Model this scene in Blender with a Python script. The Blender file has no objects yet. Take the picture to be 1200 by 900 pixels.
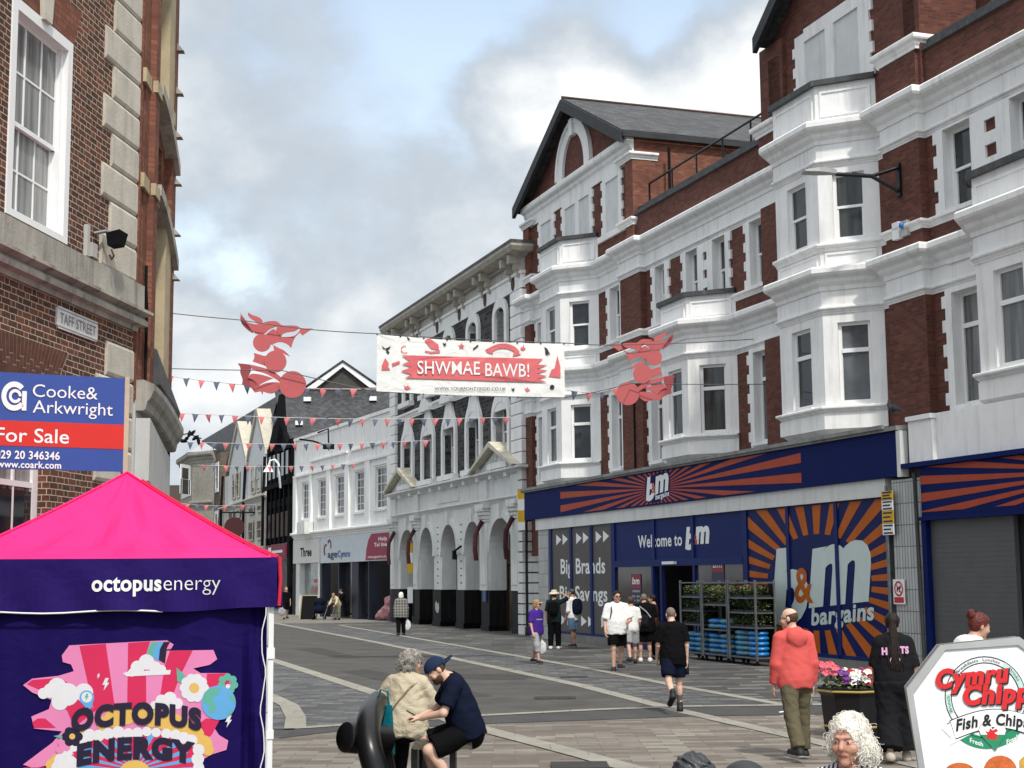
import bpy, bmesh, math, random
import numpy as np
from mathutils import Vector, Matrix
random.seed(7)
R = math.radians
SC = bpy.context.scene
COL = SC.collection
# ---------------------------------------------------------------- camera
FPX, CAM_H, PITCH, ROLL = 1750.0, 2.15, R(7.42), R(0.5)
cf = Vector((0, math.cos(PITCH), math.sin(PITCH)))
u0 = Vector((0, -math.sin(PITCH), math.cos(PITCH)))
cr = Vector((1, 0, 0)) * math.cos(ROLL) - u0 * math.sin(ROLL)
cu = Vector((1, 0, 0)) * math.sin(ROLL) + u0 * math.cos(ROLL)
CP = Vector((0, 0, CAM_H))
cd = bpy.data.cameras.new('camera')
cam = bpy.data.objects.new('camera', cd)
COL.objects.link(cam)
cd.sensor_width = 36
cd.lens = FPX / 1200 * 36
cd.clip_end = 3000
mw = Matrix((cr, cu, -cf)).transposed().to_4x4()
mw.translation = CP
cam.matrix_world = mw
SC.camera = cam
SC.render.resolution_x, SC.render.resolution_y = 1024, 768
# ---------------------------------------------------------------- light and exposure
SUN_DIR = Vector((0.22, -0.72, 0.95)).normalized()
SUN_STRENGTH, SUN_ANGLE = 3.4, 3.0
EXPOSURE = 0.06
vs = SC.view_settings
vs.view_transform = 'Standard'
vs.look = 'None'
vs.exposure = EXPOSURE
vs.gamma = 1
vs.use_curve_mapping = False
sl = bpy.data.lights.new('sun', 'SUN')
sl.energy = SUN_STRENGTH
sl.angle = R(SUN_ANGLE)
sl.color = (1, 0.95, 0.87)
so = bpy.data.objects.new('sun', sl)
COL.objects.link(so)
so.rotation_euler = SUN_DIR.to_track_quat('Z', 'Y').to_euler()
so.location = (20, -20, 60)

W = bpy.data.worlds.new('World')
SC.world = W
W.use_nodes = True


class NT:
    """small helper to write node trees"""
    def __init__(s, tree):
        s.t = tree
        s.t.nodes.clear()

    def n(s, kind, **kw):
        nd = s.t.nodes.new('ShaderNode' + kind)
        for k, v in kw.items():
            if k.startswith('_'):
                setattr(nd, k[1:], v)
            else:
                key = k.replace('__', ' ')
                sock = nd.inputs[int(key[1:])] if key[0] == 'i' and key[1:].isdigit() else nd.inputs[key]
                if hasattr(v, 'outputs'):
                    s.t.links.new(v.outputs[0], sock)
                elif isinstance(v, bpy.types.NodeSocket):
                    s.t.links.new(v, sock)
                else:
                    sock.default_value = v
        return nd

    def m(s, op, a, b=0.0, c=0.0, clamp=False):
        return s.n('Math', _operation=op, _use_clamp=clamp, i0=a, i1=b, i2=c)

    def ramp(s, fac, stops, interp='LINEAR'):
        nd = s.n('ValToRGB', Fac=fac)
        cr_ = nd.color_ramp
        cr_.interpolation = interp
        while len(cr_.elements) < len(stops):
            cr_.elements.new(0.5)
        for e, (p, c) in zip(cr_.elements, stops):
            e.position = p
            e.color = (c, c, c, 1) if isinstance(c, (int, float)) else (*c[:3], 1)
        return nd

    def mix(s, fac, a, b, mode='MIX'):
        nd = s.n('Mix', _data_type='RGBA', _blend_type=mode)
        for sock, v in ((nd.inputs[0], fac), (nd.inputs[6], a), (nd.inputs[7], b)):
            if hasattr(v, 'outputs'):
                o = v.outputs[2] if v.bl_idname == 'ShaderNodeMix' else v.outputs[0]
                s.t.links.new(o, sock)
            elif isinstance(v, bpy.types.NodeSocket):
                s.t.links.new(v, sock)
            else:
                sock.default_value = v if isinstance(v, (int, float)) else (*v[:3], 1)
        return nd

    def link(s, a, b):
        s.t.links.new(a, b)


def sky():
    g = NT(W.node_tree)
    out = g.n('OutputWorld')
    bg = g.n('Background', Strength=0.1)
    g.link(bg.outputs[0], out.inputs[0])
    nis = g.n('TexSky', _sky_type='NISHITA', _sun_disc=False)
    nis.sun_elevation = math.asin(SUN_DIR.z)
    nis.sun_rotation = math.atan2(SUN_DIR.x, SUN_DIR.y)
    nis.air_density, nis.dust_density = 1.0, 0.6
    tc = g.n('TexCoord')
    d = tc.outputs['Generated']
    sx = g.n('SeparateXYZ', Vector=d)
    z = sx.outputs['Z']
    zc = g.m('MAXIMUM', z, 0.0)
    den = g.m('ADD', zc, 0.32)
    px = g.m('DIVIDE', sx.outputs['X'], den)
    py = g.m('DIVIDE', sx.outputs['Y'], den)
    cv = g.n('VectorMath', _operation='MULTIPLY_ADD', i0=d, i1=(1.0, 1.0, 1.45), i2=SKY_SEED)
    n1 = g.n('TexNoise', Vector=cv, Scale=6.5, Detail=11.0, Roughness=0.56, Distortion=0.15)
    n2 = g.n('TexNoise', Vector=cv, Scale=2.8, Detail=4.0, Roughness=0.5)
    vor = g.n('TexNoise', Vector=cv, Scale=24.0, Detail=8.0, Roughness=0.6)

    def blob(px_, py_, rad, amt):
        v = (cf + cr * ((px_ - 600) / FPX) - cu * ((py_ - 450) / FPX)).normalized()
        wob = g.n('VectorMath', _operation='MULTIPLY_ADD', i0=n1.outputs['Color'], i1=(0.10, 0.10, 0.10), i2=d)
        dd = g.n('VectorMath', _operation='DISTANCE', i0=wob, i1=tuple(v + Vector((0.05, 0.05, 0.05))))
        mp = g.n('MapRange', _interpolation_type='SMOOTHSTEP', Value=dd.outputs['Value'])
        mp.inputs[1].default_value = rad
        mp.inputs[2].default_value = rad * 0.25
        mp.inputs[3].default_value = 0
        mp.inputs[4].default_value = amt
        return mp
    acc = g.m('MULTIPLY', n1, 0.5)
    acc = g.m('ADD', acc, g.m('MULTIPLY', n2, 0.55))
    # bright heads of cloud and bluer gaps, placed by direction on the dome
    for b in BLOBS_UP:
        acc = g.m('ADD', acc, blob(*b))
    for b in BLOBS_DOWN:
        acc = g.m('SUBTRACT', acc, blob(*b))
    cov = g.n('MapRange', _interpolation_type='SMOOTHSTEP', Value=acc)
    cov.inputs[1].default_value = 0.33
    cov.inputs[2].default_value = 0.50
    lum = g.m('ADD', g.m('MULTIPLY', acc, 1.0), g.m('MULTIPLY', vor, 0.22))
    cc = g.ramp(lum, [(0.50, (0.46, 0.53, 0.61)), (0.60, (0.53, 0.595, 0.665)), (0.69, (0.66, 0.71, 0.755)),
                      (0.77, (0.80, 0.835, 0.86)), (0.90, (1.06, 1.06, 1.06))])
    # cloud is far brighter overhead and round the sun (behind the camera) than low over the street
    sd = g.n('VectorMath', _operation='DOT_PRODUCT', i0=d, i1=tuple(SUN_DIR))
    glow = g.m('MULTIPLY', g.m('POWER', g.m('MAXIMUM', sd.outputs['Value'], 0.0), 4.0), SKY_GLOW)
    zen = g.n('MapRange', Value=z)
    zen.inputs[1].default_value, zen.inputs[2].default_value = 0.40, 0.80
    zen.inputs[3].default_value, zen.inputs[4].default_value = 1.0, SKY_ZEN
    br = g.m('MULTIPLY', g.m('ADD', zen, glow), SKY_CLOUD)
    neut = g.n('MapRange', Value=z)
    neut.inputs[1].default_value, neut.inputs[2].default_value = 0.4, 0.8
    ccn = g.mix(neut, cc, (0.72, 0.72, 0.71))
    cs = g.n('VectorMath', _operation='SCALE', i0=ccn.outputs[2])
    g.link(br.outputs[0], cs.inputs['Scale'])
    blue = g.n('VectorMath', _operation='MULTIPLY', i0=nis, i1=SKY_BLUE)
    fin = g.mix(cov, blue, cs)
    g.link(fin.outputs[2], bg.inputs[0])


BLOBS_UP = [(875, 75, 0.07, 0.30), (650, 130, 0.085, 0.22), (740, 120, 0.06, 0.18), (245, 430, 0.075, 0.20), (420, 390, 0.05, 0.12),
            (400, 340, 0.07, 0.08), (290, 110, 0.11, 0.05), (215, 520, 0.05, 0.05), (560, 320, 0.06, 0.07)]
BLOBS_DOWN = [(810, 0, 0.08, 0.22), (560, 10, 0.11, 0.17), (480, 230, 0.13, 0.09), (215, 320, 0.08, 0.08), (420, 450, 0.05, 0.10), (330, 20, .1, .06), (240, 520, .04, .08)]
SKY_SEED = (3.1, 0.4, 1.7)
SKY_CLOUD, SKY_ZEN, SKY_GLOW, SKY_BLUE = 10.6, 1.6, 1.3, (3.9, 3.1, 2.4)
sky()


# ---------------------------------------------------------------- rays of the camera model (used to place far things at their measured spot)
def ray(x, y):
    return cf + cr * ((x - 600) / FPX) - cu * ((y - 450) / FPX)


def gnd(x, y, z=0.0):
    d = ray(x, y)
    return CP + d * ((z - CAM_H) / d.z)


def dep(x, y, Y):
    d = ray(x, y)
    return CP + d * (Y / d.y)


class Fr:
    """frame of a vertical plane: a runs along it, n out of it, z up"""
    def __init__(s, O, ang):
        a = R(ang)
        s.ang = ang
        s.O = Vector((O[0], O[1], O[2] if len(O) > 2 else 0))
        s.U = Vector((math.cos(a), math.sin(a), 0))
        s.N = Vector((math.sin(a), -math.cos(a), 0))

    def p(s, a, n, z):
        return s.O + s.U * a + s.N * n + Vector((0, 0, z))

    def sub(s, a, n, dang):
        return Fr(s.p(a, n, 0), s.ang + dang)

    def uz(s, x, y, off=0):
        d = ray(x, y)
        t = (s.O + s.N * off - CP).dot(s.N) / d.dot(s.N)
        P = CP + d * t
        return (P - s.O).dot(s.U), P.z


WORLD = Fr((0, 0), 0)      # a = x, n = -y


# ---------------------------------------------------------------- mesh builder
def wloc(o):
    v = Vector((0, 0, 0))
    while o is not None:
        v += o.location
        o = o.parent
    return v


SPLIT = set('window_surround pilaster quoin parapet boarded_window coping gable_dressing tiled_pier plinth window_arrow shutter side_wall roof_vent arch_banner pier_cap stall_riser drainpipe shop_glass shop_pier window_vinyl wall_print hood_mould print_motif white_plate yellow_plate arch_brick leaded_window poster_panel shop_frame wing_tip sign_swirl oval_panel timber_post cornice lintel sill_band pediment_roof attic_wall entablature timber_front print window_poster leg eyelet'.split())


class MB:
    def __init__(s):
        s.v, s.f, s.mi, s.sm = [], [], [], []

    def poly(s, pts, m=0, sm=False):
        i = len(s.v)
        s.v += [tuple(p) for p in pts]
        s.f.append(tuple(range(i, i + len(pts))))
        s.mi.append(m)
        s.sm.append(sm)
        return s

    def mesh(s, vs_, fs, m=0, sm=True):
        i = len(s.v)
        s.v += [tuple(p) for p in vs_]
        for f in fs:
            s.f.append(tuple(i + k for k in f))
            s.mi.append(m)
            s.sm.append(sm)
        return s

    def hexa(s, b, t, m=0):
        s.mesh(list(b) + list(t), [(3, 2, 1, 0), (4, 5, 6, 7), (0, 1, 5, 4), (1, 2, 6, 5), (2, 3, 7, 6), (3, 0, 4, 7)], m, False)
        return s

    def box(s, fr, a0, a1, n0, n1, z0, z1, m=0):
        # order counter-clockwise seen from above (n to the right of a)
        q = lambda z: [fr.p(a0, n1, z), fr.p(a1, n1, z), fr.p(a1, n0, z), fr.p(a0, n0, z)]
        return s.hexa(q(z0), q(z1), m)

    def extr(s, pts, vec, m=0, m2=None):
        vec = Vector(vec)
        P = [Vector(p) for p in pts]
        Q = [p + vec for p in P]
        k = len(P)
        nrm = Vector((0, 0, 0))
        for i in range(k):
            nrm += (P[i] - P[0]).cross(P[(i + 1) % k] - P[0])
        if nrm.dot(vec) > 0:
            P, Q = P[::-1], Q[::-1]
        s.poly(P, m)
        s.poly(Q[::-1], m if m2 is None else m2)
        for i in range(k):
            j = (i + 1) % k
            s.poly([P[j], P[i], Q[i], Q[j]], m if m2 is None else m2)
        return s

    def plate(s, fr, pts, n0, n1, m=0):
        """outline pts (a,z) extruded from n0 to n1"""
        return s.extr([fr.p(a, n0, z) for a, z in pts], fr.N * (n1 - n0), m)

    def tube(s, path, r, seg=8, m=0, cap=True, sm=True):
        P = [Vector(p) for p in path]
        k = len(P)
        rs = r if isinstance(r, (list, tuple)) else [r] * k
        rings = []
        up = None
        for i in range(k):
            t = (P[min(i + 1, k - 1)] - P[max(i - 1, 0)]).normalized()
            if up is None:
                up = t.orthogonal().normalized()
            up = (up - t * up.dot(t))
            up = up.normalized() if up.length > 1e-6 else t.orthogonal().normalized()
            w = t.cross(up)
            rings.append([P[i] + (up * math.cos(2 * math.pi * j / seg) + w * math.sin(2 * math.pi * j / seg)) * rs[i] for j in range(seg)])
        vs_ = [p for rg in rings for p in rg]
        fs = []
        for i in range(k - 1):
            for j in range(seg):
                j2 = (j + 1) % seg
                fs.append((i * seg + j, i * seg + j2, (i + 1) * seg + j2, (i + 1) * seg + j))
        s.mesh(vs_, fs, m, sm)
        if cap:
            s.poly(rings[0][::-1], m)
            s.poly(rings[-1], m)
        return s

    def lathe(s, c, prof, seg=20, m=0, sm=True, axis=(0, 0, 1)):
        c = Vector(c)
        ax = Vector(axis).normalized()
        e1 = ax.orthogonal().normalized()
        e2 = ax.cross(e1)
        vs_ = []
        for r, z in prof:
            vs_ += [c + ax * z + (e1 * math.cos(2 * math.pi * j / seg) + e2 * math.sin(2 * math.pi * j / seg)) * r for j in range(seg)]
        fs = [(i * seg + j, i * seg + (j + 1) % seg, (i + 1) * seg + (j + 1) % seg, (i + 1) * seg + j)
              for i in range(len(prof) - 1) for j in range(seg)]
        return s.mesh(vs_, fs, m, sm)

    def sweep(s, fr, plan, prof, m=0, cap=True):
        """profile (out, z) swept along a plan line (a, n); outwards is to +n for a line along +a"""
        k = len(plan)
        nm = []
        for i in range(k - 1):
            da, dn = plan[i + 1][0] - plan[i][0], plan[i + 1][1] - plan[i][1]
            L = math.hypot(da, dn) or 1
            nm.append((-dn / L, da / L))
        off = []
        for i in range(k):
            if i == 0:
                off.append(nm[0])
            elif i == k - 1:
                off.append(nm[-1])
            else:
                x, y = nm[i - 1][0] + nm[i][0], nm[i - 1][1] + nm[i][1]
                dt = 1 + nm[i - 1][0] * nm[i][0] + nm[i - 1][1] * nm[i][1]
                off.append((x / max(dt, .3), y / max(dt, .3)))
        rows = [[fr.p(a + o * ox, n + o * oy, z) for o, z in prof] for (a, n), (ox, oy) in zip(plan, off)]
        for i in range(k - 1):
            for j in range(len(prof) - 1):
                s.poly([rows[i][j], rows[i + 1][j], rows[i + 1][j + 1], rows[i][j + 1]], m)
        if cap:
            s.poly(rows[0], m)
            s.poly(rows[-1][::-1], m)
        return s

    def wall(s, fr, n, a0, a1, z0, z1, ops=(), dep=0.2, m=0, mr=None):
        """wall sheet with rectangular openings (a0,a1,z0,z1) and reveals going back by dep"""
        A = sorted({a0, a1, *[min(max(o[0], a0), a1) for o in ops], *[min(max(o[1], a0), a1) for o in ops]})
        Z = sorted({z0, z1, *[min(max(o[2], z0), z1) for o in ops], *[min(max(o[3], z0), z1) for o in ops]})
        for i in range(len(A) - 1):
            for j in range(len(Z) - 1):
                ca, cz = (A[i] + A[i + 1]) / 2, (Z[j] + Z[j + 1]) / 2
                if any(o[0] < ca < o[1] and o[2] < cz < o[3] for o in ops):
                    continue
                s.poly([fr.p(A[i], n, Z[j]), fr.p(A[i + 1], n, Z[j]), fr.p(A[i + 1], n, Z[j + 1]), fr.p(A[i], n, Z[j + 1])], m)
        for o in ops:
            s.reveal(fr, n, o, dep, m if mr is None else mr)
        return s

    def reveal(s, fr, n, o, dep, m=0):
        b0, b1, y0, y1 = o[:4]
        k = n - dep
        s.poly([fr.p(b0, n, y0), fr.p(b0, n, y1), fr.p(b0, k, y1), fr.p(b0, k, y0)], m)
        s.poly([fr.p(b1, n, y1), fr.p(b1, n, y0), fr.p(b1, k, y0), fr.p(b1, k, y1)], m)
        s.poly([fr.p(b0, n, y1), fr.p(b1, n, y1), fr.p(b1, k, y1), fr.p(b0, k, y1)], m)
        s.poly([fr.p(b1, n, y0), fr.p(b0, n, y0), fr.p(b0, k, y0), fr.p(b1, k, y0)], m)
        return s

    def build(s, name, mats, parent=None, bevel=0, uvrot=0.0):
        if parent is not None and name in SPLIT and len(s.f) < 6000:
            return s.build_pieces(name, mats, parent)
        return s.build_one(name, mats, parent, bevel, uvrot)

    def build_pieces(s, name, mats, parent):
        """pieces that do not touch become parts of their own"""
        V = np.array(s.v)
        lo = np.array([V[list(f)].min(0) for f in s.f]) - .012
        hi = np.array([V[list(f)].max(0) for f in s.f]) + .012
        n = len(s.f)
        lab = np.arange(n)
        todo = set(range(n))
        groups = []
        while todo:
            st = [todo.pop()]
            g_ = []
            while st:
                i = st.pop()
                g_.append(i)
                hit = np.nonzero(((lo <= hi[i]) & (hi >= lo[i])).all(1))[0]
                for j in hit:
                    if j in todo:
                        todo.discard(j)
                        st.append(j)
            groups.append(sorted(g_))
        first = None
        for g_ in groups:
            q = MB()
            for i in g_:
                q.poly([s.v[k] for k in s.f[i]], s.mi[i], s.sm[i])
            o = q.build_one(name, mats, parent)
            first = first or o
        return first

    def build_one(s, name, mats, parent=None, bevel=0, uvrot=0.0):
        me = bpy.data.meshes.new(name)
        o = bpy.data.objects.new(name, me)
        COL.objects.link(o)
        V = np.array(s.v, dtype=np.float64).reshape(-1, 3)
        if parent is not None:
            o.parent = parent
            org = np.array(wloc(parent))
        else:
            org = np.array([(V[:, 0].min() + V[:, 0].max()) / 2, (V[:, 1].min() + V[:, 1].max()) / 2, V[:, 2].min()])
            o.location = org
        me.from_pydata([tuple(p) for p in (V - org)], [], s.f)
        if not isinstance(mats, (list, tuple)):
            mats = [mats]
        for m_ in mats:
            me.materials.append(m_)
        me.polygons.foreach_set('material_index', s.mi)
        me.polygons.foreach_set('use_smooth', s.sm)
        uv = me.uv_layers.new(name='metres')
        nl = len(me.loops)
        lv = np.empty(nl, dtype=np.int32)
        me.loops.foreach_get('vertex_index', lv)
        npol = len(me.polygons)
        lt = np.empty(npol, dtype=np.int32)
        me.polygons.foreach_get('loop_total', lt)
        nn = np.empty(npol * 3, dtype=np.float32)
        me.polygons.foreach_get('normal', nn)
        nn = nn.reshape(-1, 3)
        pn = np.repeat(nn, lt, axis=0)
        co = V[lv]
        hz = np.hypot(pn[:, 0], pn[:, 1])
        flat = np.abs(pn[:, 2]) > 0.85
        hs = np.where(hz < 1e-6, 1, hz)
        uu = np.where(flat, co[:, 0], (-pn[:, 1] * co[:, 0] + pn[:, 0] * co[:, 1]) / hs)
        vv = np.where(flat, co[:, 1], co[:, 2] / np.where(hz < 0.2, 1, hz))
        if uvrot:
            c, q = math.cos(uvrot), math.sin(uvrot)
            uu, vv = uu * c + vv * q, -uu * q + vv * c
        uv.data.foreach_set('uv', np.stack([uu, vv], 1).ravel())
        if bevel:
            b = o.modifiers.new('bevel', 'BEVEL')
            b.width = bevel
            b.segments = 2
            b.limit_method = 'ANGLE'
        me.update()
        return o


def thing(name, label, cat, loc=(0, 0, 0), group=None, rz=0.0):
    o = bpy.data.objects.new(name, None)
    COL.objects.link(o)
    o.location = loc
    o.rotation_euler = (0, 0, rz)
    o.empty_display_size = 0.2
    o['label'], o['category'] = label, cat
    if group:
        o['group'] = group
    return o


def tag(o, label, cat, group=None):
    o['label'], o['category'] = label, cat
    if group:
        o['group'] = group
    return o


def struct(o):
    o['kind'] = 'structure'
    return o


def dup(o, parent=None):
    c = o.copy()
    COL.objects.link(c)
    if parent is not None:
        c.parent = parent
    for ch in list(o.children):
        dup(ch, c)
    return c


# ---------------------------------------------------------------- materials
MATS = {}


def mat(name, col, rough=0.7, var=0.12, scale=3.0, bump=0.0, bscale=30.0, spec=0.3, metal=0.0, streak=0.0, streak_col=None, coat=0.0):
    if name in MATS:
        return MATS[name]
    m = bpy.data.materials.new(name)
    m.use_nodes = True
    g = NT(m.node_tree)
    out = g.n('OutputMaterial')
    b = g.n('BsdfPrincipled', Roughness=rough, Metallic=metal)
    b.inputs['Specular IOR Level'].default_value = spec
    b.inputs['Coat Weight'].default_value = coat
    g.link(b.outputs[0], out.inputs[0])
    tc = g.n('TexCoord')
    nz = g.n('TexNoise', Vector=tc.outputs['Object'], Scale=scale, Detail=6.0, Roughness=0.62)
    f = g.n('MapRange', Value=nz)
    f.inputs[1].default_value, f.inputs[2].default_value = 0.3, 0.7
    f.inputs[3].default_value, f.inputs[4].default_value = 1 - var, 1 + var * 0.6
    c = g.n('VectorMath', _operation='SCALE', i0=tuple(col[:3]))
    g.link(f.outputs[0], c.inputs['Scale'])
    last = c
    if streak:
        mp = g.n('Mapping', Vector=tc.outputs['Object'])
        mp.inputs['Scale'].default_value = (3.5, 3.5, 0.35)
        n2 = g.n('TexNoise', Vector=mp, Scale=1.3, Detail=7.0, Roughness=0.65)
        rp = g.ramp(n2, [(0.5, 0.0), (0.72, streak)])
        last = g.mix(rp, c, streak_col or tuple(x * 0.35 for x in col[:3]))
    g.link(last.outputs[2 if last.bl_idname == 'ShaderNodeMix' else 0], b.inputs['Base Color'])
    if bump:
        n3 = g.n('TexNoise', Vector=tc.outputs['Object'], Scale=bscale, Detail=4.0)
        bp = g.n('Bump', Strength=bump, Distance=0.02, Height=n3)
        g.link(bp.outputs[0], b.inputs['Normal'])
    MATS[name] = m
    return m


def brickmat(name, c1, c2, mortar, bw, bh, ms, rough=0.85, off=0.5, c3=None, bump=0.3, var=0.25, spec=0.25, dirt=0.0, spots=0.0):
    """brick / paver / slate pattern on the metre UVs, each unit with its own tone"""
    m = bpy.data.materials.new(name)
    m.use_nodes = True
    g = NT(m.node_tree)
    out = g.n('OutputMaterial')
    b = g.n('BsdfPrincipled', Roughness=rough)
    b.inputs['Specular IOR Level'].default_value = spec
    g.link(b.outputs[0], out.inputs[0])
    tc = g.n('TexCoord')
    uv = tc.outputs['UV']
    br = g.n('TexBrick', _offset=off, _offset_frequency=2, Vector=uv, Scale=1.0, Mortar__Size=ms, Mortar__Smooth=0.1, Bias=0.0,
             Brick__Width=bw, Row__Height=bh, Color1=(0, 0, 0, 1), Color2=(1, 1, 1, 1), Mortar=(0.5, 0.5, 0.5, 1))
    stops = [(0.0, c1), (0.55, c2), (1.0, c3 or c2)]
    rp = g.ramp(br.outputs['Color'], stops)
    nz = g.n('TexNoise', Vector=tc.outputs['Object'], Scale=2.2, Detail=7.0, Roughness=0.65)
    f = g.n('MapRange', Value=nz)
    f.inputs[1].default_value, f.inputs[2].default_value = 0.3, 0.7
    f.inputs[3].default_value, f.inputs[4].default_value = 1 - var, 1 + var * 0.5
    sc = g.n('VectorMath', _operation='SCALE', i0=rp)
    g.link(f.outputs[0], sc.inputs['Scale'])
    mx = g.mix(br.outputs['Fac'], sc, mortar)
    last = mx
    if dirt:
        n2 = g.n('TexNoise', Vector=tc.outputs['Object'], Scale=0.7, Detail=8.0, Roughness=0.7)
        last = g.mix(g.ramp(n2, [(0.5, 0.0), (0.75, dirt)]), mx, tuple(x * 0.4 for x in c1))
    if spots:
        vo_ = g.n('TexVoronoi', Vector=uv, Scale=2.6)
        n5 = g.n('TexNoise', Vector=uv, Scale=0.35, Detail=5.0)
        f5 = g.m('MULTIPLY', g.m('LESS_THAN', vo_.outputs['Distance'], 0.085), spots)
        last = g.mix(f5, last, tuple(x * 0.45 for x in c1))
        last = g.mix(g.ramp(n5, [(0.45, 0.0), (0.68, 0.45)]), last, tuple(x * 0.6 for x in c2))
    g.link(last.outputs[2], b.inputs['Base Color'])
    if bump:
        bp = g.n('Bump', Strength=bump, Distance=0.01, Height=g.m('SUBTRACT', 1.0, br.outputs['Fac']))
        g.link(bp.outputs[0], b.inputs['Normal'])
    MATS[name] = m
    return m


def flemish():
    """Flemish bond: stretchers and headers alternate in every course, pale lime mortar"""
    m = bpy.data.materials.new('flemish bond brick')
    m.use_nodes = True
    g = NT(m.node_tree)
    out = g.n('OutputMaterial')
    b = g.n('BsdfPrincipled', Roughness=0.88)
    b.inputs['Specular IOR Level'].default_value = 0.2
    g.link(b.outputs[0], out.inputs[0])
    tc = g.n('TexCoord')
    wob = g.n('TexNoise', Vector=tc.outputs['UV'], Scale=9.0, Detail=3.0)
    uvw = g.n('VectorMath', _operation='MULTIPLY_ADD', i0=wob.outputs['Color'], i1=(0.012, 0.012, 0.0), i2=tc.outputs['UV'])
    s = g.n('SeparateXYZ', Vector=uvw)
    y = g.m('DIVIDE', s.outputs['Y'], 0.0755)
    row = g.m('FLOOR', y)
    fy = g.m('FRACT', y)
    par = g.m('MODULO', g.m('ABSOLUTE', row), 2.0)
    x = g.m('ADD', g.m('DIVIDE', s.outputs['X'], 0.345), g.m('MULTIPLY', par, 0.5))
    fx = g.m('FRACT', x)
    ishd = g.m('GREATER_THAN', fx, 0.67)
    bid = g.m('ADD', g.m('MULTIPLY', g.m('FLOOR', x), 2.0), ishd)
    wn = g.n('TexWhiteNoise', _noise_dimensions='2D', Vector=g.n('CombineXYZ', X=bid, Y=row))
    m1 = g.m('LESS_THAN', fy, 0.13)
    m2 = g.m('LESS_THAN', fx, 0.030)
    m3 = g.m('LESS_THAN', g.m('ABSOLUTE', g.m('SUBTRACT', fx, 0.685)), 0.015)
    mo = g.m('MAXIMUM', m1, g.m('MAXIMUM', m2, m3))
    rp = g.ramp(wn.outputs['Value'], [(0, (0.040, 0.022, 0.018)), (0.35, (0.070, 0.030, 0.021)), (0.75, (0.115, 0.042, 0.026)), (1, (0.18, 0.066, 0.036))])
    nz = g.n('TexNoise', Vector=tc.outputs['UV'], Scale=22.0, Detail=5.0)
    rv = g.mix(0.35, rp, g.ramp(nz, [(0.3, (0.02, 0.015, 0.013)), (0.7, (0.2, 0.1, 0.07))]))
    nm = g.n('TexNoise', Vector=tc.outputs['UV'], Scale=5.0, Detail=5.0)
    mc = g.ramp(nm, [(0.3, (0.36, 0.31, 0.24)), (0.7, (0.52, 0.46, 0.37))])
    mx = g.mix(mo, rv, mc)
    g.link(mx.outputs[2], b.inputs['Base Color'])
    bp = g.n('Bump', Strength=0.4, Distance=0.01, Height=g.m('SUBTRACT', 1.0, mo))
    g.link(bp.outputs[0], b.inputs['Normal'])
    return m


def glassmat(name, base=(0.012, 0.014, 0.016), curtain=None, rough=0.04):
    """window pane: dark room behind a reflecting sheet, some with a curtain close behind"""
    m = bpy.data.materials.new(name)
    m.use_nodes = True
    g = NT(m.node_tree)
    out = g.n('OutputMaterial')
    b = g.n('BsdfPrincipled', Roughness=rough, IOR=1.5)
    b.inputs['Specular IOR Level'].default_value = 0.55
    g.link(b.outputs[0], out.inputs[0])
    tc = g.n('TexCoord')
    if curtain:
        s = g.n('SeparateXYZ', Vector=tc.outputs['UV'])
        nz = g.n('TexNoise', _noise_dimensions='2D', Vector=g.n('CombineXYZ', X=g.m('MULTIPLY', s.outputs['X'], 9.0), Y=g.m('MULTIPLY', s.outputs['Y'], 0.5)), Scale=1.0, Detail=3.0)
        rp = g.ramp(nz, [(0.35, tuple(c * 0.5 for c in curtain)), (0.65, curtain)])
        g.link(rp.outputs[0], b.inputs['Base Color'])
    else:
        nz = g.n('TexNoise', Vector=tc.outputs['Object'], Scale=1.3, Detail=4.0)
        rp = g.ramp(nz, [(0.35, base), (0.75, tuple(c * 3.2 for c in base))])
        g.link(rp.outputs[0], b.inputs['Base Color'])
    n2 = g.n('TexNoise', Vector=tc.outputs['Object'], Scale=0.9, Detail=1.0)
    bp = g.n('Bump', Strength=0.05, Distance=0.05, Height=n2)
    g.link(bp.outputs[0], b.inputs['Normal'])
    return m


white = mat('painted white render', (0.78, 0.785, 0.78), 0.6, 0.07, 1.6, 0.12, 25, streak=0.42, streak_col=(0.36, 0.355, 0.33))
white_clean = mat('white joinery paint', (0.78, 0.79, 0.79), 0.4, 0.03)
white_old = mat('weathered white stucco', (0.62, 0.63, 0.62), 0.7, 0.10, 1.5, 0.15, 20, streak=0.36, streak_col=(0.27, 0.27, 0.25))
cream_stone = mat('weathered portland stone', (0.50, 0.47, 0.40), 0.85, 0.16, 2.5, 0.3, 30, streak=0.45, streak_col=(0.20, 0.185, 0.155))
grey_stone = mat('stained grey stone', (0.36, 0.34, 0.30), 0.9, 0.25, 2.0, 0.3, 25, streak=0.8, streak_col=(0.09, 0.085, 0.075))
yellow_stone = mat('yellow bath stone', (0.42, 0.35, 0.23), 0.85, 0.2, 2.5, 0.25, 30, streak=0.5, streak_col=(0.15, 0.12, 0.08))
grey_paint = mat('grey painted stone', (0.45, 0.46, 0.45), 0.6, 0.10, 2.0, 0.15, 30, streak=0.4, streak_col=(0.2, 0.2, 0.19))
red_brick = brickmat('dark red brick', (0.098, 0.031, 0.023), (0.136, 0.043, 0.030), (0.085, 0.057, 0.048), 0.225, 0.075, 0.010, c3=(0.18, 0.060, 0.040), var=0.25, dirt=0.5)
orange_brick = brickmat('orange red brick', (0.16, 0.052, 0.032), (0.21, 0.070, 0.042), (0.10, 0.07, 0.055), 0.225, 0.075, 0.010, c3=(0.26, 0.095, 0.055), var=0.3, dirt=0.5)
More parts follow.
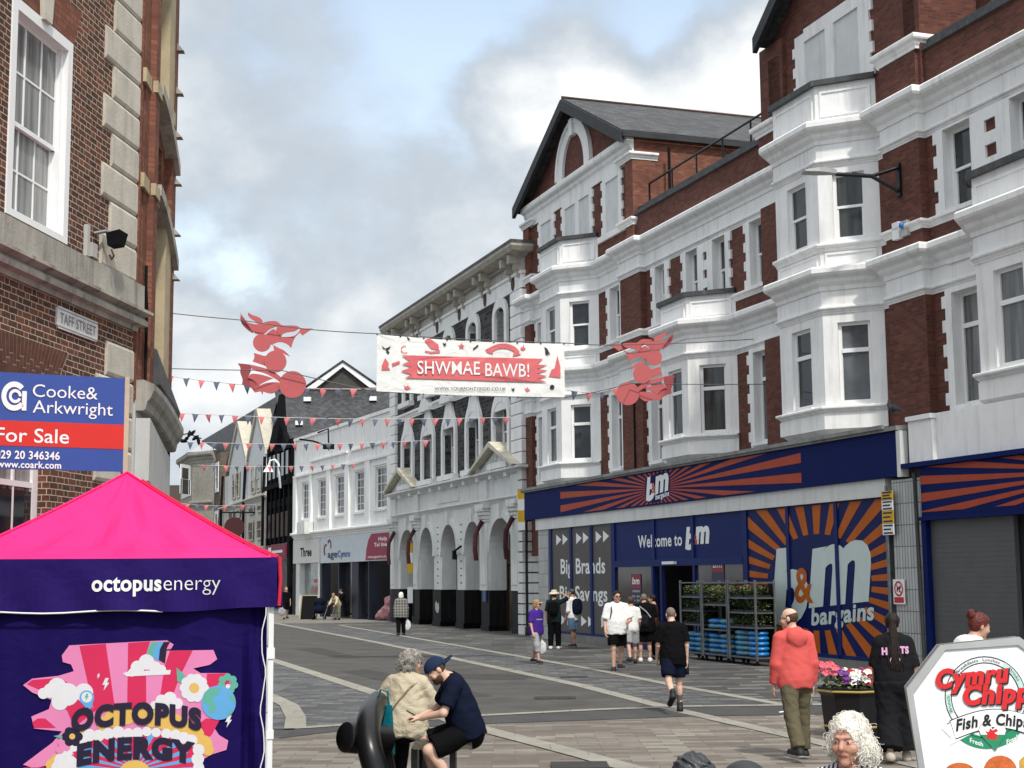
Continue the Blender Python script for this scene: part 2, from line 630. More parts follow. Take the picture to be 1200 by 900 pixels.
rubble = brickmat('dark rubble stone', (0.018, 0.019, 0.021), (0.042, 0.043, 0.046), (0.09, 0.09, 0.088), 0.42, 0.17, 0.012, c3=(0.085, 0.083, 0.08), var=0.5, bump=0.8)
brown_brick = brickmat('brown buff brick', (0.09, 0.065, 0.045), (0.14, 0.105, 0.075), (0.15, 0.13, 0.11), 0.225, 0.075, 0.01, c3=(0.2, 0.15, 0.11))
slate = brickmat('welsh slate', (0.028, 0.030, 0.034), (0.045, 0.047, 0.052), (0.014, 0.015, 0.017), 0.30, 0.22, 0.008, rough=0.55, c3=(0.07, 0.072, 0.076), var=0.3, bump=0.5, dirt=0.2)
tile_clad = brickmat('pale tile cladding', (0.34, 0.355, 0.35), (0.40, 0.415, 0.41), (0.12, 0.125, 0.125), 0.105, 0.46, 0.012, rough=0.35, off=0.0, c3=(0.44, 0.455, 0.45), var=0.15, bump=0.3, spec=0.5)
flem = flemish()
black_paint = mat('black gloss paint', (0.008, 0.008, 0.009), 0.4, 0.3, 4.0, spec=0.3)
black_matt = mat('matt black', (0.008, 0.008, 0.009), 0.8, 0.3, spec=.1)
plinth_black = mat('chipped black plinth', (0.007, 0.007, 0.008), 0.55, 0.4, 3.0, spec=.15, streak=0.25, streak_col=(0.05, 0.047, 0.045))
lead = mat('dark lead flashing', (0.06, 0.064, 0.068), 0.6, 0.35, 3.0, streak=0.4, streak_col=(0.16, 0.16, 0.15))
dark_wood = mat('dark painted bargeboard', (0.028, 0.030, 0.034), 0.6, 0.3)
glass = glassmat('dark window glass')
glass_grey = glassmat('grey window glass', (0.05, 0.055, 0.06))
glass_shop = glassmat('shop glass', (0.012, 0.012, 0.013), rough=0.08)
curtain_glass = glassmat('curtained glass', curtain=(0.16, 0.165, 0.165))
net_glass = glassmat('blind behind glass', curtain=(0.29, 0.295, 0.29), rough=0.06)
navy = mat('navy sign board', (0.004, 0.012, 0.085), 0.6, 0.1, spec=0.06)
orange_ray = mat('orange red ray', (0.37, 0.06, 0.028), 0.55, 0.1, spec=.15)
orange_win = mat('orange window ray', (0.42, 0.105, 0.014), 0.5, 0.15, spec=.1)
sign_white = mat('sign white', (0.74, 0.76, 0.76), 0.45, 0.04)
pale_green_white = mat('window vinyl white', (0.50, 0.585, 0.57), 0.3, 0.06)
steel = mat('galvanised steel', (0.19, 0.20, 0.205), 0.5, 0.25, 6.0, metal=0.8)
skin_m = mat('skin', (0.50, 0.285, 0.205), 0.55, 0.1, 8.0, 0.06, 60, spec=0.35)
skin_pale = mat('pale skin', (0.58, 0.37, 0.28), 0.55, 0.1, 8.0, 0.06, 60, spec=0.35)
skin_tan = mat('tanned skin', (0.36, 0.18, 0.12), 0.55, 0.12, 8.0, 0.06, 60, spec=0.35)


# ---------------------------------------------------------------- lettering
def text_mesh(s, size=1.0, bold=0.0, shear=0.0, wide=1.0, align='CENTER', res=4):
    c = bpy.data.curves.new('t', 'FONT')
    c.body = s
    c.size = 1.0
    c.offset = bold
    c.shear = shear
    c.align_x = align
    c.space_character = 1.0 + max(0, bold) * 2.2
    c.resolution_u = res
    o = bpy.data.objects.new('t', c)
    COL.objects.link(o)
    dg = bpy.context.evaluated_depsgraph_get()
    me = bpy.data.meshes.new_from_object(o.evaluated_get(dg))
    vs_ = [(v.co.x * size * wide, v.co.y * size) for v in me.vertices]
    fs = [tuple(p.vertices) for p in me.polygons]
    bpy.data.objects.remove(o)
    bpy.data.curves.remove(c)
    bpy.data.meshes.remove(me)
    return vs_, fs


def text_fit(s, a0, a1, z0, cap, bold=0.0, shear=0.0, warp=None):
    """letters fitted between a0 and a1, baseline z0, capital height cap -> list of (a,z), faces"""
    vs_, fs = text_mesh(s, 1.0, bold, shear)
    x0, x1 = min(v[0] for v in vs_), max(v[0] for v in vs_)
    k = cap / 0.70
    out = [((v[0] - x0) / (x1 - x0) * (a1 - a0) + a0, z0 + v[1] * k) for v in vs_]
    if warp:
        out = [warp(*p) for p in out]
    return out, fs


def text_part(name, fr, n, specs, m, parent):
    """one mesh of lettering lying on plane n of the frame; specs = tuples for text_fit"""
    for sp in specs:
        mb = MB()
        v, f = text_fit(*sp)
        mb.mesh([fr.p(a, n, z) for a, z in v], f, 0, False)
        o = mb.build(name, m, parent)
    return o


def clip_rect(poly, a0, a1, z0, z1):
    def cl(P, f, inter):
        o = []
        for i in range(len(P)):
            p, q = P[i - 1], P[i]
            if f(q):
                if not f(p):
                    o.append(inter(p, q))
                o.append(q)
            elif f(p):
                o.append(inter(p, q))
        return o
    ix = lambda c: lambda p, q: (c, p[1] + (q[1] - p[1]) * (c - p[0]) / ((q[0] - p[0]) or 1e-9))
    iz = lambda c: lambda p, q: (p[0] + (q[0] - p[0]) * (c - p[1]) / ((q[1] - p[1]) or 1e-9), c)
    for f, it in ((lambda p: p[0] >= a0, ix(a0)), (lambda p: p[0] <= a1, ix(a1)), (lambda p: p[1] >= z0, iz(z0)), (lambda p: p[1] <= z1, iz(z1))):
        if not poly:
            return []
        poly = cl(poly, f, it)
    return poly


def rays(mb, fr, n, ca, cz, rect, count, sa, sz, r0=0.0, r1=60, duty=0.5, ph=0.0, m=0):
    for i in range(count):
        t0 = 2 * math.pi * (i + ph) / count
        t1 = t0 + 2 * math.pi / count * duty
        P = []
        for t, r_ in ((t0, r0), (t0, r1), (t1, r1), (t1, r0)):
            P.append((ca + math.cos(t) * r_ * sa, cz + math.sin(t) * r_ * sz))
        if r0 == 0:
            P = P[:3]
        P = clip_rect(P, *rect)
        if len(P) > 2:
            mb.poly([fr.p(a, n, z) for a, z in P], m)


# ---------------------------------------------------------------- people: one smooth implicit surface per body, clothes as shells over it
def surf_net(fn, lo, hi, res):
    lo, hi = np.array(lo, float), np.array(hi, float)
    n = np.maximum(np.ceil((hi - lo) / res).astype(int) + 1, 4)
    ax = [lo[i] + np.arange(n[i]) * res for i in range(3)]
    P = np.stack(np.meshgrid(*ax, indexing='ij'), -1)
    v = fn(P.reshape(-1, 3)).reshape(n)
    s = v < 0
    c = [s[i:n[0] - 1 + i, j:n[1] - 1 + j, k:n[2] - 1 + k] for i in (0, 1) for j in (0, 1) for k in (0, 1)]
    anyc = np.logical_or.reduce(c)
    allc = np.logical_and.reduce(c)
    I = np.argwhere(anyc & ~allc)
    if len(I) == 0:
        return [], []
    acc = np.zeros((len(I), 3))
    cnt = np.zeros(len(I))
    cor = [(i, j, k) for i in (0, 1) for j in (0, 1) for k in (0, 1)]
    for a in range(8):
        for b in range(a + 1, 8):
            A, B = np.array(cor[a]), np.array(cor[b])
            if np.abs(A - B).sum() != 1:
                continue
            va = v[tuple((I + A).T)]
            vb = v[tuple((I + B).T)]
            x = (va < 0) != (vb < 0)
            t = np.where(x, va / np.where(x, va - vb, 1), 0)
            acc += np.where(x[:, None], (I + A) + (B - A) * t[:, None], 0)
            cnt += x
    V = lo + acc / cnt[:, None] * res
    idx = -np.ones(n - 1, dtype=int)
    idx[tuple(I.T)] = np.arange(len(I))
    F = []
    for d in range(3):
        e1, e2 = (d + 1) % 3, (d + 2) % 3
        sl0 = [slice(1, None)] * 3
        sl1 = [slice(1, None)] * 3
        sl0[d] = slice(0, -1)
        a = s[tuple(slice(0, n[i] - 1) if i == d else slice(1, n[i] - 1) for i in range(3))]
        b = s[tuple(slice(1, n[i]) if i == d else slice(1, n[i] - 1) for i in range(3))]
        E_ = np.argwhere(a != b)
        if len(E_) == 0:
            continue
        fl = a[tuple(E_.T)]
        base = E_.copy()
        base[:, e1] += 1
        base[:, e2] += 1
        o1, o2 = np.zeros(3, int), np.zeros(3, int)
        o1[e1] = 1
        o2[e2] = 1
        q = np.stack([idx[tuple((base - o1 - o2).T)], idx[tuple((base - o2).T)], idx[tuple(base.T)], idx[tuple((base - o1).T)]], 1)
        q = np.where(fl[:, None], q, q[:, ::-1])
        F.append(q)
    F = np.concatenate(F)
    F = F[(F >= 0).all(1)]
    return V, F


def smin(a, b, k):
    h = np.clip(0.5 + 0.5 * (b - a) / k, 0, 1)
    return b + (a - b) * h - k * h * (1 - h)


def sminl(L, k):
    d = L[0]
    for x in L[1:]:
        d = smin(d, x, k)
    return d


def rc(p, a, b, ra, rb):
    a, b = np.asarray(a, float), np.asarray(b, float)
    ba = b - a
    h = np.clip(((p - a) @ ba) / max(ba @ ba, 1e-9), 0, 1)
    return np.linalg.norm(p - a - h[:, None] * ba, axis=1) - (ra + (rb - ra) * h)


def ell(p, c, r):
    r = np.asarray(r, float)
    q = p - np.asarray(c, float)
    k0 = np.linalg.norm(q / r, axis=1)
    k1 = np.linalg.norm(q / (r * r), axis=1)
    return k0 * (k0 - 1) / np.maximum(k1, 1e-9)


def wrinkle(p, amp, f=1.0):
    amp = amp * .6
    return amp * (np.sin(p[:, 0] * 23 * f + 3 * np.sin(p[:, 2] * 17 * f) + p[:, 1] * 9) * np.sin(p[:, 2] * 31 * f + 2 * np.sin(p[:, 0] * 13 * f)) +
                  0.6 * np.sin((p[:, 0] + p[:, 2] * 0.8) * 41 * f + 2 * np.sin(p[:, 1] * 25 * f)))


def rx(a):
    c, s = math.cos(a), math.sin(a)
    return np.array([[1, 0, 0], [0, c, -s], [0, s, c]])


def ry(a):
    c, s = math.cos(a), math.sin(a)
    return np.array([[c, 0, s], [0, 1, 0], [-s, 0, c]])


def rz_(a):
    c, s = math.cos(a), math.sin(a)
    return np.array([[c, -s, 0], [s, c, 0], [0, 0, 1]])


def np_obj(name, V, F, mats, parent, mi=None, smooth=True):
    me = bpy.data.meshes.new(name)
    o = bpy.data.objects.new(name, me)
    COL.objects.link(o)
    o.parent = parent
    me.from_pydata([tuple(x) for x in V], [], [tuple(x) for x in F])
    for m in (mats if isinstance(mats, (list, tuple)) else [mats]):
        me.materials.append(m)
    if mi is not None:
        me.polygons.foreach_set('material_index', np.asarray(mi, dtype=np.int32))
    me.polygons.foreach_set('use_smooth', [smooth] * len(me.polygons))
    me.update()
    return o


eye_white = mat('eye white', (0.6, 0.58, 0.55), 0.3, 0.02)
eye_dark = mat('dark iris', (0.02, 0.016, 0.014), 0.2, 0.02)
lip_m = mat('lips', (0.33, 0.125, 0.105), 0.5, 0.08)
brow_m = mat('eyebrow', (0.12, 0.09, 0.07), 0.8, 0.1)


class Person:
    """faces +Y; every length in metres for a 1.75 m figure, then scaled"""
    def __init__(s, label, loc, yaw, H=1.75, wide=1.0, belly=0.0, female=False, lean=0.0, side=0.0, hip=0.92, head=(0, 0), legs=((4, 4), (-6, 6)),
                 brow=None, arms=((0, 6, 12, 0), (0, 6, 12, 0)), IK=(None, None), skin=None, res=0.02, group=None, cat='person', hunch=0.0, chest=0.0, spread=0.088, toes=(4, 4), feet_fix=True):
        s.k = H / 1.75
        s.res, s.skin, s.female, s.wide, s.belly, s.chest = res / s.k, skin or skin_m, female, wide, belly, chest
        s.root = thing('person', label, cat, loc, group, yaw)
        s.root.scale = (s.k,) * 3
        s.brow = brow or brow_m
        L, S = R(lean), R(side)
        s.T = ry(S) @ rx(-L)
        s.P = np.array([0, 0, hip])
        sw = (0.150 if female else 0.172) * (0.5 + 0.5 * wide)
        tp = lambda q: s.P + s.T @ np.array(q, float)
        s.tp = tp
        s.C, s.Nk = tp((0, 0, 0.32)), tp((0, hunch * 0.6, 0.52))
        hy, hp = R(head[0]), R(head[1])
        s.HR = rz_(hy) @ rx(-hp - L * 0.35)
        s.Hc = s.Nk + s.HR @ np.array([0, 0.03 + hunch * 0.4, 0.155])
        s.sh = [tp((sw, hunch * 0.5, 0.455)), tp((-sw, hunch * 0.5, 0.455))]       # right, left
        s.el, s.wr, s.hd = [], [], []
        for i, sg in enumerate((1, -1)):
            if IK[i] is not None:
                e, w = np.array(IK[i][0], float), np.array(IK[i][1], float)
                hdv = np.array(IK[i][2], float) if len(IK[i]) > 2 else w - e
                s.el.append(e)
                s.wr.append(w)
                s.hd.append(hdv / np.linalg.norm(hdv))
                continue
            f, b, e, inn = [R(x) for x in arms[i]]
            up = np.array([sg * math.sin(b), math.sin(f) * math.cos(b), -math.cos(f) * math.cos(b)])
            fo = np.array([sg * (math.sin(b) * 0.4 - math.sin(inn)), math.sin(f + e), -math.cos(f + e)])
            fo /= np.linalg.norm(fo)
            s.el.append(s.sh[i] + up * 0.30)
            s.wr.append(s.el[i] + fo * 0.25)
            s.hd.append(fo)
        s.hip, s.kn, s.an, s.toe = [], [], [], []
        for i, sg in enumerate((1, -1)):
            lg = legs[i]
            a, kb = R(lg[0]), R(lg[1])
            ab = R(lg[2]) if len(lg) > 2 else R(1.5)
            h = s.P + np.array([sg * spread, 0, 0.0])
            d1 = np.array([sg * math.sin(ab), math.sin(a), -math.cos(a)])
            d2 = np.array([sg * math.sin(ab) * 0.3, math.sin(a - kb), -math.cos(a - kb)])
            k_ = h + d1 / np.linalg.norm(d1) * 0.43
            an = k_ + d2 / np.linalg.norm(d2) * 0.41
            tl = R(lg[3]) if len(lg) > 3 else 0.0
            s.hip.append(h)
            s.kn.append(k_)
            s.an.append(an)
            s.toe.append(an + np.array([sg * 0.03, 0.155 * math.cos(tl), -0.045 - 0.155 * math.sin(tl)]))
        # drop the figure so that its lowest sole is on the ground
        lowest = min(min(a[2] - 0.085, t[2] - 0.04) for a, t in zip(s.an, s.toe))
        s.root.location.z = loc[2] - (lowest * s.k if feet_fix else 0) + .004

    # -- distance functions
    def torso(s, p, e=0.0):
        q = (p - s.P) @ s.T
        w = s.wide
        L = [ell(q, (0, 0.0, 0.34), ((0.132 if s.female else 0.148) * w + e, 0.105 * (0.5 + 0.5 * w) + e, 0.23 + e)),
             ell(q, (0, -0.01, 0.0), ((0.163 if s.female else 0.152) * w + e, 0.115 * (0.5 + 0.5 * w) + e, 0.15 + e)),
             ell(q, (0, 0.0, 0.17), ((0.118 if s.female else .130) * w + e, 0.096 * (0.5 + 0.5 * w) + e, 0.16 + e))]
        if s.belly:
            L.append(ell(q, (0, 0.05 + s.belly * 0.35, 0.15), (0.14 * w + e, 0.07 + s.belly + e, 0.16 + e)))
        if s.chest:
            L.append(ell(q, (0, 0.07, 0.33), (0.135 * w + e, 0.055 + s.chest + e, 0.085 + e)))
        d = sminl(L, 0.045)
        a, b = (s.sh[0] - s.P) @ s.T, (s.sh[1] - s.P) @ s.T
        d = smin(d, rc(q, a + (-0.02, 0, 0.01), b + (0.02, 0, 0.01), 0.048 + e * .7, 0.048 + e * .7), 0.06)
        trap = rc(q, (0, a[1], 0.46), (s.Nk - s.P) @ s.T + (0, 0, 0.02), 0.08 + e * 0.6, 0.05)
        return smin(d, trap, 0.06)

    def headsdf(s, p, e=0.0, face=True):
        q = (p - s.Hc) @ s.HR
        d = ell(q, (0, -0.012, 0.028), (0.074 + e, 0.095 + e, 0.092 + e))
        d = smin(d, ell(q, (0, 0.026, -0.045), (0.056 + e, 0.066 + e, 0.072 + e)), 0.04)
        if face:
            d = smin(d, rc(q, (0, 0.088, 0.012), (0, 0.108, -0.022), 0.009, 0.014), 0.012)      # nose
            d = smin(d, ell(q, (0, 0.083, 0.026), (0.045, 0.014, 0.010)), 0.012)              # brow ridge
            d = smin(d, ell(q, (0, 0.082, -0.060), (0.024, 0.012, 0.010)), 0.008)             # lips
            d = smin(d, ell(q, (0, 0.076, -0.098), (0.022, 0.016, 0.018)), 0.02)              # chin
            for x in (-1, 1):
                d = np.maximum(d, -ell(q, (x * 0.031, 0.098, 0.008), (0.017, 0.014, 0.010)))
                d = smin(d, ell(q, (x * 0.031, 0.078, 0.006), (0.014, 0.014, 0.012)), 0.003)
                d = smin(d, ell(q, (x * 0.078, -0.012, -0.005), (0.010, 0.020, 0.033)), 0.008)  # ears
                d = smin(d, ell(q, (x * 0.042, 0.066, -0.028), (0.022, 0.020, 0.022)), 0.02)
        return d

    def limbs(s, p, arms=True, legs=True, e=0.0):
        L = []
        if arms:
            for i in (0, 1):
                L.append(smin(rc(p, s.sh[i], s.el[i], 0.048 + e, 0.038 + e), rc(p, s.el[i], s.wr[i], 0.041 + e, 0.026 + e), 0.02))
        if legs:
            for i in (0, 1):
                calf = s.kn[i] + (s.an[i] - s.kn[i]) * 0.30
                back = np.array([0, -0.018, 0])
                d = smin(rc(p, s.hip[i], s.kn[i], 0.082 * (.4 + .6 * s.wide) + e, 0.055 + e), rc(p, s.kn[i], s.an[i], 0.052 + e, 0.036 + e), 0.03)
                d = smin(d, rc(p, calf + back, calf + back + (s.an[i] - s.kn[i]) * 0.15, 0.046 + e, 0.042 + e), 0.03)
                L.append(d)
        return sminl(L, 0.03)

    def feet(s, p, e=0.0):
        L = []
        for i in (0, 1):
            heel = s.an[i] + np.array([0, -0.025, -0.045])
            L.append(smin(rc(p, heel, s.toe[i], 0.036 + e, 0.036 + e), rc(p, s.an[i], heel, 0.036 + e, 0.034 + e), 0.03))
        return np.minimum(*L)

    def bodyfn(s, p):
        d = smin(s.torso(p, -0.006), s.limbs(p), 0.04)
        d = smin(d, rc(p, s.Nk - (s.Nk - s.C) * 0.1, s.Hc + s.HR @ np.array([0, -0.02, -0.06]), 0.056, 0.050), 0.03)
        d = smin(d, s.feet(p, -0.004), 0.02)
        return smin(d, s.headsdf(p, 0, False), 0.02)

    def box(s, pts, m):
        A = np.array(pts)
        return A.min(0) - m, A.max(0) + m

    def body(s, hand_curl=(35, 35), fine=None, face=True, thumb_in=(0, 0), hands=True):
        allp = [s.Hc, s.P, *s.sh, *s.el, *s.wr, *s.kn, *s.an, *s.toe]
        lo, hi = s.box(allp, 0.2)
        hz = s.Hc
        fres = fine or s.res * 0.5
        V, F = surf_net(lambda p: np.maximum(s.bodyfn(p), 0.062 - np.linalg.norm((p - s.Hc) @ s.HR - np.array([0, 0, 0.03]), axis=1)), lo, hi, s.res)
        lo, hi = s.Hc - 0.17, s.Hc + 0.17

        def hfn(p):
            q = (p - s.Hc) @ s.HR
            d = smin(s.headsdf(p, 0.001, face), rc(p, s.Nk - (s.Nk - s.C) * 0.05, s.Hc + s.HR @ np.array([0, -0.02, -0.06]), 0.057, 0.051), 0.02)
            return np.maximum(d, -(q[:, 2] + 0.15))
        V2, F2 = surf_net(hfn, lo, hi, fres)
        mi = [0] * len(F)
        c = (V2[F2].mean(1) - s.Hc) @ s.HR
        m2 = np.zeros(len(F2), int)
        if face:
            for x in (-1, 1):
                e_ = np.hypot((c[:, 0] - x * 0.031) / 0.0115, (c[:, 2] - 0.006) / 0.0048)
                m2[(e_ < 1) & (c[:, 1] > 0.06)] = 1
                ir = np.hypot(c[:, 0] - x * 0.031, c[:, 2] - 0.007)
                m2[(ir < 0.0056) & (e_ < 1) & (c[:, 1] > 0.06)] = 2
                m2[(np.abs(c[:, 0] - x * 0.033) < 0.02) & (np.abs(c[:, 2] - 0.029 + np.abs(c[:, 0] - x * .033) * 0.25) < 0.0045) & (c[:, 1] > 0.05)] = 4
            m2[(np.abs(c[:, 0]) < 0.023) & (np.abs(c[:, 2] + 0.061) < 0.0058) & (c[:, 1] > 0.07)] = 3
        VV, FF, mi = [V, V2], [F, F2 + len(V)], mi + list(m2)
        base = len(V) + len(V2)
        for i, sg in enumerate((1, -1)):
            if not hands:
                break
            V3, F3 = s.hand(i, sg, hand_curl[i], thumb_in[i])
            VV.append(V3)
            FF.append(F3 + base)
            mi += [0] * len(F3)
            base += len(V3)
        s.bodyo = np_obj('body', np.concatenate(VV), np.concatenate(FF), [s.skin, eye_white, eye_dark, lip_m, s.brow], s.root, mi)
        return s

    def hand(s, i, sg, curl, tin):
        z = s.hd[i]
        y = np.array([0, 1.0, 0]) if abs(z[1]) < 0.8 else np.array([0, 0, 1.0])
        y = y - z * (y @ z)
        y /= np.linalg.norm(y)
        x = np.cross(y, z)
        if x[0] * sg > 0:
            pass
        M = np.stack([x, y, z], 1)
        # palm faces inwards: towards -x for the right hand
        inw = -1.0 if (M @ np.array([1, 0, 0]))[0] * sg > 0 else 1.0

        def fn(p):
            q = (p - s.wr[i]) @ M
            d = smin(ell(q, (0, 0, 0.05), (0.016, 0.038, 0.052)), rc(q, (0, 0, -0.03), (0, 0, 0.02), 0.026, 0.022), 0.02)
            for k, (yy, ln) in enumerate(((0.030, 0.070), (0.011, 0.078), (-0.009, 0.073), (-0.028, 0.058))):
                a = R(curl) * 0.5
                pos = np.array([0, yy, 0.085])
                for sgm in (0.45, 0.32, 0.23):
                    dv = np.array([inw * math.sin(a), yy * 0.6, math.cos(a)])
                    nx = pos + dv * ln * sgm
                    d = smin(d, rc(q, pos, nx, 0.0088, 0.0078), 0.004)
                    pos, a = nx, a + R(curl) * 0.8
            t0 = np.array([inw * 0.006, 0.030, 0.03])
            t1 = t0 + np.array([inw * 0.016, 0.024, 0.026])
            t2 = t1 + np.array([inw * (0.010 + tin * 0.02), 0.006, 0.026])
            d = smin(d, rc(q, t0, t1, 0.012, 0.0095), 0.008)
            return smin(d, rc(q, t1, t2, 0.0095, 0.008), 0.004)
        c = s.wr[i] + z * 0.07
        return surf_net(fn, c - 0.13, c + 0.13, max(0.0055, s.res * 0.35))

    def cloth(s, name, fn, m, pts=None, pad=0.22, res=None, label=None):
        lo, hi = s.box(pts if pts is not None else [s.Hc, s.P, *s.sh, *s.el, *s.wr, *s.kn, *s.an, *s.toe], pad)
        V, F = surf_net(fn, lo, hi, res or s.res)
        if len(V) == 0:
            return None
        o = np_obj(name, V, F, m, s.root)
        if label:
            o['label'] = label
        return o

    def top(s, name, m, sleeve=0.55, hem=-0.10, e=0.016, fold=0.0045, neck=0.075, hood=False, loose=0.02, flare=0.0, open_=False):
        """sleeve: 0-1 along the upper arm, 1-2 along the forearm"""
        def fn(p):
            q = (p - s.P) @ s.T
            d = s.torso(p, e)
            d = smin(d, ell(q, (0, 0, hem + 0.12), ((.172 if s.female else .168) * s.wide + e + loose * .6 + flare, 0.108 * (.5 + .5 * s.wide) + s.belly * 0.7 + e + loose * .6 + flare, 0.50)), 0.05)
            for i in (0, 1):
                f = min(sleeve, 1.0)
                a = s.sh[i]
                b = a + (s.el[i] - a) * f
                dv = (s.el[i] - a) / np.linalg.norm(s.el[i] - a)
                r1 = 0.050 + e * .8 + loose * 0.3
                arm = rc(p, a, b + dv * 0.05, r1, 0.046 + e + loose * 0.5)
                if sleeve <= 1:
                    arm = np.maximum(arm, (p - b) @ dv)
                else:
                    dw = (s.wr[i] - s.el[i]) / np.linalg.norm(s.wr[i] - s.el[i])
                    c = s.el[i] + (s.wr[i] - s.el[i]) * (sleeve - 1)
                    arm = rc(p, a, s.el[i], r1, 0.040 + e * .9 + loose * .3)
                    fo = np.maximum(rc(p, s.el[i], c + dw * 0.04, 0.040 + e * .9 + loose * .3, 0.029 + e * .9), (p - c) @ dw)
                    arm = smin(arm, fo, 0.025)
                d = smin(d, arm, 0.022)
            nq = (s.Nk - s.P) @ s.T
            if hood:
                d = smin(d, ell(q, (0, -0.105, 0.455), (0.130, 0.070, 0.115)), 0.010)
                d = np.maximum(d, -ell(q, (0, nq[1] + 0.03, 0.60), (0.07, 0.07, 0.09)))
                d = smin(d, np.maximum(np.abs(ell(q, (0, -0.01, 0.525), (0.105, 0.095, 0.055))) - 0.012, -(q[:, 2] - 0.47)), 0.015)
            d = np.maximum(d, -(rc(p, s.Nk, s.Hc, neck, neck)))
            hem_d = hem - q[:, 2] + 0.006 * np.sin(q[:, 0] * 30)
            d = np.maximum(d, hem_d)
            return d + wrinkle(p, fold)
        pts = [s.P + s.T @ np.array([0, 0, hem]), s.Nk, *s.sh, *s.el] + (s.wr if sleeve > 1 else [])
        return s.cloth(name, fn, m, pts, 0.26)

    def bottoms(s, name, m, length=0.8, e=0.018, waist=-0.05, fold=0.004, cuff=0.0):
        """length: 0-1 thigh, 1-2 shank"""
        def fn(p):
            q = (p - s.P) @ s.T
            d = ell(q, (0, -0.01, 0.0), ((0.163 if s.female else 0.152) * s.wide + e, 0.115 * (.5 + .5 * s.wide) + e, 0.16 + e))
            for i in (0, 1):
                f = min(length, 1.0)
                a, k_ = s.hip[i], s.kn[i]
                dv = (k_ - a) / np.linalg.norm(k_ - a)
                b = a + (k_ - a) * f
                r0 = 0.086 * (.4 + .6 * s.wide)
                leg = rc(p, a, b + dv * 0.04, r0 + e, 0.066 + e * 1.6)
                if length <= 1:
                    leg = np.maximum(leg, (p - b) @ dv)
                else:
                    dw = (s.an[i] - k_) / np.linalg.norm(s.an[i] - k_)
                    c = k_ + (s.an[i] - k_) * (length - 1)
                    leg = rc(p, a, k_, r0 + e, 0.062 + e)
                    leg = smin(leg, np.maximum(rc(p, k_, c + dw * 0.03, 0.062 + e, 0.046 + e + cuff), (p - c) @ dw), 0.03)
                d = smin(d, leg, 0.035)
            d = np.maximum(d, q[:, 2] - waist)
            return d + wrinkle(p, fold)
        return s.cloth(name, fn, m, [s.P, *s.hip, *s.kn] + (s.an if length > 1 else []), 0.22)

    def skirt(s, name, m, length=0.8, r0=0.17, r1=0.22, waist=0.08, fold=0.006):
        zb = s.P[2] - length

        def fn(p):
            d = rc(p, s.P + (0, 0, waist), (s.P[0], s.P[1], zb), r0 * 0.8, r1 * 0.75)
            d = smin(d, s.limbs(p, False, True, 0.03), 0.06)
            d = np.maximum(np.maximum(d, zb - p[:, 2]), p[:, 2] - s.P[2] - waist)
            return d + wrinkle(p, fold, 0.8)
        return s.cloth(name, fn, m, [s.P + (0, 0, waist), s.P + (0, 0, -length), *s.kn], 0.3)

    def shoes(s, m, sole=None, high=0.0):
        def fn(p):
            d = s.feet(p, 0.010)
            zs = [min(a[2] - 0.085, t[2] - 0.04) for a, t in zip(s.an, s.toe)]
            top_ = [a[2] - 0.028 + high for a in s.an]
            near = np.linalg.norm(p - s.an[0], axis=1) < np.linalg.norm(p - s.an[1], axis=1)
            return np.maximum(d, p[:, 2] - np.where(near, top_[0], top_[1]))
        for i in (0, 1):
            pts = [s.an[i], s.toe[i]]
            other = 1 - i

            def f1(p, i=i):
                heel = s.an[i] + np.array([0, -0.025, -0.045])
                d = smin(rc(p, heel + (0, 0, .006), s.toe[i] + (0, 0, .006), 0.050, 0.047), rc(p, s.an[i] + (0, 0, high), heel, 0.050, 0.047), 0.035)
                ax = s.toe[i] - heel
                ax = ax / np.linalg.norm(ax)
                up = np.array([0, 0, 1.0]) - ax * ax[2]
                up /= np.linalg.norm(up)
                d = np.maximum(d, -((p - heel) @ up) - 0.036)
                tilt = (p - s.an[i]) @ ax
                return np.maximum(d, (p - s.an[i]) @ up - 0.030 - high + np.maximum(tilt, 0) * .18)
            lo, hi = s.box(pts, 0.12)
            V, F = surf_net(f1, lo, hi, s.res * 0.6)
            o = np_obj('shoe', V, F, m if sole is None else [m, sole], s.root)
            if sole is not None:
                heel = s.an[i] + np.array([0, -0.025, -0.045])
                ax = s.toe[i] - heel
                ax = ax / np.linalg.norm(ax)
                up = np.array([0, 0, 1.0]) - ax * ax[2]
                c = (V[F].mean(1) - heel) @ (up / np.linalg.norm(up))
                o.data.polygons.foreach_set('material_index', (c < -0.014).astype(np.int32))
        return s

    def hair(s, m, kind='short', res=None, name='hair'):
        def fn(p):
            q = (p - s.Hc) @ s.HR
            x, y, z = q.T
            ns = 0.003 * np.sin(x * 90 + 4 * np.sin(z * 60)) * np.sin(y * 80)
            if kind in ('short', 'crop'):
                e = 0.012 if kind == 'short' else 0.005
                d = s.headsdf(p, e, False) + ns * (1 if kind == 'short' else 0.3)
                cut = np.maximum(y * 0.9 - z * 0.75 - 0.012, -0.075 - z + np.maximum(y, 0) * 1.2)
                return np.maximum(d, cut)
            if kind == 'bald':
                d = s.headsdf(p, 0.004, False) + ns * .4
                cut = np.maximum(np.maximum(z - 0.045 - np.maximum(-y, 0) * 0.25, y - 0.012), -0.075 - z)
                return np.maximum(d, cut)
            if kind == 'bob':
                d = s.headsdf(p, 0.024, False) + ns * 2.5
                d = smin(d, ell(q, (0, -0.04, -0.05), (0.095, 0.075, 0.095)) + ns * 3, 0.03)
                cut = np.maximum(y - 0.03 - z * 0.45, -0.14 - z)
                return np.maximum(d, cut)
            if kind == 'tied':
                d = s.headsdf(p, 0.014, False) + ns
                return np.maximum(d, np.maximum(y * 0.9 - z * 0.75 - 0.012, -0.095 - z + np.maximum(y, 0) * 1.2))
